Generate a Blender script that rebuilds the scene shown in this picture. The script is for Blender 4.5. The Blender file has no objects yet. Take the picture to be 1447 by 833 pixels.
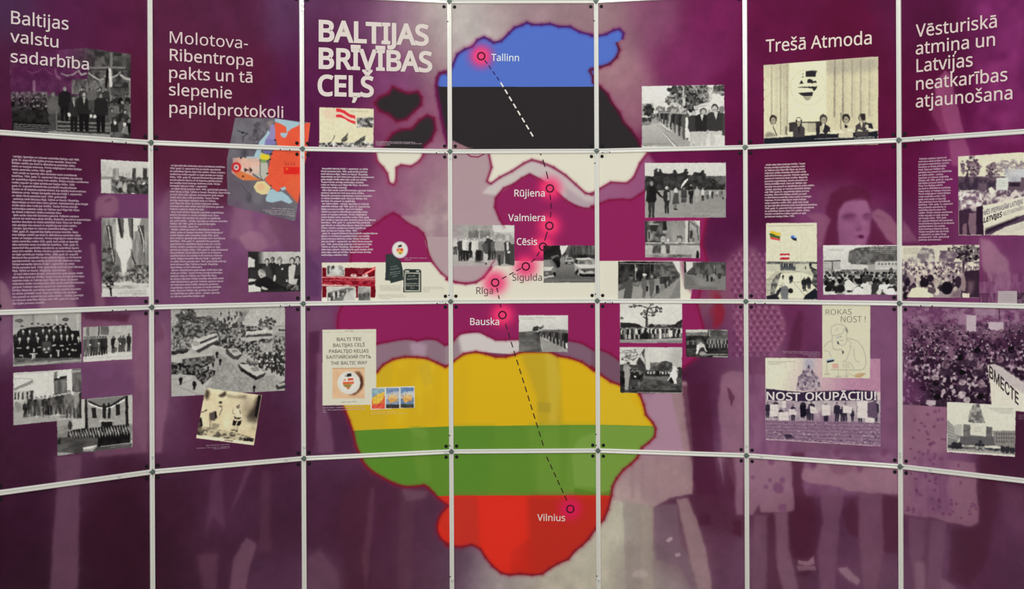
import bpy, math, random
import numpy as np
from mathutils import Matrix, Vector
from mathutils.geometry import tessellate_polygon

# ------------------------------------------------------------------ camera, world, lights, exposure
scene = bpy.context.scene
col = scene.collection
FOC, CX, CY, CZ = 1843.42, -0.14603, -6.65668, -1.30309       # focal length in pixels of a 1447 x 833 frame, camera position
YAW, PIT, ROL, SHY = -0.01285, -0.00096, 0.00459, -51.59
W, H = 0.75, 0.76511                                          # pitch of the frame grid
TURN = [0.26744, 0.26043, 0.26593, 0.26234, 0.25336, 0.25877]  # how much the wall bends at each post
ZTOP = 3.20                                                   # height of the top row of hubs


def rot_matrix(y, p, r):
    cy, sy, cp, sp, cr, sr = math.cos(y), math.sin(y), math.cos(p), math.sin(p), math.cos(r), math.sin(r)
    Ry = np.array([[cy, -sy, 0], [sy, cy, 0], [0, 0, 1]])
    Rx = np.array([[1, 0, 0], [0, cp, -sp], [0, sp, cp]])
    Rr = np.array([[cr, 0, sr], [0, 1, 0], [-sr, 0, cr]])
    return Ry @ Rx @ Rr


RM = rot_matrix(YAW, PIT, ROL)
cam_data = bpy.data.cameras.new('camera')
cam = bpy.data.objects.new('camera', cam_data)
col.objects.link(cam)
cam_data.sensor_width = 36.0
cam_data.lens = FOC / 1447.0 * 36.0
cam_data.shift_y = SHY / 1447.0
cam_data.clip_start = 0.05
m3 = Matrix(((RM[0][0], RM[0][2], -RM[0][1]), (RM[1][0], RM[1][2], -RM[1][1]), (RM[2][0], RM[2][2], -RM[2][1])))
cam.matrix_world = Matrix.Translation((CX, CY, ZTOP + CZ)) @ m3.to_4x4()
scene.camera = cam

world = bpy.data.worlds.new('hall_light')
scene.world = world
world.use_nodes = True
bg = world.node_tree.nodes['Background']
bg.inputs[0].default_value = (0.98, 0.99, 1.0, 1)
bg.inputs[1].default_value = 0.62


def area_light(name, loc, target, sx, sy, power, colour=(1, 0.97, 0.92)):
    d = bpy.data.lights.new(name, 'AREA')
    d.shape = 'RECTANGLE'
    d.size, d.size_y, d.energy, d.color = sx, sy, power, colour
    o = bpy.data.objects.new(name, d)
    col.objects.link(o)
    o.location = loc
    o.rotation_euler = (Vector(target) - Vector(loc)).to_track_quat('-Z', 'Y').to_euler()
    return o


area_light('ceiling_lamp_left', (-3.4, -6.4, 5.2), (-0.8, 0, 0.6), 2.6, 1.2, 150, (1, 0.98, 0.95))
area_light('ceiling_lamp_right', (3.0, -7.0, 5.2), (0.8, 0, 0.4), 2.6, 1.2, 110, (1, 0.95, 0.86))

scene.view_settings.view_transform = 'Standard'
scene.view_settings.look = 'None'
scene.view_settings.gamma = 1.0
scene.view_settings.use_curve_mapping = False
scene.view_settings.exposure = 0.0
PRINT_GAIN = 0.76          # how much of full white the hall light returns from white paper


# ------------------------------------------------------------------ small helpers
def srgb2lin(c):
    c = np.asarray(c, dtype=np.float32)
    return np.where(c <= 0.04045, c / 12.92, ((np.maximum(c, 0) + 0.055) / 1.055) ** 2.4)


def lin2srgb(c):
    c = np.clip(np.asarray(c, dtype=np.float32), 0, 1)
    return np.where(c <= 0.0031308, c * 12.92, 1.055 * np.power(c, 1 / 2.4) - 0.055)


def print_colour(rgb):
    c = srgb2lin(np.array(rgb, dtype=np.float32) / 255.0) / PRINT_GAIN
    return tuple(float(x) for x in np.clip(c, 0, 0.95)) + (1.0,)


def material(name, colour, rough=0.5, metal=0.0, spec=0.3, bump=0.0, scale=200.0, mottle=0.0):
    m = bpy.data.materials.new(name)
    m.use_nodes = True
    nt = m.node_tree
    b = nt.nodes['Principled BSDF']
    b.inputs['Base Color'].default_value = colour
    b.inputs['Roughness'].default_value = rough
    b.inputs['Metallic'].default_value = metal
    b.inputs['Specular IOR Level'].default_value = spec
    if bump or mottle:
        n = nt.nodes.new('ShaderNodeTexNoise')
        n.inputs['Scale'].default_value = scale
        n.inputs['Detail'].default_value = 3
        if bump:
            bu = nt.nodes.new('ShaderNodeBump')
            bu.inputs['Strength'].default_value = bump
            bu.inputs['Distance'].default_value = 0.002
            nt.links.new(n.outputs['Fac'], bu.inputs['Height'])
            nt.links.new(bu.outputs['Normal'], b.inputs['Normal'])
        if mottle:
            r = nt.nodes.new('ShaderNodeValToRGB')
            r.color_ramp.elements[0].color = tuple(x * (1 - mottle) for x in colour[:3]) + (1,)
            r.color_ramp.elements[1].color = tuple(min(1, x * (1 + mottle)) for x in colour[:3]) + (1,)
            r.color_ramp.elements[0].position = 0.35
            r.color_ramp.elements[1].position = 0.65
            nt.links.new(n.outputs['Fac'], r.inputs['Fac'])
            nt.links.new(r.outputs['Color'], b.inputs['Base Color'])
    return m


def mesh_object(name, verts, faces, mat, parent=None, label=None, uvs=None, smooth=False):
    me = bpy.data.meshes.new(name)
    me.from_pydata([tuple(v) for v in verts], [], [tuple(f) for f in faces])
    if mat:
        me.materials.append(mat)
    if uvs is not None:
        l = me.uv_layers.new(name='print')
        vi = np.empty(len(me.loops), dtype=np.int32)
        me.loops.foreach_get('vertex_index', vi)
        l.data.foreach_set('uv', np.asarray(uvs, dtype=np.float32)[vi].ravel())
    if smooth:
        me.polygons.foreach_set('use_smooth', [True] * len(me.polygons))
    me.update()
    o = bpy.data.objects.new(name, me)
    col.objects.link(o)
    o.parent = parent
    if label:
        o['label'] = label
    return o


def copy_of(src, loc_matrix, parent):
    o = src.copy()
    col.objects.link(o)
    o.parent = parent
    o.matrix_local = loc_matrix
    return o


# ------------------------------------------------------------------ the plan of the wall: eight posts on a shallow arc
POST = {3: (-W / 2, 0.0), 4: (W / 2, 0.0)}
th = 0.0
for k in range(4, 7):
    th += TURN[k - 1]
    POST[k + 1] = (POST[k][0] + W * math.cos(th), POST[k][1] - W * math.sin(th))
th = 0.0
for k in range(2, -1, -1):
    th += TURN[k]
    POST[k] = (POST[k + 1][0] - W * math.cos(th), POST[k + 1][1] - W * math.sin(th))
PA = np.array([POST[k] for k in range(8)])
PT = (PA[1:] - PA[:-1]) / W                                    # unit direction of each bay
PN = np.stack([PT[:, 1], -PT[:, 0]], 1)                        # its normal, into the hall
ARCC = np.array([[0.0, -2.9]])


def frame_matrix(k, u, v, d=0.0):
    """local frame on bay k: X along the bay, Y away from the hall, Z up; u, v in bays and rows, d towards the hall"""
    p = PA[k] + PT[k] * u * W + PN[k] * d
    t, n = PT[k], -PN[k]
    return Matrix(((t[0], n[0], 0, p[0]), (t[1], n[1], 0, p[1]), (0, 0, 1, ZTOP - v * H), (0, 0, 0, 1)))


def survey(P):
    """measured points of the reference (1447 x 833) -> wall coordinates: U counts bays, V counts rows"""
    P = np.atleast_2d(np.asarray(P, dtype=np.float64))
    d = np.stack([(P[:, 0] - 723.5) / FOC, np.ones(len(P)), -(P[:, 1] - (416.5 + SHY)) / FOC], 1) @ RM.T
    c = np.array([CX, CY])
    ac = c[None, :] - PA[:7]                                   # (7,2)
    num = ac[None, :, 0] * d[:, None, 1] - ac[None, :, 1] * d[:, None, 0]
    den = PT[None, :, 0] * d[:, None, 1] - PT[None, :, 1] * d[:, None, 0]
    u = num / den / W                                          # (N,7)
    k = np.argmin(np.abs(u - 0.5), axis=1)
    i = np.arange(len(P))
    uk = u[i, k]
    hit = PA[k] + PT[k] * (uk * W)[:, None]
    s = ((hit - c) * d[:, :2]).sum(1) / (d[:, :2] ** 2).sum(1)
    z = CZ + s * d[:, 2]
    return np.stack([k + uk, -z / H], 1)


# ------------------------------------------------------------------ the hall around it
M_floor = material('hall_floor', (0.46, 0.45, 0.42, 1), 0.5, bump=0.1, scale=40, mottle=0.08)
M_wall = material('hall_wall', (0.62, 0.61, 0.58, 1), 0.8, bump=0.2, scale=90)


def box_mesh(x0, x1, y0, y1, z0, z1):
    v = [(x, y, z) for z in (z0, z1) for y in (y0, y1) for x in (x0, x1)]
    f = [(0, 2, 3, 1), (4, 5, 7, 6), (0, 1, 5, 4), (2, 6, 7, 3), (0, 4, 6, 2), (1, 3, 7, 5)]
    return v, f


v, f = box_mesh(-7, 7, -9, 1.2, -0.1, 0)
o = mesh_object('floor', v, f, M_floor)
o['kind'] = 'structure'
v, f = box_mesh(-7, 7, 1.2, 1.35, 0, 5.0)
o = mesh_object('wall_back', v, f, M_wall)
o['kind'] = 'structure'


# ------------------------------------------------------------------ the printing press: ink on the sheet of the whole mural
PX = 430
CWD, CHT = 7 * PX, int(round(4 * PX * H / W))
SV = PX * H / W
sheet = np.zeros((CHT, CWD, 3), dtype=np.float32)
view = [0.0, 0.0, 1.0]
clip = None
rng = np.random.RandomState(7)


def V(x0, y0, s):
    view[0], view[1], view[2] = x0, y0, s


def to_ref(P):
    P = np.atleast_2d(np.asarray(P, dtype=np.float64))
    return P / view[2] + np.array([view[0], view[1]])


def to_sheet(P):
    w = survey(to_ref(P))
    return np.stack([w[:, 0] * PX, w[:, 1] * SV], 1)


def fill_mask(P, pad=0, ss=2):
    x0 = int(math.floor(P[:, 0].min())) - pad - 1
    y0 = int(math.floor(P[:, 1].min())) - pad - 1
    x1 = int(math.ceil(P[:, 0].max())) + pad + 1
    y1 = int(math.ceil(P[:, 1].max())) + pad + 1
    x0, y0, x1, y1 = max(x0, -40), max(y0, -40), min(x1, CWD + 40), min(y1, CHT + 40)
    if x1 <= x0 or y1 <= y0:
        return None
    w, h = (x1 - x0) * ss, (y1 - y0) * ss
    M = np.zeros((h, w), dtype=bool)
    cols = np.arange(w, dtype=np.float32) + 0.5
    Q = (P - np.array([x0, y0])) * ss
    n = len(Q)
    for i in range(n):
        ax, ay = Q[i]
        bx, by = Q[(i + 1) % n]
        if ay == by:
            continue
        lo, hi = (ay, by) if ay < by else (by, ay)
        r0 = max(0, int(math.ceil(lo - 0.5)))
        r1 = min(h, int(math.ceil(hi - 0.5)))
        if r1 <= r0:
            continue
        ys = np.arange(r0, r1) + 0.5
        xc = ax + (ys - ay) * (bx - ax) / (by - ay)
        M[r0:r1] ^= cols[None, :] < xc[:, None]
    m = M.reshape(h // ss, ss, w // ss, ss).mean((1, 3)).astype(np.float32)
    return x0, y0, m


def box1(a, r, ax):
    if r < 1:
        return a
    pad = [(0, 0), (0, 0)]
    pad[ax] = (r + 1, r)
    c = np.cumsum(np.pad(a, pad, mode='edge'), axis=ax, dtype=np.float64)
    n = a.shape[ax]
    if ax == 0:
        return ((c[2 * r + 1:2 * r + 1 + n] - c[:n]) / (2 * r + 1)).astype(np.float32)
    return ((c[:, 2 * r + 1:2 * r + 1 + n] - c[:, :n]) / (2 * r + 1)).astype(np.float32)


def blur(a, s):
    r = int(round(s))
    for _ in range(2 if r < 4 else 3):
        a = box1(box1(a, r, 0), r, 1)
    return a


def ink(x0, y0, m, colour, a=1.0):
    h, w = m.shape
    cx0, cy0 = max(0, -x0), max(0, -y0)
    cx1, cy1 = min(w, CWD - x0), min(h, CHT - y0)
    if cx1 <= cx0 or cy1 <= cy0:
        return
    m = m[cy0:cy1, cx0:cx1] * a
    X, Y = x0 + cx0, y0 + cy0
    hh, ww = m.shape
    if clip is not None:
        qx, qy, qm = clip
        mm = np.zeros_like(m)
        ax0, ay0 = max(X, qx), max(Y, qy)
        ax1, ay1 = min(X + ww, qx + qm.shape[1]), min(Y + hh, qy + qm.shape[0])
        if ax1 <= ax0 or ay1 <= ay0:
            return
        mm[ay0 - Y:ay1 - Y, ax0 - X:ax1 - X] = qm[ay0 - qy:ay1 - qy, ax0 - qx:ax1 - qx]
        m = m * mm
    if isinstance(colour, np.ndarray) and colour.ndim == 3:
        c = colour[cy0:cy1, cx0:cx1]
    else:
        c = np.asarray(colour if np.ndim(colour) else tone(colour), dtype=np.float32) / 255.0
    S = sheet[Y:Y + hh, X:X + ww]
    S += (c - S) * m[..., None]


WARM = np.array([1.0, 1.0, 0.965], dtype=np.float32)


def tone(g):
    """grey of the old photographs"""
    g = max(0.0, min(255.0, float(g)))
    t = WARM * g
    return t + np.array([2, 0, 2]) * (1 - g / 255)


def P(pts, c, a=1.0, b=0):
    Q = to_sheet(pts)
    r = fill_mask(Q, pad=int(b * 3) + 1 if b else 0)
    if r is None:
        return
    x0, y0, m = r
    if b:
        m = blur(m, b)
    ink(x0, y0, m, c, a)


def R(x0, y0, x1, y1, c, a=1.0, b=0):
    P([(x0, y0), (x1, y0), (x1, y1), (x0, y1)], c, a, b)


CIRC = np.stack([np.cos(np.linspace(0, 2 * np.pi, 15)[:-1]), np.sin(np.linspace(0, 2 * np.pi, 15)[:-1])], 1)
CIRC8 = CIRC[::2]


def E(x, y, rx, ry=None, c=0, a=1.0, b=0, rot=0):
    ry = rx if ry is None else ry
    q = CIRC * (rx, ry)
    if rot:
        s, k = math.sin(rot), math.cos(rot)
        q = np.stack([q[:, 0] * k - q[:, 1] * s, q[:, 0] * s + q[:, 1] * k], 1)
    P(q + (x, y), c, a, b)


def L(pts, w, c, a=1.0, b=0):
    pts = np.asarray(pts, dtype=np.float64)
    for i in range(len(pts) - 1):
        d = pts[i + 1] - pts[i]
        n = np.array([-d[1], d[0]]) / (np.hypot(*d) + 1e-9) * w / 2
        e = d / (np.hypot(*d) + 1e-9) * w * 0.2
        P([pts[i] + n - e, pts[i + 1] + n + e, pts[i + 1] - n + e, pts[i] - n - e], c, a, b)


def noise(h, w, sx, sy, seed):
    r = np.random.RandomState(seed)
    gh, gw = int(h / sy) + 3, int(w / sx) + 3
    g = r.rand(gh, gw).astype(np.float32)
    y = np.arange(h) / sy
    x = np.arange(w) / sx
    yi, xi = y.astype(int), x.astype(int)
    fy, fx = y - yi, x - xi
    fy, fx = fy * fy * (3 - 2 * fy), fx * fx * (3 - 2 * fx)
    a = g[yi][:, xi] * (1 - fx) + g[yi][:, xi + 1] * fx
    b = g[yi + 1][:, xi] * (1 - fx) + g[yi + 1][:, xi + 1] * fx
    return a * (1 - fy)[:, None] + b * fy[:, None]


def N(pts, c0, c1, sx, sy=None, k=1.5, a=1.0, b=0, seed=1, thr=None):
    """mottled ink between two tones; sx, sy grain in sheet pixels"""
    sy = sy or sx
    if len(pts) == 4 and not np.ndim(pts[0]):
        x0, y0, x1, y1 = pts
        pts = [(x0, y0), (x1, y0), (x1, y1), (x0, y1)]
    r = fill_mask(to_sheet(pts), pad=int(b * 3) + 1 if b else 0)
    if r is None:
        return
    x0, y0, m = r
    if b:
        m = blur(m, b)
    n = 0.65 * noise(*m.shape, sx, sy, seed) + 0.35 * noise(*m.shape, max(sx / 2.3, 1), max(sy / 2.3, 1), seed + 9)
    n = np.clip((n - 0.5) * k * 1.6 + 0.5, 0, 1).astype(np.float32)
    c0 = np.asarray(c0 if np.ndim(c0) else tone(c0), dtype=np.float32) / 255
    if thr is not None:                                        # only the crests print
        ink(x0, y0, m * np.clip((n - thr) * 6, 0, 1), np.asarray(c1 if np.ndim(c1) else tone(c1)), a)
        return
    c1 = np.asarray(c1 if np.ndim(c1) else tone(c1), dtype=np.float32) / 255
    ink(x0, y0, m, (c0 + (c1 - c0) * n[..., None]).astype(np.float32), a)


def G(pts, c0, c1, p0, p1, a=1.0, b=0):
    """two-tone gradient from p0 to p1"""
    if len(pts) == 4 and not np.ndim(pts[0]):
        x0, y0, x1, y1 = pts
        pts = [(x0, y0), (x1, y0), (x1, y1), (x0, y1)]
    r = fill_mask(to_sheet(pts), pad=int(b * 3) + 1 if b else 0)
    if r is None:
        return
    x0, y0, m = r
    if b:
        m = blur(m, b)
    q = to_sheet([p0, p1])
    d = q[1] - q[0]
    yy, xx = np.mgrid[0:m.shape[0], 0:m.shape[1]]
    t = np.clip(((xx + x0 - q[0, 0]) * d[0] + (yy + y0 - q[0, 1]) * d[1]) / (d @ d), 0, 1)[..., None]
    c0 = np.asarray(c0 if np.ndim(c0) else tone(c0)) / 255
    c1 = np.asarray(c1 if np.ndim(c1) else tone(c1)) / 255
    ink(x0, y0, m, (c0 + (c1 - c0) * t).astype(np.float32), a)


def warp(X0, Y0, X1, Y1, amp, sc, seed, m=None):
    """ragged edges: shift the ink by a smooth random field"""
    S = sheet[Y0:Y1, X0:X1]
    h, w = S.shape[:2]
    dx = (noise(h, w, sc, sc, seed) - 0.5) * 2 * amp + (noise(h, w, sc * 2.7, sc * 2.7, seed + 2) - 0.5) * 2 * amp
    dy = (noise(h, w, sc, sc, seed + 1) - 0.5) * 2 * amp + (noise(h, w, sc * 2.7, sc * 2.7, seed + 3) - 0.5) * 2 * amp
    yy, xx = np.mgrid[0:h, 0:w]
    W_ = S[np.clip(np.rint(yy + dy), 0, h - 1).astype(int), np.clip(np.rint(xx + dx), 0, w - 1).astype(int)]
    if m is None:
        sheet[Y0:Y1, X0:X1] = W_
    else:
        S += (W_ - S) * m


def dabs(x0, y0, x1, y1, n, r0, r1, tones, a=1.0, seed=1, asp=1.0, inside=None):
    """n small marks; size grows from top to bottom"""
    rr = np.random.RandomState(seed)
    X = rr.uniform(x0, x1, n)
    Y = np.sort(rr.uniform(y0, y1, n))
    for x, y in zip(X, Y):
        t = (y - y0) / (y1 - y0 + 1e-9)
        r = (r0 + (r1 - r0) * t) * rr.uniform(0.7, 1.2)
        g = tones[rr.randint(len(tones))]
        g = vary(g, rr.uniform(-12, 12))
        if inside is not None and not inside(x, y):
            continue
        q = CIRC8 * (r, r * asp) + (x, y)
        P(q, g, a)


def vary(g, d):
    return tuple(c + d for c in g) if np.ndim(g) else g + d


def tree(x, y, rx, ry, dark=35, light=120, n=60, seed=1, r=None, gaps=0.25, sky=215):
    rr = np.random.RandomState(seed)
    r = r or min(rx, ry) * 0.28
    for i in range(n):
        t = rr.uniform(0, 2 * math.pi)
        q = math.sqrt(rr.rand())
        px, py = x + math.cos(t) * q * rx, y + math.sin(t) * q * ry
        u = rr.rand()
        g = sky if (u < gaps * 0.35 and i > n * 0.5) else (light if u < gaps + 0.12 else dark)
        s = r * (0.35 if g == sky else rr.uniform(0.5, 1.0))
        P(CIRC8 * (s, s * 0.8) + (px, py), vary(g, rr.uniform(-15, 15)), 0.9)


def person(x, y, h, coat=40, legs=None, head=165, w=0.24, hair=50, shirt=None, face=True):
    """a small standing figure of a printed photograph; x, y at the feet"""
    legs = coat if legs is None else legs
    hw = h * w / 2
    P([(x - hw * .7, y - h * .5), (x + hw * .7, y - h * .5), (x + hw * .62, y), (x + hw * .12, y), (x, y - h * .4), (x - hw * .12, y), (x - hw * .62, y)], legs)
    P([(x - hw, y - h * .80), (x - hw * .4, y - h * .86), (x + hw * .4, y - h * .86), (x + hw, y - h * .80), (x + hw * 1.05, y - h * .5), (x + hw * .8, y - h * .42),
       (x - hw * .8, y - h * .42), (x - hw * 1.05, y - h * .5)], coat)
    if shirt is not None:
        P([(x - hw * .25, y - h * .85), (x + hw * .25, y - h * .85), (x, y - h * .66)], shirt)
    E(x, y - h * .925, h * .058, h * .072, hair)
    if face:
        E(x, y - h * .912, h * .046, h * .058, head)


def heads(x0, y0, x1, y1, rows, r0, r1, coats, seed=1, faces=(150, 175, 190), back=0.0, jit=0.5, dens=2.6):
    """rows of heads and shoulders, near rows larger; back = share seen from behind"""
    rr = np.random.RandomState(seed)
    for i in range(rows):
        t = i / max(rows - 1, 1)
        y = y0 + (y1 - y0) * t ** 1.15
        r = r0 + (r1 - r0) * t
        n = int((x1 - x0) / (r * dens)) + 1
        for j in range(n):
            x = x0 + (j + 0.5 + rr.uniform(-jit, jit)) * (x1 - x0) / n
            yy = y + rr.uniform(-jit, jit) * r
            c = vary(coats[rr.randint(len(coats))], rr.uniform(-12, 12))
            P([(x - r * 1.7, yy + r * 5), (x - r * 1.7, yy + r * 1.9), (x - r * .7, yy + r * 1.1), (x + r * .7, yy + r * 1.1), (x + r * 1.7, yy + r * 1.9), (x + r * 1.7, yy + r * 5)], c)
            P(CIRC8 * (r, r * 1.15) + (x, yy), 30 + rr.uniform(-10, 25))
            if rr.rand() > back:
                P(CIRC8 * (r * .75, r * .85) + (x + r * rr.uniform(-.2, .2), yy + r * .22), faces[rr.randint(len(faces))])


# ------------------------------------------------------------------ ground of the mural: print tones with uneven hall light and haze painted in
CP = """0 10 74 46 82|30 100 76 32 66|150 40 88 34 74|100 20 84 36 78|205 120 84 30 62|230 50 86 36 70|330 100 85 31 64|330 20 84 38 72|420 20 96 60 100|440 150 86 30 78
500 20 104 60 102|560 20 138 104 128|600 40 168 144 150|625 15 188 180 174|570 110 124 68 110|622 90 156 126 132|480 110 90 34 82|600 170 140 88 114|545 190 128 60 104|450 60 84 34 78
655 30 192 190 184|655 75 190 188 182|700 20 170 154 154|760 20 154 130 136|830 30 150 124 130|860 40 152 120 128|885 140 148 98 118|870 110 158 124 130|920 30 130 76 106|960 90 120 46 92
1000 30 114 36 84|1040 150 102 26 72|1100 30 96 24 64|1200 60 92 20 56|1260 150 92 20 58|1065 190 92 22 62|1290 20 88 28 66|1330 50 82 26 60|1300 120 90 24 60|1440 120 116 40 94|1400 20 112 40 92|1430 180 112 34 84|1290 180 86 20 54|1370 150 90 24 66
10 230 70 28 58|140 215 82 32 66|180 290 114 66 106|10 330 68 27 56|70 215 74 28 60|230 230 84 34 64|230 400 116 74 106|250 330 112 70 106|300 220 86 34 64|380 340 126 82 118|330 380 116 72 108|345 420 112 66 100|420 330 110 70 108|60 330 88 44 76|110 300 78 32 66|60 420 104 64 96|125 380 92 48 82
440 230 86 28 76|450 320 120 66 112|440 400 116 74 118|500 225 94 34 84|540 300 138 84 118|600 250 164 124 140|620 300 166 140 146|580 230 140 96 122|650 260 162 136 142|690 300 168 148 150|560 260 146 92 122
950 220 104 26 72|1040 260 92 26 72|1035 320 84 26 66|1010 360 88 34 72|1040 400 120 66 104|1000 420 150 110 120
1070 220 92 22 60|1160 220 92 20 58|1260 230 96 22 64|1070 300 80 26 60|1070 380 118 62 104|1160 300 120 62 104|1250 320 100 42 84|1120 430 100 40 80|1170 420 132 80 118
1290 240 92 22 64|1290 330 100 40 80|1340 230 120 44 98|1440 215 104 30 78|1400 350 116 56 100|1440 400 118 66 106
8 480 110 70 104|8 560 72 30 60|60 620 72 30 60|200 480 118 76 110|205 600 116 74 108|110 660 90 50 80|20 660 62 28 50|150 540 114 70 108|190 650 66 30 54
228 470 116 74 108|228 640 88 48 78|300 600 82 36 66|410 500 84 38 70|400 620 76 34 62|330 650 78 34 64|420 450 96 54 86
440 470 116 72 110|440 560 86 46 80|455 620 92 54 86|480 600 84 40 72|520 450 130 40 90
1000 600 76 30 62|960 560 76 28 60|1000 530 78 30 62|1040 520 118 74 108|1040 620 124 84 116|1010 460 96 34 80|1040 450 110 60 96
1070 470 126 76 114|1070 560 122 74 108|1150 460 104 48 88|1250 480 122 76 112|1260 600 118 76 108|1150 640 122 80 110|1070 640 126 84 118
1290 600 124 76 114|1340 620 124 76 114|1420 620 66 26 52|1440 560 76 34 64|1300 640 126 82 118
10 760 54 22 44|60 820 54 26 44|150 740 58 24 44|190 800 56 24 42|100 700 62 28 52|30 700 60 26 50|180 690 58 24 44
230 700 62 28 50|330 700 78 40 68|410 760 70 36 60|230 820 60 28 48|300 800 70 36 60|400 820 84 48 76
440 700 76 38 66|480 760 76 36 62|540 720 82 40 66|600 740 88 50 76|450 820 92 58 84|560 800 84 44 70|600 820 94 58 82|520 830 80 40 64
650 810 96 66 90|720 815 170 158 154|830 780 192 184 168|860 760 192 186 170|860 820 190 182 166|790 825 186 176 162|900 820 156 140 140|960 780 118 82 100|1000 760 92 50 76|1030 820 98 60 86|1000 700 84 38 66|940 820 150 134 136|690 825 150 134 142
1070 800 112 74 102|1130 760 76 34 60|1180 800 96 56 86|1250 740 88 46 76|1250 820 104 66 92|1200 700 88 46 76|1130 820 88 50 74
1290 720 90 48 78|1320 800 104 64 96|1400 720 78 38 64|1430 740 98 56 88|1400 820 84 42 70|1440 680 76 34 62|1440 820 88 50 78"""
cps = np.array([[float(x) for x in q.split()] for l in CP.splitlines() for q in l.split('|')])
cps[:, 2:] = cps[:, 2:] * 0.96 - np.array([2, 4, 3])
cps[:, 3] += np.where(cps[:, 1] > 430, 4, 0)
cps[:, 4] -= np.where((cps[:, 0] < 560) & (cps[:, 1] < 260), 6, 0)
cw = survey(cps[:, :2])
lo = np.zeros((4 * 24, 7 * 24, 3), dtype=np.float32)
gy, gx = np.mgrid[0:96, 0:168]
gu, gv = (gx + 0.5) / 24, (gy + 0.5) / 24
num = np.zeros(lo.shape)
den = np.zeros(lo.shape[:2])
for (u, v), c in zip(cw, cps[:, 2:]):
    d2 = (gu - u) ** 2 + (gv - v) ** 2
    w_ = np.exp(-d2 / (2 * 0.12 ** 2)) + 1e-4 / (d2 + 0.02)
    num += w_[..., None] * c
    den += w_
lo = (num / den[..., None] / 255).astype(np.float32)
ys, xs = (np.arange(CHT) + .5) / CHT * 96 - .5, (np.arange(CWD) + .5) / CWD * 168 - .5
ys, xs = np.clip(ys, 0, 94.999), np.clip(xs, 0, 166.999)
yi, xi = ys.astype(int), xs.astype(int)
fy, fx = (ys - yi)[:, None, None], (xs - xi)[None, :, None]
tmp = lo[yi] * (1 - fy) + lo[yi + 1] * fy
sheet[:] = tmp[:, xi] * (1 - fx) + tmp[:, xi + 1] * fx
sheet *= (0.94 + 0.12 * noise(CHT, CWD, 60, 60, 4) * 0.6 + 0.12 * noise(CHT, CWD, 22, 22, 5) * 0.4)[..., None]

# faint women of the human chain, printed in lilac behind everything
V(0, 0, 1)
LIL = (124, 80, 118)
DRK = (62, 26, 50)


def ghost(pts, c=LIL, a=0.8, b=4):
    c = (c[0], c[1] + 4, c[2] * 0.93)
    P(pts, c, a * 0.84, b * 0.6 + 0.8)
    P(pts, c, a * 0.35, b * 2.2 + 3)


ghost([(0, 395), (10, 405), (17, 425), (20, 440), (0, 442)], (132, 94, 124), .9, 2)
ghost([(55, 390), (64, 366), (76, 358), (92, 364), (102, 385), (108, 442), (56, 442)], (140, 100, 132), .8, 4)
ghost([(135, 285), (140, 278), (160, 276), (167, 285), (166, 300), (155, 308), (142, 305), (135, 312)], (138, 92, 126), .8, 3)
ghost([(147, 284), (157, 280), (158, 284), (148, 287)], (96, 54, 88), .7, 1)
ghost([(127, 345), (133, 345), (143, 405), (150, 440), (136, 440)], (132, 86, 120), .7, 3)
ghost([(0, 444), (14, 444), (17, 485), (10, 500), (0, 502)], (120, 80, 118), .9, 2)
ghost([(115, 446), (208, 446), (208, 640), (135, 647), (118, 600), (190, 560), (187, 512), (115, 512)], (122, 76, 112), .75, 3)
ghost([(118, 444), (185, 444), (180, 456), (120, 452)], (70, 26, 56), .8, 3)
ghost([(150, 446), (190, 446), (196, 470), (186, 530), (200, 560), (190, 600), (200, 640), (207, 640), (207, 446)], (134, 90, 126), .45, 5)
ghost([(78, 645), (114, 645), (112, 700), (110, 833), (70, 850), (74, 760), (80, 690)], (104, 66, 98), .85, 4)
ghost([(216, 455), (232, 460), (238, 480), (240, 560), (232, 600), (228, 640), (217, 640)], (124, 80, 116), .9, 4)
ghost([(216, 445), (233, 470), (232, 480), (217, 486)], (96, 50, 86), .6, 3)
ghost([(222, 300), (235, 270), (262, 262), (290, 290), (300, 330), (280, 360), (250, 372), (228, 350)], (122, 82, 114), .6, 7)
ghost([(330, 290), (352, 292), (358, 320), (345, 345), (325, 335)], (140, 96, 130), .55, 5)
ghost([(338, 335), (352, 327), (370, 330), (380, 348), (366, 356), (348, 353)], (152, 108, 140), .7, 4)
ghost([(362, 320), (380, 300), (392, 320), (394, 345), (380, 352)], (134, 88, 124), .6, 5)
ghost([(350, 368), (336, 395), (346, 425), (330, 425), (325, 390)], (104, 62, 94), .6, 5)
ghost([(372, 305), (398, 296), (425, 330), (425, 425), (408, 420), (400, 350)], (106, 62, 96), .6, 6)
ghost([(434, 300), (448, 290), (458, 310), (455, 345), (445, 356), (435, 350)], (134, 84, 124), .6, 5)
ghost([(432, 350), (442, 368), (452, 380), (452, 420), (432, 420)], (84, 46, 92), .8, 4)
ghost([(300, 670), (312, 662), (315, 710), (318, 750), (300, 730), (290, 765)], (100, 58, 92), .6, 5)
ghost([(352, 650), (360, 652), (340, 700), (325, 725)], (104, 62, 96), .6, 4)
ghost([(348, 760), (362, 770), (350, 812), (346, 850), (322, 850), (330, 790)], (120, 80, 110), .7, 4)
ghost([(278, 785), (308, 782), (305, 850), (290, 850)], (98, 58, 86), .6, 5)
ghost([(370, 665), (382, 668), (382, 780), (365, 780)], (92, 52, 80), .5, 5)
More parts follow.
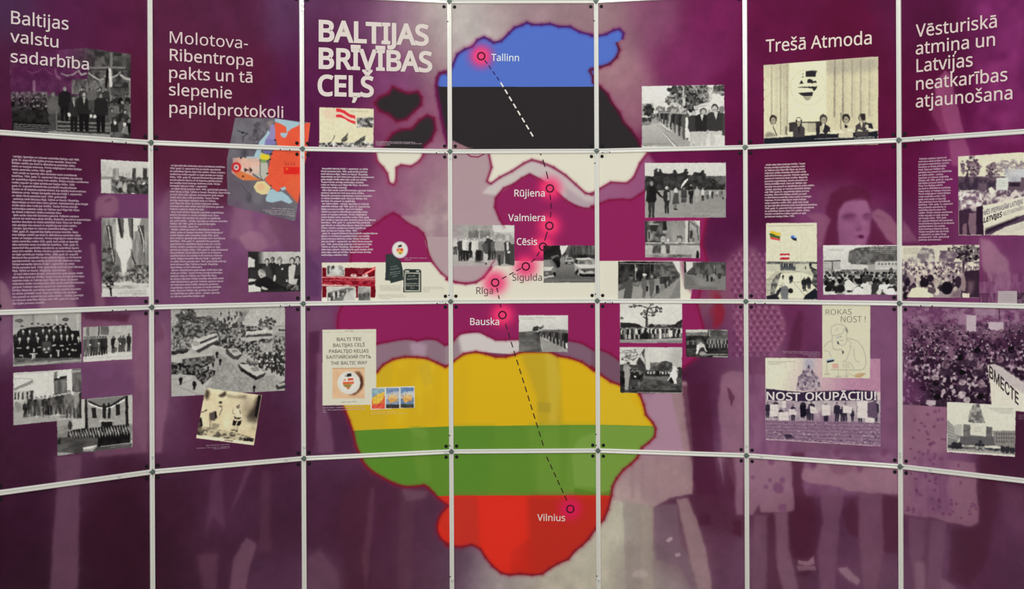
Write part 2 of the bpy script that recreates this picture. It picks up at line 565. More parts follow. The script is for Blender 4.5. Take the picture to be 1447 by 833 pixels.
# long dark skirt line and column of a woman behind the poster (third bay)
ghost([(432, 440), (466, 440), (470, 470), (450, 560), (446, 640), (432, 640)], (112, 68, 106), .6, 4)
ghost([(436, 470), (452, 468), (450, 560), (444, 640), (433, 640)], (70, 26, 60), .8, 4)
ghost([(448, 500), (456, 500), (458, 575), (468, 600), (472, 640), (450, 640), (446, 600)], (122, 78, 114), .6, 4)
ghost([(466, 575), (490, 575), (500, 640), (474, 640)], (72, 32, 66), .7, 3)
# lower right of the third bay
ghost([(434, 790), (452, 776), (478, 810), (480, 850), (434, 850)], (102, 66, 94), .6, 5)
ghost([(480, 690), (520, 688), (525, 850), (488, 850)], (72, 32, 56), .6, 8)
ghost([(566, 690), (585, 700), (580, 850), (562, 850)], (100, 60, 84), .4, 5)
ghost([(512, 790), (524, 690), (530, 690), (518, 850)], (104, 64, 88), .4, 3)
ghost([(568, 690), (605, 696), (600, 705), (574, 708)], (108, 72, 98), .8, 3)

# right part: skirts and legs
ghost([(858, 640), (880, 600), (893, 600), (925, 560), (935, 540), (970, 540), (980, 640), (979, 698), (945, 705), (924, 717), (868, 707)], (166, 136, 152), .9, 2)
ghost([(900, 560), (945, 558), (965, 640), (967, 640), (936, 640), (900, 640), (880, 640), (905, 620)], (158, 124, 144), .6, 3)
for x in (890, 905, 925, 945):
    ghost([(x, 640), (x + 5, 640), (x + 7, 705), (x + 1, 705)], (148, 116, 136), .5, 2)
ghost([(963, 545), (1000, 540), (1010, 640), (1015, 720), (985, 700), (970, 600)], (74, 26, 58), .75, 4)
ghost([(880, 708), (924, 716), (922, 760), (924, 850), (885, 850), (882, 760)], (142, 126, 134), .75, 4)
ghost([(925, 716), (956, 712), (962, 770), (975, 790), (985, 850), (960, 800), (928, 790)], (116, 88, 112), .85, 4)
ghost([(956, 706), (972, 704), (985, 735), (995, 770), (1004, 815), (1008, 850), (990, 850), (975, 790)], (152, 122, 138), .85, 3)
ghost([(905, 715), (923, 717), (922, 800), (925, 850), (908, 850)], (158, 142, 144), .6, 3)
E(946, 763, 5, 3, (170, 148, 156), .8, 1, -.5)
E(958, 785, 4, 3, (170, 148, 156), .7, 1)
E(905, 812, 12, 6, (176, 160, 156), .6, 3)
ghost([(975, 700), (1010, 700), (1050, 740), (1048, 760), (990, 740)], (82, 38, 66), .6, 6)
ghost([(985, 730), (1004, 725), (1003, 742), (988, 744)], (70, 24, 54), .6, 4)
ghost([(1036, 736), (1048, 736), (1048, 760), (1036, 755)], (70, 22, 48), .6, 3)
# coat right of the fifth bay and the sleeve
ghost([(1020, 530), (1035, 524), (1052, 526), (1050, 640), (1050, 728), (1040, 728), (1038, 690), (1020, 640), (1015, 570)], (142, 98, 132), .85, 3)
ghost([(1027, 548), (1031, 550), (1038, 562), (1034, 575), (1030, 562)], (80, 34, 64), .8, 1)
ghost([(1014, 640), (1020, 640), (1022, 690), (1018, 660)], (150, 110, 140), .7, 2)
ghost([(1024, 640), (1034, 640), (1040, 680), (1037, 712), (1030, 700), (1026, 680)], (80, 32, 62), .7, 3)
ghost([(1003, 435), (1018, 430), (1025, 440), (1018, 460), (1008, 470)], (132, 30, 56), .6, 4)
ghost([(1000, 395), (1016, 400), (1020, 422), (1005, 425)], (132, 40, 60), .5, 5)
ghost([(1035, 360), (1052, 345), (1052, 424), (1020, 424), (1016, 400)], (128, 76, 108), .6, 5)
# patterned sleeve (woven knit) around the post between bays five and six
KN = (150, 104, 136)
V(1010, 340, 4.387)
ghost([(60, 140), (160, 60), (250, 60), (310, 200), (320, 350), (210, 360), (100, 360), (70, 240)], (128, 72, 112), .8, 5)
ghost([(110, 390), (200, 400), (400, 400), (440, 520), (430, 620), (380, 690), (300, 710), (200, 690), (120, 560)], (136, 80, 118), .85, 4)
for j in range(20):
    for i in range(14):
        x = 90 + i * 42 + (j % 2) * 21 + (12 if j > 10 else 0)
        y = 80 + j * 33
        if y < 370 and not (100 < x < 300 + y * .1):
            continue
        if y > 370 and not (120 < x < 440 - abs(y - 560) * .5):
            continue
        E(x, y, 15, 13, (90, 36, 74), .6, 1.6, .4)
        E(x + 18, y + 6, 14, 8, (160, 104, 140), .6, 1.4, .5)
ghost([(0, 330), (40, 340), (60, 440), (50, 500), (0, 540)], (134, 24, 48), .6, 2)
V(0, 0, 1)
ghost([(1057, 505), (1110, 505), (1128, 440), (1136, 440), (1130, 520), (1080, 530), (1057, 530)], (74, 24, 54), .6, 4)
ghost([(1057, 345), (1070, 352), (1078, 372), (1080, 424), (1057, 424)], (140, 92, 126), .35, 5)
# the girl's face
V(1140, 240, 7.57)
FC = (142, 88, 124)
ghost([(0, 480), (130, 470), (220, 490), (255, 550), (220, 620), (165, 833), (100, 833), (100, 570)], (138, 84, 122), .75, 3)
ghost([(150, 220), (240, 190), (290, 230), (250, 300), (180, 420), (120, 420)], (112, 52, 92), .6, 8)
ghost([(200, 470), (215, 380), (260, 260), (360, 190), (480, 165), (600, 190), (670, 260), (690, 330), (680, 400), (640, 330), (420, 330), (380, 400), (330, 560), (340, 833), (165, 833), (230, 600), (260, 540)], (84, 22, 58), .95, 4)
ghost([(680, 300), (760, 350), (820, 430), (760, 430), (700, 400)], (104, 40, 80), .6, 6)
P([(330, 560), (345, 430), (400, 340), (500, 322), (620, 326), (650, 370), (680, 440), (695, 560), (680, 660), (640, 760), (620, 833), (370, 833), (345, 740)], FC, .95, 3)
P([(520, 330), (620, 330), (660, 400), (680, 480), (590, 480), (520, 420)], (154, 98, 132), .5, 9)
P([(330, 560), (400, 560), (440, 700), (400, 833), (350, 833), (340, 700)], (110, 60, 96), .5, 12)
E(450, 510, 78, 42, (96, 46, 82), .75, 5, .05)
L([(400, 505), (450, 488), (520, 496)], 18, (80, 32, 66), .6, 3)
E(645, 515, 48, 34, (98, 48, 84), .7, 4)
L([(600, 500), (640, 482), (680, 486)], 14, (80, 32, 66), .6, 2)
E(435, 600, 60, 30, (152, 98, 132), .5, 7)
E(600, 570, 36, 40, (158, 104, 136), .5, 6)
P([(520, 520), (560, 560), (600, 640), (560, 656), (510, 640)], (122, 72, 106), .7, 5)
E(550, 638, 34, 12, (94, 44, 78), .7, 3)
P([(540, 710), (575, 695), (612, 712), (600, 732), (560, 735)], (74, 20, 52), .95, 2.5)
L([(520, 720), (545, 714)], 14, (100, 48, 82), .7, 3)
E(570, 760, 50, 14, (156, 100, 134), .5, 4)
ghost([(690, 520), (760, 600), (830, 700), (870, 800), (820, 833), (640, 833), (680, 700)], (86, 24, 60), .8, 5)
ghost([(700, 450), (760, 425), (820, 440), (900, 500), (950, 580), (980, 620), (980, 800), (930, 800), (850, 740), (790, 650), (740, 560), (690, 500)], (144, 90, 126), .9, 2)
L([(700, 490), (780, 500), (830, 540)], 12, (96, 44, 80), .55, 3)
L([(730, 560), (790, 590), (840, 640)], 10, (110, 58, 94), .5, 4)
V(0, 0, 1)
# last bay, right arm
ghost([(1335, 100), (1342, 105), (1362, 186), (1375, 235), (1345, 235), (1340, 190), (1320, 120)], (150, 76, 128), .75, 2)
ghost([(1316, 160), (1326, 120), (1334, 110), (1345, 186), (1330, 186)], (138, 60, 112), .6, 3)
N((1380, 0, 1447, 200), (96, 28, 76), (150, 62, 124), 60, k=1.6, a=.45, b=10, seed=21)
ghost([(1275, 310), (1300, 342), (1275, 342)], (136, 84, 124), .7, 4)
ghost([(1384, 335), (1400, 340), (1425, 370), (1430, 436), (1405, 436), (1400, 400), (1388, 376)], (156, 112, 146), .8, 3)
ghost([(1386, 375), (1400, 395), (1404, 436), (1386, 436)], (104, 46, 88), .6, 3)
N((1386, 385, 1447, 436), (140, 92, 124), (92, 44, 80), 6, 30, k=1.6, a=.45, b=4, seed=22)
# row three and four of the right half: coats, skirts, legs
N((1057, 500, 1130, 660), (140, 96, 126), (112, 66, 102), 24, 60, a=.5, b=8, seed=31)
N((1130, 640, 1270, 700), (140, 98, 128), (118, 72, 106), 30, 18, a=.6, b=6, seed=32)
ghost([(1057, 645), (1118, 650), (1124, 722), (1106, 725), (1076, 724), (1072, 712), (1064, 728), (1057, 728)], (150, 108, 138), .8, 2)
for x, y, r in ((1064, 675, 3), (1088, 679, 3), (1106, 679, 4), (1082, 688, 3), (1100, 690, 8), (1106, 718, 6), (1090, 653, 5)):
    E(x, y, r, r, (108, 60, 98), .6, 2)
ghost([(1118, 640), (1138, 640), (1134, 670), (1134, 690), (1150, 730), (1125, 760), (1122, 700)], (76, 30, 58), .8, 3)
ghost([(1136, 664), (1170, 650), (1270, 660), (1270, 700), (1240, 697), (1200, 694), (1172, 686), (1160, 685), (1142, 682), (1133, 678)], (150, 108, 136), .85, 2)
ghost([(1168, 652), (1176, 668), (1190, 672), (1206, 664), (1215, 674), (1200, 650)], (112, 64, 100), .5, 3)
for x, y in ((1183, 640), (1150, 655), (1148, 658), (1215, 662), (1250, 640)):
    E(x, y, 5, 6, (104, 54, 88), .6, 3)
ghost([(1066, 728), (1086, 728), (1084, 780), (1080, 850), (1062, 850)], (112, 72, 102), .8, 4)
ghost([(1094, 726), (1112, 724), (1116, 780), (1128, 833), (1132, 850), (1108, 850), (1096, 790)], (124, 84, 114), .85, 4)
ghost([(1084, 730), (1096, 728), (1098, 800), (1108, 850), (1084, 850)], (76, 34, 60), .6, 4)
ghost([(1118, 725), (1150, 700), (1156, 760), (1150, 790), (1120, 790)], (74, 28, 54), .7, 5)
ghost([(1160, 690), (1194, 696), (1186, 740), (1182, 800), (1178, 850), (1160, 850), (1155, 780), (1162, 740)], (114, 72, 106), .75, 4)
ghost([(1214, 698), (1246, 698), (1250, 740), (1248, 780), (1236, 850), (1222, 850), (1216, 780), (1212, 740)], (114, 72, 104), .75, 4)
ghost([(1190, 720), (1206, 705), (1214, 730), (1212, 760), (1198, 752)], (72, 28, 54), .7, 4)
ghost([(1248, 700), (1270, 705), (1270, 785), (1248, 780)], (76, 32, 58), .7, 4)
ghost([(1127, 792), (1142, 794), (1150, 786), (1151, 798), (1140, 800), (1128, 798)], (156, 116, 142), .7, 1)
ghost([(1126, 800), (1152, 800), (1152, 806), (1128, 807)], (148, 108, 134), .6, 1)
ghost([(1183, 804), (1196, 802), (1216, 822), (1212, 828), (1200, 822)], (148, 110, 138), .8, 1.5)
ghost([(1150, 805), (1140, 815), (1124, 812)], (66, 26, 50), .6, 3)
# dotted skirt of the last bay
ghost([(1276, 560), (1338, 560), (1340, 650), (1378, 655), (1384, 740), (1372, 745), (1360, 742), (1338, 738), (1318, 732), (1292, 730), (1276, 726)], (144, 100, 132), .8, 2)
N((1290, 640, 1345, 730), (128, 84, 118), (104, 58, 96), 14, 40, a=.5, b=6, seed=41)
dot = np.random.RandomState(12)
for i in range(95):
    x, y = dot.uniform(1280, 1380), dot.uniform(575, 735)
    if x > 1338 and y < 655:
        continue
    if y > 728 and x < 1340:
        continue
    E(x, y, dot.uniform(1.6, 3.0), dot.uniform(1.6, 2.6), (98, 48, 86), .55, 1)
ghost([(1284, 732), (1338, 738), (1332, 800), (1330, 850), (1294, 850), (1286, 780)], (112, 72, 104), .75, 4)
ghost([(1308, 735), (1316, 735), (1312, 800), (1306, 850), (1304, 800)], (86, 46, 78), .5, 3)
ghost([(1292, 796), (1308, 796), (1306, 850), (1296, 850)], (134, 96, 126), .6, 3)
ghost([(1385, 640), (1410, 660), (1412, 700), (1395, 790), (1370, 833), (1340, 820), (1345, 750), (1385, 745)], (70, 28, 52), .6, 6)
ghost([(1330, 818), (1350, 830), (1352, 845), (1330, 835)], (124, 84, 116), .7, 2)
ghost([(1412, 680), (1447, 690), (1460, 760), (1420, 740)], (104, 60, 94), .5, 8)


warp(0, 0, CWD, CHT, 1.4, 14.0, 501)
mottle = (0.5 * noise(CHT, CWD, 34, 40, 71) + 0.3 * noise(CHT, CWD, 12, 14, 72) + 0.2 * noise(CHT, CWD, 5, 5, 73) - 0.5)
sheet *= (1 + 0.13 * mottle)[..., None]

# ------------------------------------------------------------------ the three countries of the map
def zo(x0, y0, s, pts):
    return [(x0 + x / s, y0 + y / s) for x, y in pts]


S2, S1, S3 = 3.704, 3.543, 4.104
EST = zo(420, 0, S2, [(790, 765), (770, 690), (755, 620), (745, 560), (732, 500), (728, 450), (732, 410), (745, 385), (770, 379), (796, 376)]) + \
    zo(630, 0, S2, [(12, 395), (35, 345), (60, 285), (100, 258), (140, 245), (165, 210), (200, 195), (230, 210), (250, 225), (290, 215), (330, 175), (360, 145), (400, 132), (425, 118), (450, 130), (500, 130), (545, 125), (590, 140), (650, 140), (700, 168), (760, 183)]) + \
    zo(835, 0, S2, [(0, 187), (30, 190), (80, 180), (120, 158), (150, 152), (172, 175), (165, 205), (135, 225), (150, 260), (135, 300), (100, 335), (50, 352), (10, 363)]) + \
    zo(630, 0, S2, [(760, 362), (752, 372), (770, 400)]) + zo(835, 0, S2, [(10, 432), (50, 455), (90, 495), (110, 540), (150, 590), (170, 640), (210, 680), (245, 730), (262, 770)])
EST_LOW = zo(835, 200, S1, [(285, 55), (245, 110), (215, 180), (180, 210), (100, 205), (40, 240), (0, 265)]) + \
    zo(630, 200, S1, [(735, 265), (700, 260), (650, 215), (600, 170), (540, 130), (480, 105), (430, 92), (390, 110), (330, 150), (270, 180), (225, 213), (205, 200), (230, 130), (215, 62)])
HII = zo(420, 0, S2, [(405, 540), (430, 510), (480, 490), (500, 455), (540, 475), (580, 490), (630, 480), (650, 510), (648, 550), (610, 585), (570, 625), (520, 635), (480, 600), (430, 580)])
SAA = zo(420, 0, S2, [(440, 790), (470, 740), (500, 700), (540, 680), (600, 675), (640, 630), (680, 605), (715, 620), (722, 680), (700, 735), (660, 770)]) + \
    zo(420, 200, S1, [(632, 45), (630, 70), (610, 100), (570, 125), (520, 118), (495, 132), (495, 195), (483, 218), (460, 208), (450, 160), (430, 130), (400, 100), (393, 60)])
LAT = zo(420, 200, S1, [(265, 620), (270, 560), (285, 510), (310, 465), (350, 440), (400, 410), (440, 380), (480, 358), (510, 375), (550, 410), (600, 435), (630, 460), (650, 510), (655, 560), (680, 610), (720, 660), (762, 693)]) + \
    zo(630, 200, S1, [(0, 690), (50, 705), (100, 712), (150, 705), (190, 680), (220, 640), (245, 600), (280, 520), (300, 440), (270, 390), (245, 330), (250, 285), (290, 235), (340, 215), (380, 185), (420, 165), (470, 190), (520, 220), (560, 260), (600, 295), (650, 325), (700, 338), (745, 332)]) + \
    zo(835, 200, S1, [(0, 328), (40, 315), (90, 295), (160, 290), (200, 295), (240, 270), (275, 245), (330, 215), (420, 200)]) + \
    [(985, 262), (1000, 300), (992, 345), (1000, 372), (985, 430), (996, 470), (985, 505), (965, 520)] + \
    zo(835, 420, S1, [(300, 340), (140, 315), (100, 285), (45, 262)]) + \
    zo(630, 420, S1, [(740, 265), (680, 230), (610, 216), (520, 212), (365, 212), (300, 215), (250, 215), (210, 195), (170, 175), (120, 175), (70, 185), (40, 215), (20, 240)]) + \
    zo(420, 420, S1, [(770, 232), (740, 242), (700, 215), (650, 205), (600, 220), (570, 208), (520, 212), (450, 225), (400, 235), (300, 250), (235, 210), (200, 150), (205, 90), (235, 20)])
LIT = zo(420, 420, S1, [(400, 375), (430, 340), (480, 312), (540, 300), (600, 302), (650, 308), (700, 330), (740, 350)]) + \
    zo(630, 420, S1, [(0, 350), (40, 320), (90, 285), (150, 275), (200, 285), (250, 300), (300, 300), (340, 290), (380, 275), (520, 275), (560, 295), (620, 305), (680, 325), (745, 370)]) + \
    zo(835, 420, S1, [(0, 350), (50, 390), (100, 425), (145, 440), (210, 450), (245, 490), (265, 540), (275, 590), (310, 630), (325, 660), (320, 700), (290, 730), (255, 755)]) + \
    zo(835, 630, S3, [(290, 30), (270, 70), (230, 110), (190, 140), (150, 190), (125, 240), (120, 290), (100, 370), (75, 430), (30, 480), (0, 520)]) + \
    zo(630, 630, S3, [(830, 540), (790, 580), (750, 610), (710, 660), (650, 685), (600, 715), (560, 745), (500, 752), (430, 745), (370, 752), (320, 740), (270, 700), (230, 650), (200, 600), (150, 575), (90, 590), (40, 585), (0, 578)]) + \
    zo(420, 630, S3, [(900, 585), (860, 565), (830, 540), (812, 500), (810, 460), (825, 410), (850, 375), (875, 350), (860, 340), (820, 310), (790, 275), (760, 245), (735, 230), (690, 238), (620, 240), (560, 220), (500, 190), (440, 155), (400, 120), (375, 85)]) + \
    zo(420, 420, S1, [(320, 800), (295, 750), (280, 680), (260, 620), (240, 570), (215, 520), (230, 470), (300, 430), (370, 400)])

for q in (EST, EST_LOW, HII, SAA, LAT, LIT):                     # soft halo round each outline
    L(list(q) + [q[0]], 9, (150, 40, 84), .16, 4)
PAPER = (211, 208, 191)
# lilac sea band south of Latvia and east of Estonia
P(zo(835, 200, S1, [(285, 60), (330, 120), (300, 230), (240, 270), (200, 295), (90, 295), (0, 328)]) + zo(630, 200, S1, [(700, 338), (600, 295), (520, 215), (430, 92), (600, 170), (700, 260)]) + zo(835, 200, S1, [(0, 265), (100, 205), (200, 195), (245, 110)]), (150, 92, 128), .8, 4)
P(zo(420, 420, S1, [(380, 235), (520, 212), (600, 220), (700, 215), (750, 240), (765, 345), (700, 330), (600, 302), (480, 312), (390, 390), (300, 420)]), (136, 112, 124), .95, 1)
P(zo(420, 420, S1, [(560, 235), (600, 222), (650, 240), (640, 300), (580, 300)]), (168, 142, 160), .8, 4)
P(zo(630, 420, S1, [(0, 250), (70, 185), (170, 175), (230, 205), (370, 210), (370, 290), (150, 275), (40, 320), (0, 350)]), (196, 188, 186), 1, 1)
P(zo(630, 420, S1, [(-10, 240), (60, 190), (80, 290), (-10, 350)]), (138, 116, 126), .9, 4)
P(zo(630, 420, S1, [(540, 270), (600, 216), (680, 230), (745, 265), (780, 400), (680, 325), (600, 305)]), (120, 92, 110), .95, 2)
P(zo(835, 420, S1, [(0, 240), (60, 262), (140, 315), (330, 340), (300, 440), (145, 440), (50, 390), (0, 350)]), (112, 80, 98), .95, 2)
P(zo(835, 420, S1, [(245, 480), (400, 480), (440, 640), (470, 800), (240, 800), (300, 720), (325, 660), (270, 560)]), (162, 126, 146), .9, 3)
# Latvia
P(LAT, (136, 34, 86), 1, 1)
P([(640, 290), (730, 270), (845, 300), (960, 290), (960, 371), (640, 371)], (138, 28, 84), .0)
P(zo(420, 200, S1, [(250, 606), (830, 606), (830, 800), (250, 800)]), PAPER)
P([(455, 371.5), (640, 371), (640, 425), (455, 426)], PAPER)
P([(636, 369), (880, 369), (880, 428), (636, 428)], PAPER)
P([(878, 369), (960, 369), (985, 372), (975, 428), (878, 428)], PAPER, 1, 1)
P([(960, 369), (1000, 369), (1000, 422), (985, 422), (968, 405)], (120, 40, 84), .6, 4)
P(zo(420, 200, S1, [(655, 560), (680, 610), (720, 660), (775, 695), (820, 640), (790, 560)]) + [(655, 380), (668, 390), (690, 385), (705, 360), (715, 330), (690, 310), (660, 300), (625, 310), (600, 340)], (168, 146, 150), 1, 0)
P([(590, 305), (640, 300), (700, 310), (705, 330), (698, 345), (660, 350), (610, 342)], (168, 146, 150), 1, 4)
G(zo(420, 200, S1, [(510, 372), (550, 410), (600, 435), (630, 460), (650, 510), (655, 560), (780, 560), (780, 372)]), (160, 124, 138), (168, 146, 150), (540, 300), (635, 350), .8, 3)
P([(638, 218), (690, 216), (692, 240), (688, 256), (694, 262), (712, 251), (702, 270), (698, 290), (705, 310), (712, 322), (638, 318)], (166, 142, 148), .9, 2)
P(zo(630, 200, S1, [(225, 215), (270, 182), (330, 152), (390, 112), (430, 94), (520, 125), (600, 172), (700, 262), (745, 268), (745, 330), (700, 338), (600, 295), (520, 218), (420, 163), (330, 215), (250, 270), (180, 260)]), (192, 184, 180), .9, 3)
P(zo(630, 200, S1, [(600, 230), (700, 300), (745, 300), (745, 330), (690, 335), (600, 290)]), (160, 140, 150), .7, 4)
N([(600, 290), (636, 285), (640, 390), (610, 370), (602, 340)], (172, 150, 152), (140, 112, 124), 30, 30, a=.6, b=5, seed=51)
# Estonia, its white stripe and its islands
P(EST_LOW + [(690, 216), (690, 205), (915, 205)], PAPER)
P(EST + [(915, 214), (634, 214)], (43, 39, 40))
ESTB = [p for p in EST if p[1] < 122.5]
P(zo(420, 0, S2, [(728, 453), (728, 430), (732, 410), (745, 385), (770, 379), (796, 376)]) + EST[10:44] + [(838, 122.8)], (78, 106, 188))
P(zo(835, 0, S2, [(0, 340), (18, 362), (10, 400), (14, 453), (0, 453)]), (78, 106, 188))
P([(662, 209), (670, 209), (640, 214), (638, 198)], (150, 110, 120), .9, 1)
P(HII, (44, 40, 42))
P(SAA[:11] + [(598, 214), (532, 214)], (46, 42, 44))
P([(532, 213), (598, 213)] + SAA[11:], PAPER)
# Lithuania
YEL, GRN, RED = (206, 168, 28), (92, 132, 46), (212, 46, 32)
clip = fill_mask(to_sheet(LIT))
P(LIT, YEL)
P([(534, 470), (560, 495), (545, 606), (500, 610), (470, 560), (500, 500)], (188, 158, 44), .5, 6)
P([(640, 500), (655, 495), (664, 520), (660, 600), (640, 602)], (196, 160, 30), .4, 6)
P([(735, 500), (790, 498), (795, 600), (760, 602), (758, 560)], (176, 150, 42), .75, 5)
P([(770, 497), (784, 500), (792, 540), (786, 600), (776, 600)], (196, 172, 62), .6, 4)
P([(760, 568), (778, 570), (778, 584), (760, 582)], (160, 140, 44), .6, 2)
P([(845, 530), (880, 545), (915, 600), (845, 602)], (204, 176, 50), .5, 4)
N((560, 500, 620, 600), (196, 160, 36), (208, 178, 44), 30, 60, a=.5, b=6, seed=61)
P([(590, 520), (606, 508), (612, 540), (600, 548)], (190, 160, 50), .5, 3)


def below(poly, y0pts):
    """part of a polygon under a line given at reference heights"""
    xs_, ys_ = zip(*y0pts)
    out = []
    n = len(poly)
    f = lambda p: p[1] - np.interp(p[0], xs_, ys_)
    for i in range(n):
        p, q = poly[i], poly[(i + 1) % n]
        fp, fq = f(p), f(q)
        if fp >= 0:
            out.append(p)
        if (fp >= 0) != (fq >= 0):
            t = fp / (fp - fq)
            for _ in range(8):
                r = (p[0] + (q[0] - p[0]) * t, p[1] + (q[1] - p[1]) * t)
                t += -f(r) / (fq - fp)
            out.append((p[0] + (q[0] - p[0]) * t, p[1] + (q[1] - p[1]) * t))
    # follow the line itself where it crosses the bays
    return out


GL = [(400, 616), (430, 612), (500, 609), (636, 602), (740, 601.3), (845, 601.5), (1000, 604)]
RL = [(400, 708), (636, 701.5), (740, 700.8), (845, 701), (1000, 704)]
low = below(LIT, GL)
P(low, GRN)
P([(845, 601), (925, 603), (935, 640), (900, 660), (870, 690), (845, 700)], (118, 150, 66), .85, 2)
P([(745, 602), (845, 602), (845, 700), (760, 700)], (112, 146, 60), .55, 8)
P([(790, 602), (805, 602), (800, 690), (790, 690)], (92, 132, 44), .5, 4)
P([(756, 602), (770, 602), (754, 700), (742, 700)], (92, 134, 46), .4, 3)
P([(812, 690), (845, 697), (845, 701), (810, 701)], (84, 126, 36), .8, 1)
P([(808, 640), (818, 620), (845, 610), (845, 690), (812, 688)], (124, 156, 74), .6, 3)
P([(640, 602), (700, 602), (690, 700), (640, 700)], (82, 128, 46), .4, 5)
P([(500, 612), (560, 610), (600, 680), (560, 690), (520, 660)], (84, 132, 44), .5, 6)
P([(580, 606), (604, 604), (610, 680), (590, 680)], (104, 142, 56), .5, 4)
P([(575, 604), (592, 603), (606, 612), (600, 622), (585, 615)], (110, 146, 60), .5, 3)
P(below(LIT, RL), RED)
P([(640, 702), (675, 702), (678, 780), (640, 775)], (184, 50, 40), .8, 5)
P([(745, 702), (845, 702), (870, 702), (850, 780), (790, 812), (750, 812)], (176, 44, 34), .85, 7)
P([(722, 780), (750, 760), (754, 815), (722, 815)], (178, 40, 30), .6, 5)
P([(620, 705), (634, 702), (634, 770), (620, 740)], (192, 50, 36), .7, 4)
P([(676, 702), (740, 702), (735, 800), (690, 790)], (220, 50, 38), .35, 8)
clip = None
MAR = (104, 20, 46)


def outline(q, w=2.6, c=MAR, a=.85):
    L(q, w, c, a, 1)
    L(q, w * 2.6, c, a * .28, 2)


outline(EST[:38] + [], 2.8, (72, 26, 92))
outline(EST[38:], 2.8, (84, 18, 48))
outline(EST[:10], 2.6, (100, 24, 60))
outline(EST_LOW[:], 2.4, (128, 40, 72))
outline(HII + [HII[0]], 3.2, (100, 22, 52))
outline(SAA[:11], 3.2, (100, 22, 52))
outline(SAA[11:], 2.4, (128, 40, 72))
outline(LAT[:len(LAT)], 2.4, (120, 22, 60))
outline(LIT + [LIT[0]], 2.6, (124, 26, 40))
P(zo(630, 200, S1, [(105, 62), (125, 76), (160, 79), (195, 62)]), (176, 148, 154), .8, 1)
L(zo(630, 200, S1, [(105, 62), (125, 76), (160, 79), (195, 62)]), 2, (128, 40, 72), .8)
P([(455, 371.5), (640, 371), (640, 374), (455, 375)], PAPER, .9)
P([(470, 373), (636, 373), (636, 425), (470, 425)], PAPER, 1)
P([(603, 335), (606, 360), (612, 372), (623, 386), (636, 395.5), (650, 400), (665, 400), (676, 397), (685, 391), (693, 380), (699, 371), (702, 335)], (168, 146, 150))
outline(zo(420, 200, S1, [(650, 540), (656, 562), (680, 610), (720, 660), (762, 693)]) + zo(630, 200, S1, [(0, 690), (50, 705), (100, 712), (150, 705), (190, 680), (220, 640), (245, 600)]), 2.2, (128, 30, 66))
# glows round the towns
TOWNS = [('Tallinn', 680, 79.5, 5.6), ('Rūjiena', 777, 266.5, 6), ('Valmiera', 776.3, 319.3, 6), ('Cēsis', 767.3, 348.8, 6), ('Sigulda', 743, 376.8, 5.8), ('Rīga', 699.7, 399.6, 5.8),
         ('Bauska', 710, 445.5, 6), ('Vilnius', 805.8, 719.6, 6)]
for n_, x, y, r in TOWNS:
    E(x, y, 18, 18, (236, 50, 108) if n_ != 'Vilnius' else (206, 34, 84), .62, 9)
    E(x, y, 11, 11, (250, 66, 112) if n_ != 'Vilnius' else (214, 30, 90), .75, 6)

# ------------------------------------------------------------------ photographs and papers printed on the mural
PHOTOS = []          # (name, label, quad in wall coordinates, layer)


def photo(name, label, quad, paint, layer=0, base=200, grain=None):
    """quad in the current view; paint() inks inside it"""
    global clip, rng
    Q = to_sheet(quad)
    clip = None
    m = fill_mask(Q)
    clip = m
    rng = np.random.RandomState(len(PHOTOS) + 3)
    ink(*m, base)
    paint()
    grain = (0.07 if name == 'photograph' else 0.02) if grain is None else grain
    x0, y0, m = clip
    X0, Y0, X1, Y1 = max(x0, 0), max(y0, 0), min(x0 + m.shape[1], CWD), min(y0 + m.shape[0], CHT)
    mm = m[Y0 - y0:Y1 - y0, X0 - x0:X1 - x0][..., None]
    if name == 'photograph':
        warp(X0, Y0, X1, Y1, 0.7, 4.0, len(PHOTOS) * 7 + 5, mm)
    S = sheet[Y0:Y1, X0:X1]
    soft = np.stack([blur(S[..., c_].copy(), 1) for c_ in range(3)], -1)
    h_, w_ = S.shape[:2]
    g_ = 0.55 * noise(h_, w_, 2.6, 2.6, len(PHOTOS) + 40) + 0.45 * noise(h_, w_, 7, 7, len(PHOTOS) + 80) - 0.5
    out = (S * 0.35 + soft * 0.65) * (1 + grain * 1.2 * g_[..., None]) + (grain * 0.22 * g_)[..., None]
    if name == 'photograph':
        out = np.clip((out - 0.42) * 1.10 + 0.42, 0.06, 0.84)
    S += (out - S) * mm
    clip = None
    PHOTOS.append((name, label, survey(to_ref(quad)), layer))


LILW = (150, 108, 140)


def fade_left_top():
    pass


# --- first bay, top: officials on steps under garlands
V(10, 65, 6.172)


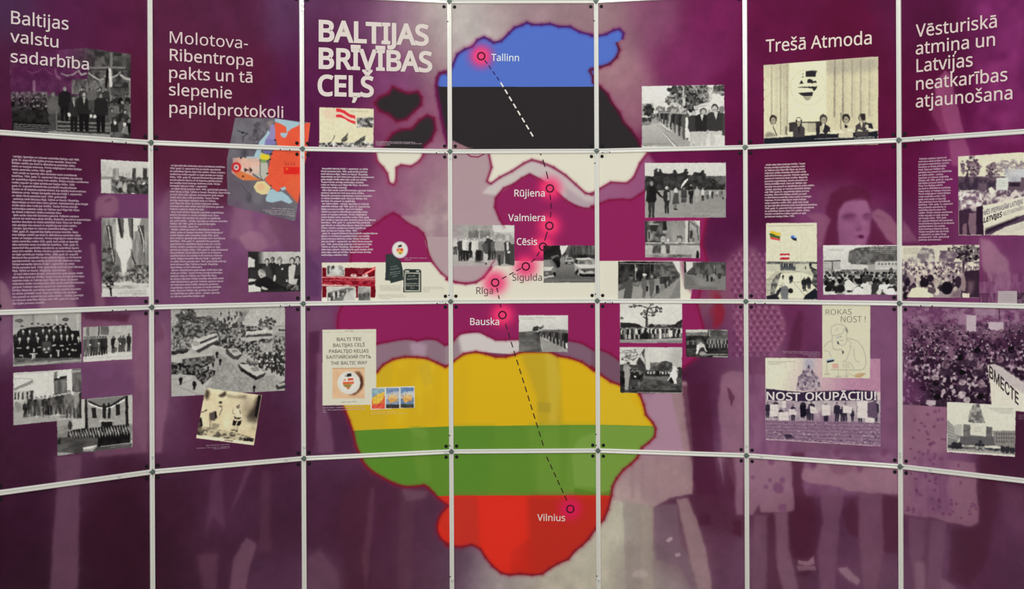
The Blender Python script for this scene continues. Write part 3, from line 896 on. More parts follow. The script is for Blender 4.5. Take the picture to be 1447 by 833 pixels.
def a1():
    N((0, 0, 1111, 833), 48, 92, 16, k=1.6, seed=2)
    N((30, 180, 700, 430), (92, 52, 82), (66, 34, 60), 18, seed=3)
    for x0, x1, y in ((560, 700, 290), (640, 860, 300)):
        N((x0, y, x1, y + 130), 120, 70, 8, 30, seed=4)
    N((910, 90, 1070, 200), 84, 60, 12, seed=6)
    R(895, 60, 918, 780, 120, .8)
    R(700, 180, 1030, 200, 112)
    R(700, 200, 1075, 214, 60)
    N((900, 360, 1075, 430), 90, 60, 20, seed=8)
    R(900, 355, 1075, 364, 40)
    R(220, 300, 246, 430, (140, 118, 132))
    R(1060, 280, 1076, 640, 118)
    L([(170, 215), (220, 240), (270, 225), (300, 195)], 16, (124, 84, 112))
    L([(330, 190), (350, 225), (390, 250)], 14, (120, 80, 108))
    L([(415, 200), (430, 260), (460, 290)], 22, (134, 98, 122))
    L([(468, 240), (520, 262), (570, 250), (610, 225)], 14, 140)
    L([(620, 215), (650, 255), (690, 240)], 18, 150)
    L([(710, 235), (760, 275), (800, 296), (840, 285)], 16, 150)
    L([(845, 262), (900, 285), (950, 262), (985, 225)], 12, 150)
    L([(985, 250), (1020, 280), (1075, 296)], 20, 160)
    N((30, 400, 345, 520), 50, 130, 6, seed=12)
    heads(50, 440, 340, 620, 5, 10, 15, [26, 30, 36, 60], seed=5, faces=(120, 130, 110, 60))
    heads(620, 380, 870, 480, 2, 16, 20, [70, 90, 60], seed=6, faces=(120, 140, 100))
    heads(910, 440, 1060, 640, 4, 14, 22, [38, 60, 90, 30], seed=8, faces=(120, 140, 80))
    for x, y in ((92, 608), (196, 600), (268, 612), (316, 582), (940, 672), (1022, 690)):
        E(x, y, 14, 18, 190)
    R(430, 650, 800, 800, 50)
    for i, y in enumerate((655, 690, 722, 752, 780)):
        P([(430 - i * 12, y), (560, y + 4), (900, y + 18), (900, y + 30), (560, y + 18), (430 - i * 12, y + 14)], 120 - i * 4)
    P([(355, 740), (900, 775), (900, 800), (350, 770)], 132)
    N((30, 560, 360, 740), 28, 46, 10, seed=9)
    person(400, 735, 340, 84, 66, 120, .30, 60)
    E(400, 510, 52, 48, 92, 1, 1)
    person(500, 660, 310, 34, 30, 140, .34, 90)
    person(580, 745, 310, 46, 30, 128, .30, 40, 150)
    person(668, 745, 350, 40, 28, 150, .36, 36, 150)
    person(735, 560, 210, 92, 70, 120, .4, 60)
    person(815, 755, 350, 40, 28, 118, .32, 34)
    P([(880, 190), (905, 200), (915, 360), (890, 360), (885, 260)], 190)
    P([(868, 200), (882, 190), (880, 290), (862, 390), (850, 330)], 28)
    R(424, 560, 436, 740, 100)
    for x, y in ((730, 612), (762, 618), (538, 600)):
        E(x, y, 13, 18, 190)
    R(48, 668, 370, 745, 30, .9)
    P([(995, 760), (1015, 700), (1050, 700), (1055, 775)], 150, .7)
    # the purple ground of the board bleeds over its upper left
    P([(0, 0), (470, -20), (700, 20), (620, 210), (330, 320), (200, 400), (0, 470)], (84, 38, 72), .62, 26)
    P([(0, 0), (700, -10), (620, 70), (420, 150), (60, 210), (0, 200)], (82, 34, 70), .95, 16)
    P([(440, 0), (560, 10), (500, 120), (440, 180)], (126, 72, 116), .5, 8)


photo('photograph', 'black-and-white photo of officials on steps under garlands', [(18, 60), (690, 18), (1076, 72), (1076, 815), (44, 770), (30, 400)], a1)

V(135, 220, 13.89)


def a2():
    G((80, 60, 1040, 800), 196, 178, (500, 70), (500, 420))
    N((100, 120, 320, 430), 182, 160, 10, seed=2, a=.7)
    R(110, 415, 330, 465, 120, .8, 1)
    R(110, 475, 400, 740, 186)
    P([(300, 430), (470, 400), (700, 460), (1040, 420), (1040, 800), (420, 720), (350, 600)], 84)
    N((300, 430, 1040, 780), 50, 150, 6, k=1.8, a=.7, seed=3)
    for x, w_, t in ((390, 60, 120), (750, 34, 50), (965, 44, 56)):
        N((x - w_, 245, x + w_, 480), t, t + 50, 4, 10, seed=5)
    for x in (530, 600, 650):
        L([(x, 340), (x + 6, 420)], 10, 130)
    for x, y, t in ((570, 640, 175), (730, 630, 165), (470, 610, 160), (850, 580, 130)):
        E(x, y, 44, 90, t, 1, 1)
        E(x, y - 80, 22, 28, t - 10)
    N((620, 560, 1040, 770), 30, 80, 8, seed=7, a=.8)
    E(735, 755, 44, 18, 226)
    E(940, 550, 40, 20, 200, 1, 0, -.5)
    E(480, 680, 40, 60, 50)


photo('photograph', 'small black-and-white photo of people on a flagged street', [(98, 74), (1040, 126), (1040, 762), (98, 742)], a2)

V(135, 300, 6.664)


def a3():
    R(40, 40, 520, 820, 198)
    P([(55, 55), (130, 55), (150, 180), (190, 350), (235, 460), (250, 640), (55, 680)], 120)
    N((55, 60, 190, 640), 96, 150, 8, 30, seed=4, a=.8)
    P([(500, 50), (430, 55), (380, 230), (340, 330), (320, 420), (290, 480), (290, 640), (500, 670)], 132)
    N((340, 180, 500, 560), 110, 160, 8, 40, seed=5, a=.8)
    P([(95, 130), (150, 130), (160, 260), (180, 500), (150, 500), (125, 300)], 60, .9)
    L([(120, 140), (140, 300), (170, 470)], 9, 190)
    P([(200, 55), (262, 58), (262, 220), (255, 252), (232, 240)], 92)
    P([(205, 60), (225, 60), (255, 240), (240, 245)], 50)
    P([(302, 58), (350, 58), (352, 270), (320, 230)], 96)
    P([(340, 58), (352, 58), (352, 270), (338, 220)], 60)
    P([(395, 130), (455, 120), (462, 450), (440, 330)], 70)
    L([(410, 130), (448, 260), (452, 380)], 8, 200)
    L([(330, 350), (350, 440), (375, 490)], 16, 62)
    L([(180, 350), (176, 480)], 10, 80)
    N((55, 340, 150, 660), 50, 120, 8, seed=6)
    N((150, 500, 240, 660), 80, 130, 10, seed=7)
    N((290, 500, 500, 660), 56, 140, 8, seed=8)
    N((190, 560, 500, 670), 60, 170, 5, k=1.8, seed=9, a=.8)
    E(270, 330, 70, 80, 205, .9, 6)
    P([(250, 400), (310, 400), (285, 560), (262, 620), (240, 520)], 205, 1, 2)
    P([(55, 690), (200, 670), (300, 650), (420, 680), (500, 680), (500, 800), (55, 800)], 192)
    N((55, 690, 500, 720), 190, 120, 14, 5, seed=10, a=.6)
    tree(135, 665, 40, 60, 36, 60, 40, 5, gaps=.1)
    L([(140, 720), (145, 790)], 14, 30)


photo('photograph', 'tall black-and-white photo of a street hung with long flags', [(55, 54), (500, 58), (500, 798), (55, 800)], a3)

V(10, 440, 10.41)


def a4():
    R(60, 30, 1110, 830, 160)
    N((80, 40, 1080, 260), 158, 136, 40, 60, seed=1, a=.7)
    R(372, 50, 390, 200, 120)
    R(715, 50, 740, 200, 178)
    P([(1010, 40), (1060, 40), (1050, 300), (1020, 300)], 170)
    E(172, 142, 62, 26, 70)
    E(172, 142, 48, 14, 100)
    E(858, 124, 46, 26, 56)
    E(858, 124, 30, 12, 96)
    P([(80, 370), (190, 270), (330, 240), (880, 200), (940, 290), (1060, 290), (1075, 720), (500, 730), (110, 760)], 34)
    for x, y in ((218, 240), (362, 205), (455, 205), (520, 215), (605, 208), (860, 210), (700, 215), (780, 220)):
        P([(x - 52, y + 130), (x - 44, y + 50), (x, y + 30), (x + 44, y + 50), (x + 52, y + 130)], 48)
        E(x, y, 20, 27, 150)
        E(x, y - 16, 20, 12, 50)
    row2 = [(130, 320), (232, 300), (328, 305), (430, 335), (525, 290), (622, 285), (712, 295), (785, 275), (858, 262), (680, 250)]
    for x, y in row2:
        P([(x - 46, y + 130), (x - 40, y + 44), (x, y + 28), (x + 40, y + 44), (x + 46, y + 130)], 42)
        E(x, y, 17, 24, 170)
        P([(x - 8, y + 28), (x + 8, y + 28), (x, y + 60)], 170)
    row1 = [(178, 415), (305, 410), (450, 405), (578, 380), (682, 380), (795, 370), (880, 375), (958, 360), (1045, 400)]
    for x, y in row1:
        P([(x - 62, y + 230), (x - 56, y + 62), (x - 10, y + 30), (x + 10, y + 30), (x + 56, y + 62), (x + 62, y + 230)], 32)
        E(x, y, 19, 27, 172)
        P([(x - 10, y + 30), (x + 10, y + 30), (x, y + 78)], 190)
    P([(510, 450), (640, 450), (640, 600), (520, 610)], 84, .9, 2)
    R(510, 500, 640, 600, 60, .6, 3)
    for a, b, c_, d in ((170, 545, 44, 10), (300, 540, 24, 20), (470, 530, 24, 12), (545, 560, 22, 24), (605, 550, 20, 24), (685, 508, 30, 16), (800, 510, 34, 12), (920, 490, 16, 10),
                        (1000, 480, 18, 8), (578, 606, 18, 12), (912, 636, 16, 16), (965, 570, 30, 14), (1010, 575, 12, 14), (815, 575, 12, 12), (880, 555, 22, 12)):
        E(a, b, c_, d, 165)
    R(376, 545, 402, 600, 190)
    R(330, 622, 445, 640, 190)
    R(362, 625, 385, 710, 200)
    R(395, 625, 412, 710, 200)
    R(170, 645, 232, 660, 180)
    R(216, 650, 232, 700, 180)
    R(620, 640, 650, 680, 175)
    R(715, 570, 770, 590, 165)
    P([(735, 590), (765, 590), (760, 668), (738, 668)], 170)
    N((80, 690, 1090, 830), 90, 130, 20, 10, seed=5, a=.75)
    P([(80, 790), (1090, 710), (1090, 730), (80, 815)], 158)


photo('photograph', 'black-and-white group photo of seated and standing men, top left', [(80, 30), (1088, 22), (1092, 752), (84, 822)], a4)

V(110, 455, 13.89)


def a5():
    R(90, 60, 1070, 800, 165)
    N((100, 100, 1060, 320), 176, 150, 30, 60, seed=1)
    R(160, 110, 220, 280, 110)
    R(400, 85, 422, 280, 40)
    N((440, 90, 600, 260), 92, 120, 30, seed=2)
    for x in (830, 880):
        L([(x + 60, 80), (x - 60, 260)], 12, 130)
        L([(x + 40, 80), (x - 20, 200)], 10, 205)
    R(100, 600, 1060, 790, 196)
    for x, t in ((130, 96), (180, 84), (230, 110), (280, 60), (330, 70), (385, 82), (440, 60), (490, 44), (540, 50), (690, 60), (830, 70), (885, 66)):
        y = 690 - (x - 130) * .13
        person(x, y, 400 - (x - 130) * .1, t, t - 14, t + 40, .30, 56)
    P([(600, 330), (640, 340), (650, 600), (570, 600), (575, 400)], 170)
    E(605, 360, 30, 50, 176)
    person(995, 585, 360, 46, 40, 90, .24, 40)
    E(745, 430, 56, 66, 188)
    E(745, 430, 34, 42, 150)
    E(745, 430, 12, 15, 190)
    P([(655, 330), (735, 320), (690, 530), (655, 520)], 38)
    R(695, 500, 710, 590, 60)
    R(735, 500, 755, 590, 60)
    P([(780, 500), (920, 420), (910, 580), (800, 580)], 90, .6)
    for a, b in ((230, 455), (405, 425), (830, 432)):
        E(a, b, 22, 18, 200)
    R(400, 430, 412, 600, 160)
    L([(745, 360), (790, 250)], 14, 190)
    R(150, 540, 160, 640, 190)
    L([(100, 725), (1060, 670)], 7, 160)


photo('photograph', 'small black-and-white photo of uniformed men in a line', [(97, 104), (1062, 62), (1064, 735), (97, 798)], a5)

V(10, 520, 9.8)


def a6():
    R(60, 0, 1100, 833, 196)
    P([(80, 290), (360, 165), (360, 200), (90, 330)], 130)
    L([(80, 150), (340, 158)], 8, 150)
    L([(90, 320), (360, 215)], 7, 150)
    N((85, 320, 370, 480), 180, 160, 20, seed=2)
    for x in (112, 155, 212, 275, 325, 345):
        P([(x - 12, 375 - x * .15), (x + 10, 365 - x * .15), (x + 12, 440), (x - 10, 445)], 58)
    L([(80, 100), (650, 48)], 6, 150)
    P([(642, 60), (690, 50), (680, 380), (650, 380)], 110)
    P([(645, 150), (825, 110), (825, 350), (660, 380)], 84)
    N((660, 170, 820, 350), 80, 124, 6, 40, seed=3)
    P([(645, 160), (820, 115), (822, 140), (648, 185)], 40)
    E(708, 135, 18, 14, 226)
    P([(895, 20), (1030, 10), (1030, 340), (900, 330)], 100)
    N((900, 100, 1030, 330), 70, 112, 12, 40, seed=4)
    P([(890, 40), (1030, 30), (1030, 60), (890, 80)], 150)
    R(830, 60, 892, 330, 206)
    P([(80, 500), (300, 480), (300, 700), (80, 760)], 120, .7, 3)
    P([(80, 640), (240, 600), (240, 700), (900, 660), (800, 720), (100, 800), (80, 800)], 156)
    N((90, 690, 800, 790), 160, 148, 20, 8, seed=6, a=.7)
    P([(100, 480), (140, 470), (180, 500), (200, 560), (160, 620), (130, 600)], 130)
    spec = [(250, 690, 220, 34, 30), (345, 680, 250, 108, 100), (315, 640, 240, 40, 40), (400, 670, 270, 30, 30), (430, 660, 240, 66, 60), (475, 680, 290, 112, 96), (520, 650, 260, 36, 34),
            (545, 660, 230, 44, 44), (590, 660, 280, 34, 30), (648, 650, 290, 92, 86), (700, 640, 290, 50, 40), (760, 650, 310, 60, 40), (800, 650, 280, 90, 70), (850, 700, 390, 112, 84), (950, 720, 400, 120, 70)]
    for x, y, h, c_, l in spec:
        person(x, y, h, c_, l, 165, .32, 44)
    P([(980, 360), (1030, 330), (1030, 700), (990, 700)], 44)
    P([(920, 350), (990, 350), (1000, 450), (940, 600), (920, 560)], 150, .8, 1)
    N((230, 440, 1000, 690), 40, 150, 4, 14, k=2, a=.35, seed=8)
    R(690, 700, 1100, 833, 170)


photo('photograph', 'black-and-white photo of men in coats before tall doors', [(80, 72), (1024, 10), (1030, 705), (84, 798)], a6)

V(75, 555, 8.957)


def a7():
    R(30, 20, 1020, 830, 150)
    N((50, 350, 200, 680), 150, 120, 30, 8, seed=1)
    P([(440, 80), (905, 40), (920, 460), (440, 470)], 148)
    N((440, 100, 910, 430), 158, 138, 8, seed=2, a=.8)
    P([(440, 90), (890, 50), (700, 180), (560, 180)], 120)
    P([(355, 80), (400, 80), (420, 440), (250, 480), (240, 340), (360, 325)], 176)
    L([(445, 112), (560, 168), (640, 188), (720, 172), (900, 60)], 22, 38)
    L([(445, 142), (560, 190), (650, 202), (730, 190), (905, 92)], 18, 212)
    for q in ([(484, 195), (540, 200), (545, 325), (490, 330)], [(622, 190), (664, 190), (664, 330), (622, 330)], [(694, 190), (724, 190), (724, 326), (694, 326)], [(790, 150), (842, 140), (846, 285), (792, 290)]):
        P(q, 40)
    E(640, 165, 20, 28, 40)
    E(702, 150, 12, 22, 36)
    R(575, 350, 770, 372, 178)
    P([(605, 375), (745, 370), (745, 440), (605, 450)], 34)
    P([(396, 80), (425, 80), (440, 445), (402, 450)], 44)
    E(418, 400, 18, 60, 30)
    P([(908, 45), (942, 40), (950, 420), (918, 430)], 36)
    P([(945, 30), (1005, 25), (1000, 640), (960, 640)], 176)
    N((960, 400, 1000, 600), 120, 150, 10, seed=4)
    E(210, 420, 26, 60, 58)
    P([(185, 500), (330, 460), (600, 440), (960, 400), (975, 640), (560, 680), (185, 700)], 30)
    rr = np.random.RandomState(4)
    for j in range(4):
        for i in range(22):
            x = 205 + i * 35 + j * 9
            y = 500 - i * 3.4 + j * 22 + rr.uniform(-10, 10)
            P([(x - 5, y - 20), (x + 7, y - 20), (x + 10, y + 14), (x + 2, y + 44), (x - 4, y + 10)], 150 + rr.uniform(-50, 60), .75)
    N((190, 590, 970, 690), 26, 40, 14, seed=5, a=.9)
    N((45, 570, 560, 810), 64, 84, 30, 8, seed=6)
    P([(60, 590), (90, 590), (90, 660), (50, 650)], 40)
    P([(50, 690), (185, 650), (185, 700), (60, 740)], 92)
    P([(375, 700), (548, 665), (548, 688), (500, 745), (378, 748)], 150)
    P([(375, 700), (548, 665), (500, 712), (378, 718)], 205)
    P([(590, 680), (990, 632), (990, 650), (600, 700)], 140)
    P([(560, 690), (990, 650), (990, 690), (540, 750)], 78)
    P([(50, 755), (280, 770), (90, 800), (50, 800)], 150)


photo('photograph', 'black-and-white photo of a crowd before a garlanded building', [(45, 360), (355, 328), (352, 88), (1002, 28), (1003, 690), (52, 806)], a7, 1)

# --- second bay: the map of 1939
V(310, 160, 5.374)
GRM = (104, 102, 108)
ROR = (222, 88, 60)
LBL = (158, 186, 196)


def b1():
    N((40, 0, 699, 833), (110, 108, 114), (94, 88, 98), 30, seed=2)
    P([(60, 350), (200, 340), (260, 560), (220, 700), (60, 700)], (92, 84, 94), .7, 8)
    tree(300, 180, 70, 110, (80, 76, 82), (120, 116, 122), 40, 3, r=26, gaps=.2, sky=(120, 116, 122))
    L([(135, 130), (175, 150), (215, 155), (180, 180), (175, 225)], 5, (44, 42, 50))
    E(175, 148, 12, 8, (40, 38, 46))
    E(190, 310, 26, 40, (60, 58, 66), .8, 4)
    E(225, 650, 14, 34, (56, 54, 62), .7, 4)
    L([(165, 540), (210, 600), (240, 620), (225, 680)], 5, (64, 60, 70), .8)
    # the red east
    P([(420, 70), (470, 80), (540, 110), (600, 90), (690, 70), (660, 360), (600, 690), (560, 640), (480, 560), (440, 600), (400, 570), (345, 510), (380, 400), (385, 340), (400, 300), (440, 250)], ROR)
    N([(440, 250), (560, 110), (690, 70), (600, 690), (480, 560), (345, 510), (385, 340)], ROR, (206, 80, 56), 40, a=.6, seed=5)
    P([(540, 480), (610, 470), (600, 690), (540, 620), (500, 560)], (216, 98, 62), .8, 4)
    P([(420, 40), (610, 70), (600, 95), (545, 120), (510, 150), (505, 105), (460, 80), (420, 65)], LBL)
    P([(455, 150), (520, 150), (500, 190), (470, 180)], LBL)
    P([(420, 80), (440, 75), (500, 110), (505, 130), (470, 140), (460, 160), (480, 200), (450, 240), (425, 210), (415, 140)], ROR)
    # finland lilac, sea
    P([(385, 90), (415, 85), (425, 150), (420, 200), (400, 240), (340, 240), (345, 190), (380, 150)], (142, 132, 178))
    P([(350, 200), (425, 200), (420, 240), (345, 240)], (122, 116, 170))
    P([(330, 285), (400, 285), (395, 305), (340, 310)], (104, 104, 156))
    P([(300, 220), (345, 170), (370, 130), (385, 150), (350, 200), (340, 240), (310, 300), (330, 300), (300, 360), (200, 365), (205, 330), (260, 330), (290, 260)], LBL)
    P([(355, 70), (390, 55), (415, 60), (380, 110)], (150, 140, 130), .7, 2)
    # baltic states yellow/green
    P([(305, 325), (320, 305), (380, 320), (385, 350), (345, 360), (310, 350)], (206, 196, 62))
    P([(310, 350), (345, 356), (365, 372), (340, 385), (315, 380)], (120, 150, 90))
    P([(330, 325), (370, 330), (360, 345), (325, 345)], (220, 190, 40))
    # poland and germany
    P([(250, 400), (310, 375), (365, 380), (370, 470), (330, 510), (260, 460), (240, 430)], (178, 178, 166))
    P([(100, 380), (130, 340), (180, 335), (230, 365), (310, 365), (308, 400), (250, 410), (250, 470), (290, 500), (180, 510), (140, 490), (90, 450)], (206, 160, 140))
    N((100, 340, 300, 460), (206, 160, 140), (216, 186, 172), 16, a=.8, seed=6)
    P([(100, 440), (160, 440), (260, 485), (320, 510), (200, 512), (140, 490)], (206, 116, 66))
    E(127, 412, 38, 40, (206, 44, 44))
    E(127, 412, 19, 21, (226, 210, 204))
    E(127, 412, 9, 9, (60, 40, 44))
    E(127, 412, 3.5, 3.5, (210, 196, 190))
    L([(190, 420), (208, 432), (190, 446)], 7, (30, 26, 30))
    L([(185, 432), (245, 434)], 5, (30, 26, 30))
    L([(228, 418), (246, 434), (230, 450)], 8, (30, 26, 30))
    for x, y in ((180, 480), (165, 340), (385, 350), (365, 458), (388, 552), (395, 310), (425, 205)):
        P([(x - 9, y - 7), (x + 11, y), (x - 8, y + 9)], (30, 26, 36))
    # romania, black sea
    P([(258, 560), (285, 520), (340, 515), (370, 545), (390, 560), (370, 615), (320, 620), (280, 600)], (212, 196, 146))
    P([(285, 545), (320, 530), (350, 560), (320, 590), (285, 580)], (216, 176, 132), .9)
    P([(350, 650), (375, 590), (400, 575), (440, 600), (470, 595), (520, 630), (555, 675), (530, 690), (470, 665), (400, 680), (355, 672)], LBL)
    P([(462, 570), (500, 558), (505, 580), (475, 590)], LBL)
    L([(310, 370), (308, 470), (330, 515)], 4, (60, 60, 60))
    R(488, 410, 608, 464, (212, 40, 34))
    E(512, 425, 9, 9, (224, 110, 50))
    for i in range(26):
        E(rng.uniform(400, 590), rng.uniform(300, 560), 3, 2.4, (150, 52, 40), .8)
    for x in (500, 520, 545, 565):
        L([(x, 375), (x + 8, 392), (x - 3, 394)], 3, (130, 40, 34))
    P([(40, 600), (60, 330), (120, 345), (90, 480), (60, 700)], (88, 60, 84), .5, 12)
    P([(60, 640), (300, 760), (560, 830), (60, 830)], (104, 74, 104), .5, 14)


photo('printed_map', 'tilted grey and red map of Europe', [(118, 35), (410, 38), (692, 72), (660, 330), (572, 822), (60, 700), (56, 350)], b1)

V(345, 350, 12.25)


def b2():
    R(60, 60, 980, 790, 44)
    R(300, 70, 980, 280, 176)
    N((300, 80, 980, 260), 184, 160, 30, seed=1, a=.6)
    G((230, 70, 340, 280), 50, 170, (230, 100), (340, 100))
    P([(60, 170), (110, 165), (180, 215), (182, 340), (62, 350)], 190)
    P([(70, 540), (120, 535), (215, 550), (180, 585), (75, 600)], 190)
    P([(72, 650), (285, 635), (285, 760), (72, 778)], 196)
    for x, y, r, c_ in ((395, 240, 42, 56), (490, 205, 36, 50), (612, 220, 44, 52), (830, 230, 46, 60), (925, 205, 46, 70)):
        P([(x - r * 2.2, y + r * 6), (x - r * 1.9, y + r * 2.2), (x - r * .5, y + r * 1.3), (x + r * .5, y + r * 1.3), (x + r * 1.9, y + r * 2.2), (x + r * 2.2, y + r * 6)], c_ - 8)
        E(x, y, r, r * 1.25, 44)
        E(x - r * .12, y + r * .22, r * .72, r * .98, 168)
        P([(x - r * .45, y + r * 1.25), (x + r * .45, y + r * 1.25), (x, y + r * 2.4)], 178)
    E(490, 215, 22, 34, 108)
    E(612, 195, 38, 22, 130)
    P([(770, 330), (830, 300), (885, 300), (890, 340), (860, 520), (840, 650), (755, 620), (765, 440)], 182)
    P([(830, 540), (930, 545), (900, 640), (830, 665)], 176)
    P([(310, 350), (440, 300), (500, 560), (330, 560)], 66, .9, 2)
    P([(550, 330), (760, 280), (760, 700), (540, 700)], 50)
    E(655, 370, 20, 14, 200)
    E(525, 530, 22, 58, 180, 1, 0, .1)
    E(305, 460, 62, 90, 172, 1, 0, -.5)
    P([(250, 410), (300, 370), (370, 400), (380, 450), (320, 440)], 110, .6, 1)
    E(290, 485, 14, 8, 70)
    P([(270, 520), (330, 560), (300, 560)], 60)
    P([(240, 560), (380, 500), (560, 620), (700, 700), (420, 740), (300, 700), (180, 660)], 34)
    P([(295, 670), (330, 680), (430, 725), (370, 740), (300, 720)], 176)
    N((690, 640, 940, 740), 30, 110, 8, k=2, seed=4)
    P([(80, 370), (220, 400), (240, 540), (80, 530)], 54, .8, 2)
    E(735, 575, 14, 26, 180)


photo('photograph', 'black-and-white photo of men watching a man sign papers', [(62, 72), (975, 68), (975, 762), (66, 782)], b2)

V(235, 430, 5.949)


def b3():
    N((30, 20, 1010, 790), 150, 176, 40, seed=1)
    G((380, 380, 1000, 790), 168, 140, (700, 420), (560, 640), .8)
    N([(430, 400), (560, 500), (620, 620), (900, 600), (1000, 700), (700, 740), (330, 700), (420, 560)], 120, 160, 6, 6, a=.6, seed=2)
    P([(700, 40), (1000, 40), (1000, 180), (760, 190), (690, 180), (640, 170)], 178)
    P([(40, 40), (180, 45), (120, 110), (60, 150)], 150, .8, 3)
    tree(170, 130, 90, 90, 50, 110, 120, 2, r=22)
    tree(330, 150, 90, 45, 60, 100, 70, 3, r=20)
    tree(850, 160, 70, 50, 50, 100, 50, 4, r=16)
    N([(40, 190), (200, 170), (400, 140), (560, 230), (560, 350), (440, 360), (250, 280), (60, 300)], 44, 130, 5, k=2.2, seed=3)
    N([(40, 300), (230, 270), (210, 380), (40, 430)], 70, 150, 4, k=2.2, seed=4)
    N([(40, 400), (200, 380), (170, 410), (45, 430)], 34, 70, 6, seed=5)
    N([(430, 230), (600, 170), (760, 190), (900, 260), (1000, 280), (1000, 620), (850, 520), (700, 430), (480, 370)], 44, 150, 5, k=2.2, seed=6)
    N([(40, 490), (130, 460), (400, 430), (410, 480), (300, 540), (415, 560), (400, 600), (300, 680), (230, 600), (110, 590), (40, 600)], 30, 120, 5, k=2, seed=7)
    P([(40, 440), (140, 430), (380, 415), (390, 430), (340, 455), (150, 465), (120, 495), (40, 490)], 168)
    N([(130, 465), (400, 430), (400, 480), (150, 520)], 56, 120, 6, k=1.6, seed=8)
    P([(560, 190), (640, 60), (690, 60), (620, 180), (600, 220)], 120, .8, 1)
    for i in range(26):
        person(rng.uniform(430, 640), rng.uniform(90, 200), 34, 50, 50, 70, .4)
    E(575, 185, 26, 26, 56)
    R(550, 200, 600, 215, 150)
    R(455, 160, 500, 200, 60)
    # coaches
    P([(205, 345), (235, 300), (400, 245), (432, 255), (436, 300), (270, 395), (220, 380)], 186)
    P([(245, 395), (430, 300), (436, 320), (270, 412)], 62)
    P([(280, 320), (425, 262), (430, 278), (285, 340)], 66)
    P([(215, 330), (240, 305), (285, 320), (275, 345), (225, 355)], 150)
    P([(615, 285), (660, 280), (670, 230), (880, 215), (895, 270), (890, 285), (700, 315), (630, 300)], 176)
    P([(665, 262), (885, 248), (890, 268), (668, 280)], 64)
    P([(668, 232), (880, 216), (885, 238), (668, 255)], 196)
    E(808, 302, 22, 10, 40)
    P([(925, 195), (1000, 190), (1000, 240), (900, 240)], 168)
    R(940, 212, 1000, 228, 70)
    P([(760, 325), (900, 320), (900, 420), (850, 410), (800, 400)], 168, .8, 2)
    # tracked vehicles
    P([(498, 378), (540, 365), (600, 372), (642, 425), (600, 470), (560, 465), (500, 420)], 70)
    P([(510, 375), (590, 370), (636, 420), (570, 440)], 170)
    P([(545, 385), (590, 385), (600, 405), (560, 410)], 120)
    P([(600, 508), (640, 490), (800, 540), (835, 580), (820, 610), (755, 640), (620, 560)], 58)
    P([(606, 505), (700, 505), (790, 540), (832, 578), (760, 612), (640, 540)], 178)
    P([(700, 540), (760, 530), (790, 560), (730, 570)], 130)
    E(712, 505, 24, 16, 100)
    P([(665, 480), (690, 470), (740, 500), (700, 520)], 80)
    for i in range(6):
        E(640 + i * 22, 560 + i * 13, 12, 14, 34)
    N([(640, 430), (720, 420), (800, 520), (760, 540), (680, 490)], 60, 170, 5, k=2, seed=9, a=.8)
    P([(915, 690), (1000, 640), (1000, 710), (930, 720)], 60)
    P([(925, 680), (1000, 655), (1000, 680), (950, 695)], 160)
    # people of the foreground
    for i in range(140):
        x = rng.uniform(780, 990)
        y = rng.uniform(400, 600)
        if y < 400 + (x - 780) * .1 or y > 520 + (x - 780) * .42:
            continue
        person(x, y + 20, 42, rng.choice([40, 60, 150, 190]), 40, 150, .42)
    for x, y, h in ((120, 680, 66), (235, 715, 72), (450, 515, 60), (425, 455, 60), (735, 740, 60), (392, 530, 44), (350, 560, 40), (110, 660, 50)):
        person(x, y, h, 34, 34, 90, .4)
    P([(40, 600), (110, 600), (240, 680), (330, 720), (320, 770), (40, 780)], 160, .85, 2)
    for a, b in (((40, 640), (200, 600)), ((60, 690), (220, 640)), ((110, 700), (300, 770))):
        L([a, b], 5, 110, .7)
    for x, y, h in ((120, 680, 70), (235, 720, 74)):
        person(x, y, h, 30, 30, 80, .42)
    N((40, 40, 1000, 300), 60, 180, 3, k=2, a=.16, seed=12)


photo('photograph', 'large black-and-white photo of tanks and coaches in a crowd', [(38, 20), (998, 22), (998, 728), (40, 780)], b3)

V(270, 545, 8.77)


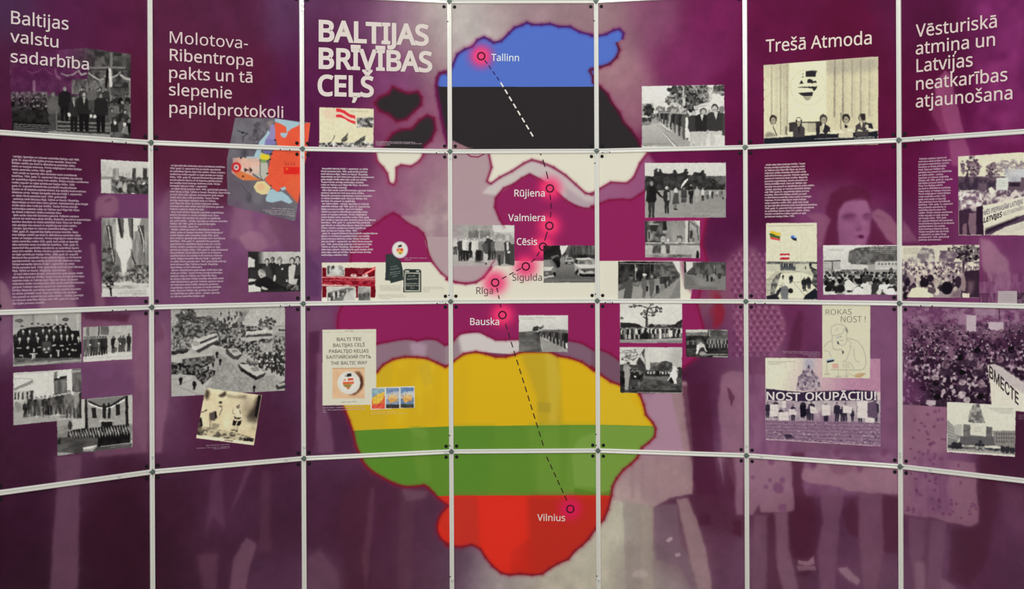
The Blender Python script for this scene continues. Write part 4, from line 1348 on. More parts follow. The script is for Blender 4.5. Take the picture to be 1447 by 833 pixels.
def b4():
    SP = (214, 204, 172)
    R(40, 20, 900, 760, SP)
    N((60, 100, 880, 640), SP, (196, 182, 148), 40, a=.8, seed=1)
    P([(170, 40), (215, 60), (230, 110), (200, 190), (165, 150)], (56, 48, 42), .9, 3)
    P([(330, 130), (420, 70), (440, 120), (380, 150)], (60, 50, 44), .95, 2)
    P([(440, 120), (560, 140), (680, 130), (680, 160), (560, 155), (450, 140)], (84, 74, 64), .9, 3)
    P([(620, 150), (700, 130), (760, 300), (800, 430), (700, 420), (640, 380), (650, 260)], (120, 108, 96), .7, 10)
    P([(860, 125), (800, 160), (770, 260), (680, 400), (790, 440), (830, 430)], (66, 58, 52), .95, 4)
    P([(830, 120), (868, 126), (820, 400), (780, 380)], (34, 30, 30))
    P([(690, 400), (830, 430), (810, 480), (700, 450)], (84, 76, 66), .8, 4)
    P([(740, 500), (800, 510), (795, 560), (730, 540)], (150, 140, 118), .8, 4)
    L([(125, 335), (195, 300)], 9, (56, 46, 44))
    N([(80, 400), (130, 400), (150, 560), (230, 640), (70, 610)], (40, 36, 36), (110, 100, 84), 8, k=1.8, seed=3)
    N([(140, 500), (400, 560), (600, 600), (780, 660), (760, 705), (100, 630)], (90, 84, 74), (190, 180, 150), 9, 5, k=2, seed=4)
    N([(640, 650), (780, 655), (770, 700), (640, 690)], (36, 32, 34), (90, 80, 70), 8, seed=5)
    # two boys of the photograph: one bending, one in shorts
    E(362, 212, 22, 16, (60, 54, 50))
    E(356, 270, 24, 20, (96, 86, 76))
    P([(300, 290), (350, 260), (390, 290), (370, 380), (330, 370)], (206, 194, 164))
    L([(380, 290), (350, 370)], 10, (100, 92, 80))
    P([(225, 340), (300, 320), (320, 400), (290, 440), (225, 435)], (84, 76, 72), 1, 1)
    P([(285, 320), (310, 330), (320, 400), (298, 420)], (40, 36, 36))
    P([(228, 440), (250, 440), (245, 530), (225, 530)], (150, 140, 120))
    P([(260, 470), (350, 480), (345, 520), (280, 560), (258, 540)], (140, 132, 112), .9, 1)
    E(578, 270, 24, 20, (120, 108, 94))
    E(590, 245, 12, 8, (96, 86, 76))
    P([(520, 310), (560, 285), (610, 300), (640, 390), (590, 420), (540, 410), (510, 370)], (206, 198, 170))
    L([(520, 300), (510, 345), (540, 370)], 6, (120, 110, 96))
    L([(600, 310), (610, 350)], 9, (90, 82, 72))
    P([(525, 380), (560, 400), (620, 395), (600, 420), (535, 415)], (60, 54, 50))
    P([(520, 430), (565, 440), (548, 500), (508, 495)], (36, 32, 34))
    P([(575, 450), (632, 425), (610, 490), (580, 515), (565, 490)], (36, 32, 34))
    P([(512, 495), (545, 500), (545, 550), (520, 550)], (186, 176, 148))
    P([(560, 500), (590, 510), (575, 560), (550, 550)], (176, 166, 140))
    P([(490, 555), (545, 548), (545, 566), (500, 566)], (60, 54, 50))
    P([(545, 560), (580, 550), (570, 578), (548, 576)], (80, 72, 64))
    P([(60, 612), (780, 705), (775, 745), (60, 655)], (222, 210, 182))
    L([(413, 680), (520, 690)], 13, (120, 108, 96))


photo('photograph', 'tilted sepia photo of two boys running over rubble', [(176, 32), (876, 122), (776, 745), (60, 655)], b4, 1, (214, 204, 172))

# --- third bay
V(445, 148, 12.06)


def c1():
    CR = (206, 200, 172)
    R(60, 30, 1010, 720, CR)
    N((60, 40, 1000, 700), CR, (196, 190, 160), 60, a=.6, seed=1)
    R(150, 90, 360, 240, (216, 178, 160), .5, 8)
    for y in (100, 125, 150, 175, 200, 225):
        L([(160, y), (340, y + 2)], 5, (206, 150, 138), .35)
    R(580, 95, 910, 130, (180, 178, 148), .6, 2)
    L([(600, 112), (900, 122)], 9, (156, 156, 128), .6)
    for x in (740, 800, 850):
        L([(x, 150), (x, 210)], 10, (214, 150, 130), .5)
    REDF = (198, 56, 62)
    P([(358, 55), (450, 70), (540, 125), (600, 160), (690, 190), (690, 335), (600, 305), (520, 260), (440, 225), (355, 222)], (236, 190, 170))
    P([(362, 60), (445, 75), (540, 130), (600, 165), (685, 190), (688, 245), (600, 220), (510, 165), (440, 130), (362, 125)], REDF)
    P([(360, 165), (440, 172), (510, 215), (600, 262), (688, 285), (688, 335), (600, 305), (520, 258), (440, 220), (360, 215)], REDF)
    N((715, 225, 990, 390), 60, 190, 6, k=1.8, seed=3)
    P([(720, 250), (980, 220), (985, 270), (730, 300)], 84, .6, 2)
    E(790, 320, 50, 36, 150, .6, 2)
    for y in (300, 330, 395, 420):
        L([(170, y), (300, y + 1)], 4, (190, 160, 136), .4)
        L([(590, y), (690, y + 1)], 4, (190, 170, 146), .4)
    N((70, 650, 1000, 720), 60, 200, 7, k=2, seed=4)
    for q in ([(335, 500), (325, 580), (240, 690), (210, 670), (290, 620)], [(560, 480), (550, 560), (455, 650), (450, 600)], [(855, 520), (850, 600), (700, 680), (680, 640), (790, 570)]):
        P(q, 56)
    P([(560, 560), (545, 610), (470, 645), (480, 630)], 50)
    L([(545, 530), (470, 610)], 8, 150)
    L([(330, 560), (270, 640)], 5, 130)
    L([(840, 550), (760, 620)], 6, 170)
    P([(680, 640), (760, 610), (860, 600), (790, 690), (690, 700)], 84, .6, 2)
    E(860, 640, 30, 26, 200)


photo('photograph', 'cream collage with a waving red and white flag', [(72, 44), (1000, 68), (1000, 735), (72, 720)], c1, 0, (206, 200, 172))

V(450, 335, 7.616)


def c2():
    R(30, 280, 640, 720, (204, 200, 180))
    DR = (104, 18, 34)
    R(40, 335, 612, 430, DR)
    R(40, 530, 612, 655, DR)
    P([(40, 430), (330, 435), (612, 460), (612, 540), (300, 520), (40, 515)], (150, 36, 52))
    N((40, 440, 612, 510), (168, 60, 70), (112, 20, 38), 6, 4, k=1.8, seed=3)
    P([(40, 430), (120, 425), (330, 432), (612, 450), (612, 462), (330, 444), (40, 440)], (200, 140, 136), .8)
    P([(40, 505), (160, 515), (180, 525), (40, 522)], (196, 130, 130), .9)
    for x in range(60, 600, 24):
        L([(x, 470 + (x % 48) * .2), (x + 10, 462), (x + 16, 474)], 5, (206, 128, 128), .7)
    P([(490, 395), (612, 318), (612, 352), (500, 415)], (206, 60, 66))
    P([(495, 400), (612, 332), (612, 340), (500, 408)], (236, 190, 180))
    for x, y in ((378, 414), (500, 418)):
        P([(x - 36, y + 8), (x - 20, y - 14), (x + 22, y - 14), (x + 36, y + 4), (x + 20, y + 14)], (226, 200, 196))
        R(x - 18, y - 8, x + 18, y, (130, 60, 66))
    R(84, 305, 282, 424, (206, 204, 190))
    N((90, 312, 276, 418), 130, 196, 8, seed=4)
    R(95, 312, 118, 400, 84)
    E(155, 330, 16, 20, 70)
    P([(140, 350), (180, 345), (190, 410), (140, 410)], 190, .7)
    R(84, 535, 402, 700, (206, 204, 190))
    N((92, 542, 396, 700), 176, 190, 12, seed=5)
    P([(100, 600), (330, 545), (396, 560), (300, 600), (250, 700), (100, 700)], 110)
    for i in range(9):
        x = 118 + i * 24
        person(x, 700 - i * 12, 110 - i * 8, [60, 90, 190, 50, 180, 70][i % 6], [190, 60][i % 2], 170, .3)
    R(424, 535, 562, 700, (206, 204, 190))
    N((428, 542, 556, 700), 170, 120, 10, seed=6)
    for i in range(7):
        person(446 + i * 16, 700 - i * 6, 100 - i * 5, 70 + 16 * (i % 3), 90, 150, .3)
    R(40, 660, 84, 700, (212, 208, 190))
    R(404, 530, 420, 655, DR)
    R(612, 280, 640, 700, PAPER)


photo('photograph', 'red and white collage of cars and a human chain', [(34, 278), (614, 280), (616, 712), (34, 712)], c2, 1, (204, 200, 180))


def c3a():
    R(690, 160, 920, 520, (48, 56, 56))
    N((700, 180, 910, 500), (52, 62, 60), (42, 50, 50), 12, a=.8, seed=3)


photo('leaflet', 'dark green cut-out leaflet', [(720, 190), (790, 180), (860, 240), (884, 255), (906, 350), (912, 465), (775, 500), (772, 472), (716, 468), (724, 330)], c3a, 1, (48, 56, 56))


def c3b():
    R(900, 340, 1120, 610, (38, 46, 44))
    R(925, 385, 1092, 588, (200, 198, 182))
    R(936, 396, 1080, 576, (44, 52, 50))
    R(930, 362, 975, 378, (200, 198, 182))
    R(1050, 362, 1085, 376, (200, 198, 182))


photo('leaflet', 'dark leaflet with a white border', [(915, 360), (935, 348), (1085, 348), (1104, 365), (1106, 595), (912, 598)], c3b, 2, (40, 48, 46))


def c3c():
    E(876, 140, 90, 94, (206, 206, 202))
    E(876, 140, 84, 88, (150, 140, 170))
    E(876, 140, 80, 84, (214, 212, 204))
    P([(855, 95), (890, 84), (898, 104), (868, 112)], (34, 34, 36))
    P([(850, 108), (864, 106), (862, 120)], (40, 40, 40))
    P([(840, 130), (905, 122), (915, 150), (845, 158)], (206, 74, 50))
    P([(855, 142), (880, 138), (882, 148), (856, 152)], (230, 210, 190))
    P([(848, 160), (912, 150), (905, 172), (856, 176)], (222, 178, 50))
    P([(858, 172), (902, 170), (880, 192)], (124, 116, 48))


photo('badge', 'round white badge with a small coloured map', [(876 + 88 * math.cos(t * math.pi / 12), 140 + 92 * math.sin(t * math.pi / 12)) for t in range(24)], c3c, 2, (206, 206, 202))

V(450, 460, 6.407)


def c4():
    CRM = (206, 203, 184)
    R(20, 20, 540, 740, CRM)
    L([(38, 66), (522, 62)], 2.4, (150, 148, 132), .7)
    R(126, 390, 418, 664, (212, 176, 138))
    N((128, 392, 416, 662), (216, 182, 146), (200, 162, 126), 50, a=.7, seed=2)
    P([(126, 388), (418, 384), (420, 392), (126, 396)], (160, 120, 90), .7)
    P([(330, 420), (372, 420), (400, 470), (404, 540), (375, 600), (330, 635), (270, 630), (360, 560)], (110, 70, 50), .9, 2)
    P([(380, 440), (402, 480), (406, 540), (385, 590), (360, 560)], (70, 40, 30), .8, 2)
    E(275, 522, 106, 106, (200, 196, 184))
    E(270, 520, 100, 101, (214, 212, 202))
    P([(258, 440), (296, 434), (298, 462), (255, 468)], (40, 38, 40))
    P([(236, 462), (246, 452), (250, 466)], (60, 52, 50))
    P([(226, 494), (244, 486), (246, 500), (226, 502)], (196, 90, 60))
    P([(265, 482), (314, 480), (316, 498), (265, 502)], (196, 74, 50))
    P([(218, 515), (320, 510), (318, 532), (222, 536)], (206, 96, 60))
    P([(222, 538), (304, 536), (290, 556), (232, 558)], (140, 124, 60))
    P([(244, 560), (292, 558), (270, 584)], (176, 110, 70))
    for i in range(30):
        t = i / 30 * 2 * math.pi
        E(270 + 84 * math.cos(t), 522 + 84 * math.sin(t), 4, 4, (150, 150, 150), .5)


photo('poster', 'cream poster with five lines of serif titles and a round badge', [(34, 40), (522, 34), (524, 690), (470, 722), (36, 728)], c4, 0, (206, 203, 184))


def c5():
    R(460, 540, 890, 780, (214, 210, 196))
    for i, (x0, x1, c_) in enumerate(((482, 600, (214, 74, 44)), (612, 730, (108, 142, 190)), (743, 862, (84, 128, 184)))):
        y0, y1 = 572 - i * 4, 756 - i * 4
        R(x0, y0, x1, y1, c_)
        if i == 0:
            P([(x0, y0), (x1, y0), (x1, y0 + 70), (x0 + 40, y0 + 60), (x0, y0 + 110)], (130, 170, 190))
            P([(x0, y0 + 90), (x0 + 60, y0 + 50), (x1, y0 + 30), (x1 - 10, y0 + 90), (x0 + 60, y0 + 140), (x0 + 10, y0 + 150)], (226, 180, 60))
            R(x0, y1 - 40, x1, y1, (214, 66, 56))
            for k_ in range(6):
                P([(x0 + 20 + k_ * 14, y1 - 50), (x0 + 34 + k_ * 12, y0 + 60), (x0 + 40 + k_ * 12, y0 + 62), (x0 + 28 + k_ * 14, y1 - 50)], (226, 196, 80), .8)
        else:
            P([(x0, y0 + 60), (x0 + 40, y0 + 40), (x1, y0 + 30), (x1, y0 + 90), (x0, y0 + 100)], (190, 200, 206), .9)
            P([(x0 + 15, y0 + 100), (x0 + 50, y0 + 60), (x0 + 100, y0 + 70), (x0 + 105, y0 + 110), (x0 + 40, y0 + 140)], (220, 176, 80))
            for k_ in range(5):
                L([(x0 + 20 + k_ * 18, y0 + 70), (x0 + 30 + k_ * 18, y0 + 130)], 7, (196, 110, 60), .8)
            for k_ in range(4):
                L([(x0 + 30 + k_ * 20, y0 + 100), (x0 + 46 + k_ * 18, y0 + 60)], 8, (230, 224, 200), .8)
            R(x0, y1 - 34, x1, y1, (40, 44, 46))
        N((x0, y0, x1, y1), (236, 220, 150), (110, 60, 50), 5, k=1.6, a=.18, seed=8 + i)


photo('stamp_strip', 'strip of three coloured stamps', [(470, 566), (870, 550), (872, 750), (470, 766)], c5, 1, (214, 210, 196))

# --- fourth bay
V(635, 310, 11.11)


def d1():
    N((40, 90, 1030, 740), 150, 176, 40, seed=1)
    N((60, 90, 700, 260), 140, 160, 20, 14, a=.9, seed=2)
    N((300, 170, 640, 300), 100, 134, 12, seed=3)
    P([(680, 95), (1022, 95), (1022, 290), (900, 240), (700, 200)], 194)
    N((700, 200, 1020, 330), 120, 176, 16, seed=4, a=.6)
    P([(770, 0), (810, 60), (850, 150), (880, 150), (850, 60)], (120, 40, 76), .5, 3)
    for i in range(7):
        L([(300 + i * 50, 160), (300 + i * 50, 190)], 8, 190, .7)
    L([(470, 150), (466, 330)], 14, 176)
    P([(45, 560), (1030, 560), (1030, 740), (45, 740)], 160)
    P([(600, 700), (720, 620), (740, 740), (600, 740)], (196, 150, 160), .6, 5)
    who = [(90, 560, 300, 190, 70), (175, 660, 370, 56, 44), (210, 640, 350, 60, 40), (255, 660, 400, 200, 36), (310, 640, 350, 176, 40), (350, 640, 330, 46, 40), (395, 660, 370, 196, 180),
           (440, 665, 360, 186, 44), (500, 650, 350, 120, 60), (620, 640, 360, 190, 50), (600, 640, 390, 60, 40), (660, 640, 370, 56, 50), (700, 640, 340, 90, 60)]
    for x, y, h, c_, l in who:
        person(x, y, h, c_, l, 186, .26, 110)
    P([(540, 380), (600, 390), (610, 540), (540, 520), (510, 420)], 80)
    E(555, 320, 28, 36, 170)
    P([(540, 540), (610, 545), (605, 680), (560, 680)], 176)
    P([(560, 690), (590, 690), (590, 716), (550, 712)], 44)
    P([(715, 350), (850, 345), (870, 480), (840, 500), (730, 500), (705, 440)], 150)
    P([(725, 500), (865, 500), (850, 700), (800, 720), (770, 720), (735, 600)], 92)
    E(795, 310, 36, 40, 176)
    E(795, 292, 36, 22, 150)
    P([(770, 560), (800, 560), (800, 730), (775, 730)], 50)
    P([(860, 380), (900, 340), (960, 360), (960, 720), (880, 700)], 60)
    E(910, 290, 34, 44, 176)
    P([(895, 360), (930, 350), (930, 480), (900, 510)], 186)
    P([(950, 400), (1022, 360), (1022, 730), (960, 720), (930, 520)], 66)
    E(985, 350, 40, 50, 150)
    E(935, 525, 24, 18, 220)
    P([(420, 480), (500, 490), (500, 660), (420, 660)], 36)
    E(335, 630, 34, 22, 176)
    P([(400, 640), (560, 690), (560, 730), (410, 710)], 84, .8, 3)
    N((45, 690, 560, 740), 176, 150, 30, 6, seed=6, a=.8)
    P([(0, 60), (140, 60), (120, 300), (0, 400)], (150, 128, 138), .8, 14)
    P([(0, 700), (600, 720), (560, 760), (0, 760)], (168, 146, 150), .9, 8)
    L([(590, 833), (650, 730), (720, 640)], 16, (110, 44, 70), .8, 1)


photo('photograph', 'black-and-white photo of a waiting crowd, fading into the sea of the map', [(48, 92), (1022, 92), (1024, 740), (48, 740)], d1)

V(760, 340, 12.81)


def d2():
    R(90, 80, 1050, 780, 96)
    N((100, 95, 420, 350), 32, 50, 20, seed=1)
    N((440, 95, 1040, 310), 60, 112, 6, 40, seed=2, k=1.6)
    P([(400, 90), (550, 90), (500, 190), (440, 270), (420, 240)], 205)
    G([(400, 320), (660, 330), (760, 680), (300, 680)], 130, 84, (520, 330), (520, 700))
    P([(420, 300), (500, 280), (660, 320), (660, 420), (500, 380)], 90, .8, 2)
    N((640, 260, 1040, 320), 30, 60, 12, seed=3)
    # oncoming saloon cars
    P([(105, 350), (240, 345), (280, 470), (330, 520), (320, 600), (280, 650), (105, 690)], 120)
    P([(105, 350), (230, 348), (262, 470), (105, 475)], 104)
    P([(105, 365), (215, 360), (245, 465), (105, 468)], 128)
    P([(105, 480), (285, 475), (240, 550), (105, 555)], 186)
    P([(105, 560), (240, 556), (280, 600), (260, 650), (105, 670)], 84)
    P([(105, 660), (280, 630), (285, 655), (105, 688)], 190)
    E(300, 610, 26, 40, 30)
    E(165, 600, 30, 22, 130)
    P([(230, 300), (310, 270), (370, 265), (390, 300), (330, 340), (260, 350)], 100)
    P([(265, 350), (330, 300), (400, 300), (400, 460), (360, 500), (310, 430)], 30)
    E(352, 320, 28, 30, 44)
    P([(330, 370), (410, 400), (395, 490), (350, 480)], 20)
    P([(440, 300), (480, 290), (490, 380), (450, 380)], 130)
    P([(490, 270), (540, 268), (545, 320), (500, 330)], 150)
    P([(515, 310), (610, 308), (650, 370), (645, 410), (490, 410), (495, 360)], 170)
    P([(520, 318), (605, 316), (620, 350), (515, 352)], 96)
    P([(490, 385), (645, 385), (640, 435), (495, 432)], 60)
    R(540, 400, 610, 420, 150)
    P([(665, 420), (700, 330), (960, 322), (1040, 350), (1040, 660), (750, 640), (670, 590)], 150)
    P([(728, 355), (955, 350), (985, 430), (730, 435)], 120)
    N((735, 380, 975, 430), 150, 80, 14, seed=5)
    P([(690, 320), (960, 318), (975, 350), (700, 352)], 196)
    P([(665, 345), (715, 350), (720, 435), (668, 415)], 50)
    P([(660, 430), (1040, 440), (1040, 500), (770, 510)], 190)
    P([(770, 512), (1040, 505), (1040, 570), (780, 570)], 84)
    E(790, 575, 38, 22, 176)
    E(845, 560, 16, 16, 40)
    P([(880, 560), (1000, 556), (1000, 598), (880, 600)], 170)
    P([(745, 605), (1040, 610), (1040, 665), (755, 655)], 28)
    E(715, 560, 20, 44, 34)
    E(690, 590, 18, 40, 40)
    P([(105, 695), (1035, 690), (1035, 765), (105, 768)], 92)


photo('photograph', 'black-and-white photo of cars on a forest road', [(102, 92), (1034, 90), (1034, 766), (106, 768)], d2, 1)

V(728, 440, 13.44)


def d3():
    G((60, 70, 1010, 790), 200, 186, (500, 80), (500, 400))
    P([(70, 400), (330, 380), (470, 420), (480, 640), (520, 780), (70, 780)], 92)
    N((70, 400, 480, 780), 78, 110, 30, 12, seed=1)
    P([(380, 400), (470, 420), (480, 640), (440, 620)], 56, .8, 4)
    P([(470, 480), (600, 560), (860, 660), (1005, 700), (1005, 780), (520, 780)], 142)
    N((520, 560, 1000, 780), 138, 156, 30, a=.7, seed=2)
    P([(320, 370), (345, 310), (420, 280), (450, 310), (440, 370), (360, 385)], 58)
    P([(420, 300), (480, 300), (540, 262), (540, 285), (470, 325), (430, 320)], 50)
    P([(440, 330), (540, 295), (540, 315), (450, 350)], 200)
    P([(450, 330), (540, 300), (535, 320), (460, 345)], 46)
    P([(420, 380), (520, 350), (520, 390), (500, 400)], 216)
    P([(380, 395), (490, 400), (490, 470), (420, 450)], 48)
    for i in range(26):
        t = (i / 25) ** 1.2
        x = 460 + 520 * t
        y = 470 + 250 * t
        h = 110 + 240 * t
        person(x, y, h, [50, 36, 84, 60, 110, 44][i % 6], [40, 56, 150][i % 3], 150, .30)
    N((500, 350, 990, 430), 50, 90, 8, seed=4, a=.5)
    E(860, 640, 40, 70, 110, .5, 3)
    P([(955, 620), (1000, 600), (1000, 710), (960, 700)], 210)


photo('photograph', 'small black-and-white photo of people with flags along a field', [(64, 78), (1004, 78), (1002, 780), (72, 775)], d3, 1)

# --- fifth bay
V(900, 115, 8.585)


def e1():
    G((50, 40, 1080, 810), 208, 196, (300, 50), (300, 400))
    tree(540, 150, 170, 130, 44, 120, 150, 2, r=34, gaps=.3)
    tree(780, 150, 130, 110, 50, 130, 130, 3, r=28, gaps=.35)
    tree(1010, 100, 80, 70, 60, 120, 60, 4, r=24, gaps=.3)
    tree(660, 270, 90, 90, 36, 80, 60, 5, r=30, gaps=.1)
    tree(420, 230, 80, 60, 80, 150, 60, 6, r=20, gaps=.35)
    N([(440, 60), (860, 50), (900, 240), (620, 360), (390, 260)], 30, 190, 5, k=2.4, a=.3, seed=7)
    R(870, 80, 920, 240, 200, .9, 3)
    tree(140, 350, 54, 65, 40, 60, 60, 7, r=24, gaps=.1)
    N((62, 270, 200, 420), 40, 90, 12, a=.4, seed=8)
    tree(290, 350, 60, 40, 110, 150, 50, 8, r=18)
    tree(430, 350, 60, 46, 84, 130, 50, 9, r=20, gaps=.2)
    E(430, 355, 60, 34, 90, .8, 3)
    P([(62, 540), (180, 450), (235, 440), (300, 560), (460, 700), (560, 790), (62, 790)], 162)
    G([(62, 540), (200, 450), (235, 450), (520, 790), (62, 790)], 176, 146, (200, 460), (200, 790))
    P([(235, 540), (250, 540), (510, 795), (440, 795)], 130)
    P([(240, 545), (248, 545), (480, 795), (455, 795)], 205)
    P([(260, 520), (330, 560), (700, 760), (700, 795), (520, 795)], 150)
    P([(62, 470), (180, 430), (190, 460), (62, 540)], 70)
    N((62, 440, 180, 530), 50, 140, 8, seed=9)
    heads(180, 400, 480, 440, 3, 8, 14, [150, 60, 190, 90], seed=12, faces=(150, 170, 110))
    for i in range(17):
        t = (i / 16) ** 1.5
        x = 262 + 330 * t
        y = 480 + 230 * t
        h = 110 + 250 * t
        person(x, y, h, [60, 44, 84, 150, 56, 40, 70][i % 7], [84, 150, 60, 130][i % 4], 160, .30, 60)
    P([(590, 440), (640, 430), (650, 700), (585, 680)], 205)
    E(614, 410, 20, 28, 90)
    person(690, 800, 450, 60, 176, 176, .30, 130)
    person(790, 810, 480, 44, 176, 150, .34, 60, 200)
    P([(690, 305), (850, 262), (880, 262), (880, 310), (700, 345)], 196)
    L([(700, 320), (850, 290)], 6, 120)
    E(810, 365, 40, 44, 90)
    E(808, 375, 28, 32, 165)
    E(880, 370, 22, 34, 160)
    person(960, 830, 540, 58, 180, 178, .40, 70, 190)
    E(945, 325, 40, 52, 60)
    E(945, 340, 32, 44, 176)
    L([(930, 350), (965, 348)], 6, 60)
    P([(1040, 400), (1068, 390), (1068, 790), (1030, 790)], 66)
    E(1030, 345, 34, 44, 120)
    P([(920, 640), (1068, 660), (1068, 795), (990, 795)], 196)
    E(860, 615, 18, 26, 160)
    L([(548, 70), (572, 70), (560, 200)], 12, 130)
    P([(560, 60), (578, 60), (566, 200), (550, 200)], 176)
    P([(560, 200), (588, 200), (586, 300), (556, 300)], 186)
    N((410, 220, 560, 380), 190, 84, 7, k=2.2, seed=15, a=.7)


photo('photograph', 'black-and-white photo of a long line of people beside a road', [(60, 60), (1062, 40), (1066, 812), (60, 812)], e1)

V(905, 225, 9.575)


def e2():
    G((50, 40, 1170, 800), 196, 190, (600, 50), (600, 350))
    P([(60, 290), (110, 235), (180, 240), (185, 150), (215, 120), (240, 180), (270, 135), (300, 190), (380, 200), (450, 190), (470, 145), (500, 200), (570, 190), (610, 145), (640, 215), (700, 225), (740, 180),
       (800, 185), (850, 155), (885, 220), (890, 270), (930, 250), (1010, 290), (1060, 330), (1150, 350), (1155, 420), (60, 440)], 48)
    N((60, 230, 1155, 430), 40, 74, 10, seed=2, a=.8)
    for x, y in ((215, 130), (270, 145), (472, 150), (612, 150), (850, 165), (745, 190), (980, 280), (120, 240)):
        tree(x, y + 30, 30, 40, 46, 70, 18, int(x), r=14, gaps=.1, sky=190)
    P([(60, 430), (1155, 415), (1155, 792), (60, 792)], 142)
    G((60, 430, 1155, 792), 150, 132, (100, 440), (700, 792), .9)
    N((60, 430, 1155, 792), 150, 134, 40, 10, a=.4, seed=3)
    person(150, 800, 510, 34, 56, 130, .25, 90)
    P([(95, 390), (120, 380), (100, 570), (72, 580)], 44)
    P([(215, 410), (290, 500), (300, 530), (270, 510), (205, 450)], 40)
    person(358, 735, 370, 48, 44, 176, .24, 190)
    P([(365, 450), (395, 450), (395, 560), (365, 560)], 150)
    P([(300, 500), (330, 480), (330, 520), (300, 535)], 50)
    E(480, 420, 28, 30, 190)
    P([(455, 460), (510, 460), (525, 610), (430, 612)], 74)
    P([(455, 615), (495, 615), (490, 680), (455, 680)], 110)
    P([(450, 670), (500, 676), (496, 690), (452, 688)], 34)
    person(590, 650, 270, 66, 130, 110, .28, 90)
    P([(555, 540), (625, 540), (620, 590), (550, 590)], 70)
    person(685, 605, 270, 40, 34, 130, .24, 70)
    person(765, 580, 210, 160, 150, 150, .28, 120)
    person(845, 565, 180, 186, 44, 160, .24, 90)
    person(910, 545, 140, 120, 60, 150, .30, 90)
    P([(925, 435), (965, 430), (960, 500), (930, 490)], 190)
    person(975, 535, 110, 60, 50, 120, .3)
    for x, t in ((1015, 150), (1040, 170), (1075, 120), (1100, 90), (880, 130)):
        person(x, 520, 100, t, 110, 150, .3)
    E(1120, 530, 12, 16, 50)
    P([(548, 410), (560, 340), (590, 300), (640, 262), (640, 290), (600, 340), (565, 380)], 215)
    P([(560, 345), (600, 285), (640, 258), (625, 262), (580, 300)], 60)
    L([(720, 410), (660, 430)], 12, 130)


photo('photograph', 'black-and-white photo of a human chain with a white flag before pines', [(58, 52), (1158, 48), (1158, 794), (60, 794)], e2)

V(905, 308, 13.43)


def e3():
    R(70, 40, 1150, 780, 150)
    R(80, 60, 430, 470, 96)
    N((100, 60, 430, 460), 60, 150, 20, seed=1, k=1.5)
    R(80, 50, 130, 470, 60)
    R(170, 110, 350, 135, 160)
    P([(180, 150), (330, 140), (300, 260), (200, 250)], 50)
    E(165, 340, 34, 110, 150)
    E(165, 340, 20, 86, 66)
    P([(430, 60), (500, 60), (500, 240), (430, 240)], 40)
    G((500, 60, 850, 470), 124, 156, (600, 60), (600, 470))
    N((500, 60, 850, 470), 130, 150, 6, 40, a=.5, seed=2)
    R(850, 50, 905, 470, 186)
    R(905, 60, 930, 460, 56)
    P([(930, 130), (1030, 60), (1150, 180), (1150, 470), (930, 470)], 140)
    P([(1020, 50), (1150, 50), (1150, 200)], 196)
    L([(940, 70), (1070, 160), (1100, 430)], 14, 60)
    L([(960, 150), (1050, 230)], 12, 180)
    R(935, 240, 990, 400, 84)
    R(950, 240, 975, 370, 40)
    R(990, 390, 1020, 460, 90)
    R(80, 455, 380, 468, 40)
    R(80, 470, 1020, 486, 200)
    R(80, 486, 1150, 525, 110)
    R(80, 525, 1150, 780, 168)
    N((80, 525, 1150, 760), 160, 176, 40, 20, a=.8, seed=3)
    # two faces under the bus window
    P([(230, 680), (270, 540), (400, 480), (520, 500), (560, 560), (560, 680)], 84)
    N((230, 500, 560, 680), 60, 120, 12, a=.7, seed=4)
    P([(395, 520), (480, 520), (490, 680), (385, 680)], 176)
    E(430, 400, 56, 84, 120)
    E(430, 410, 42, 66, 168)
    P([(370, 340), (430, 290), (500, 320), (490, 370), (430, 345), (385, 380)], 70)
    L([(405, 405), (460, 405)], 8, 70)
    E(435, 480, 24, 10, 70)
    P([(660, 690), (690, 560), (760, 520), (900, 530), (960, 690)], 158)
    E(745, 415, 56, 88, 110)
    E(740, 440, 40, 62, 160)
    P([(690, 390), (700, 340), (770, 330), (800, 380), (795, 450), (770, 390)], 84)
    E(745, 490, 24, 12, 84)
    E(1085, 715, 30, 90, 34)
    P([(480, 260), (540, 260), (620, 470), (500, 440)], 120, .7, 3)
    R(510, 400, 540, 450, 210)
    P([(80, 690), (560, 690), (540, 745), (80, 745)], 150)
    P([(610, 700), (980, 700), (980, 760), (620, 745)], 96)
    N((200, 700, 1000, 760), 60, 170, 20, 8, seed=6, a=.6)


photo('photograph', 'small black-and-white photo of two people before a bus', [(82, 66), (1132, 48), (1132, 768), (90, 752)], e3)

V(868, 362, 8.823)


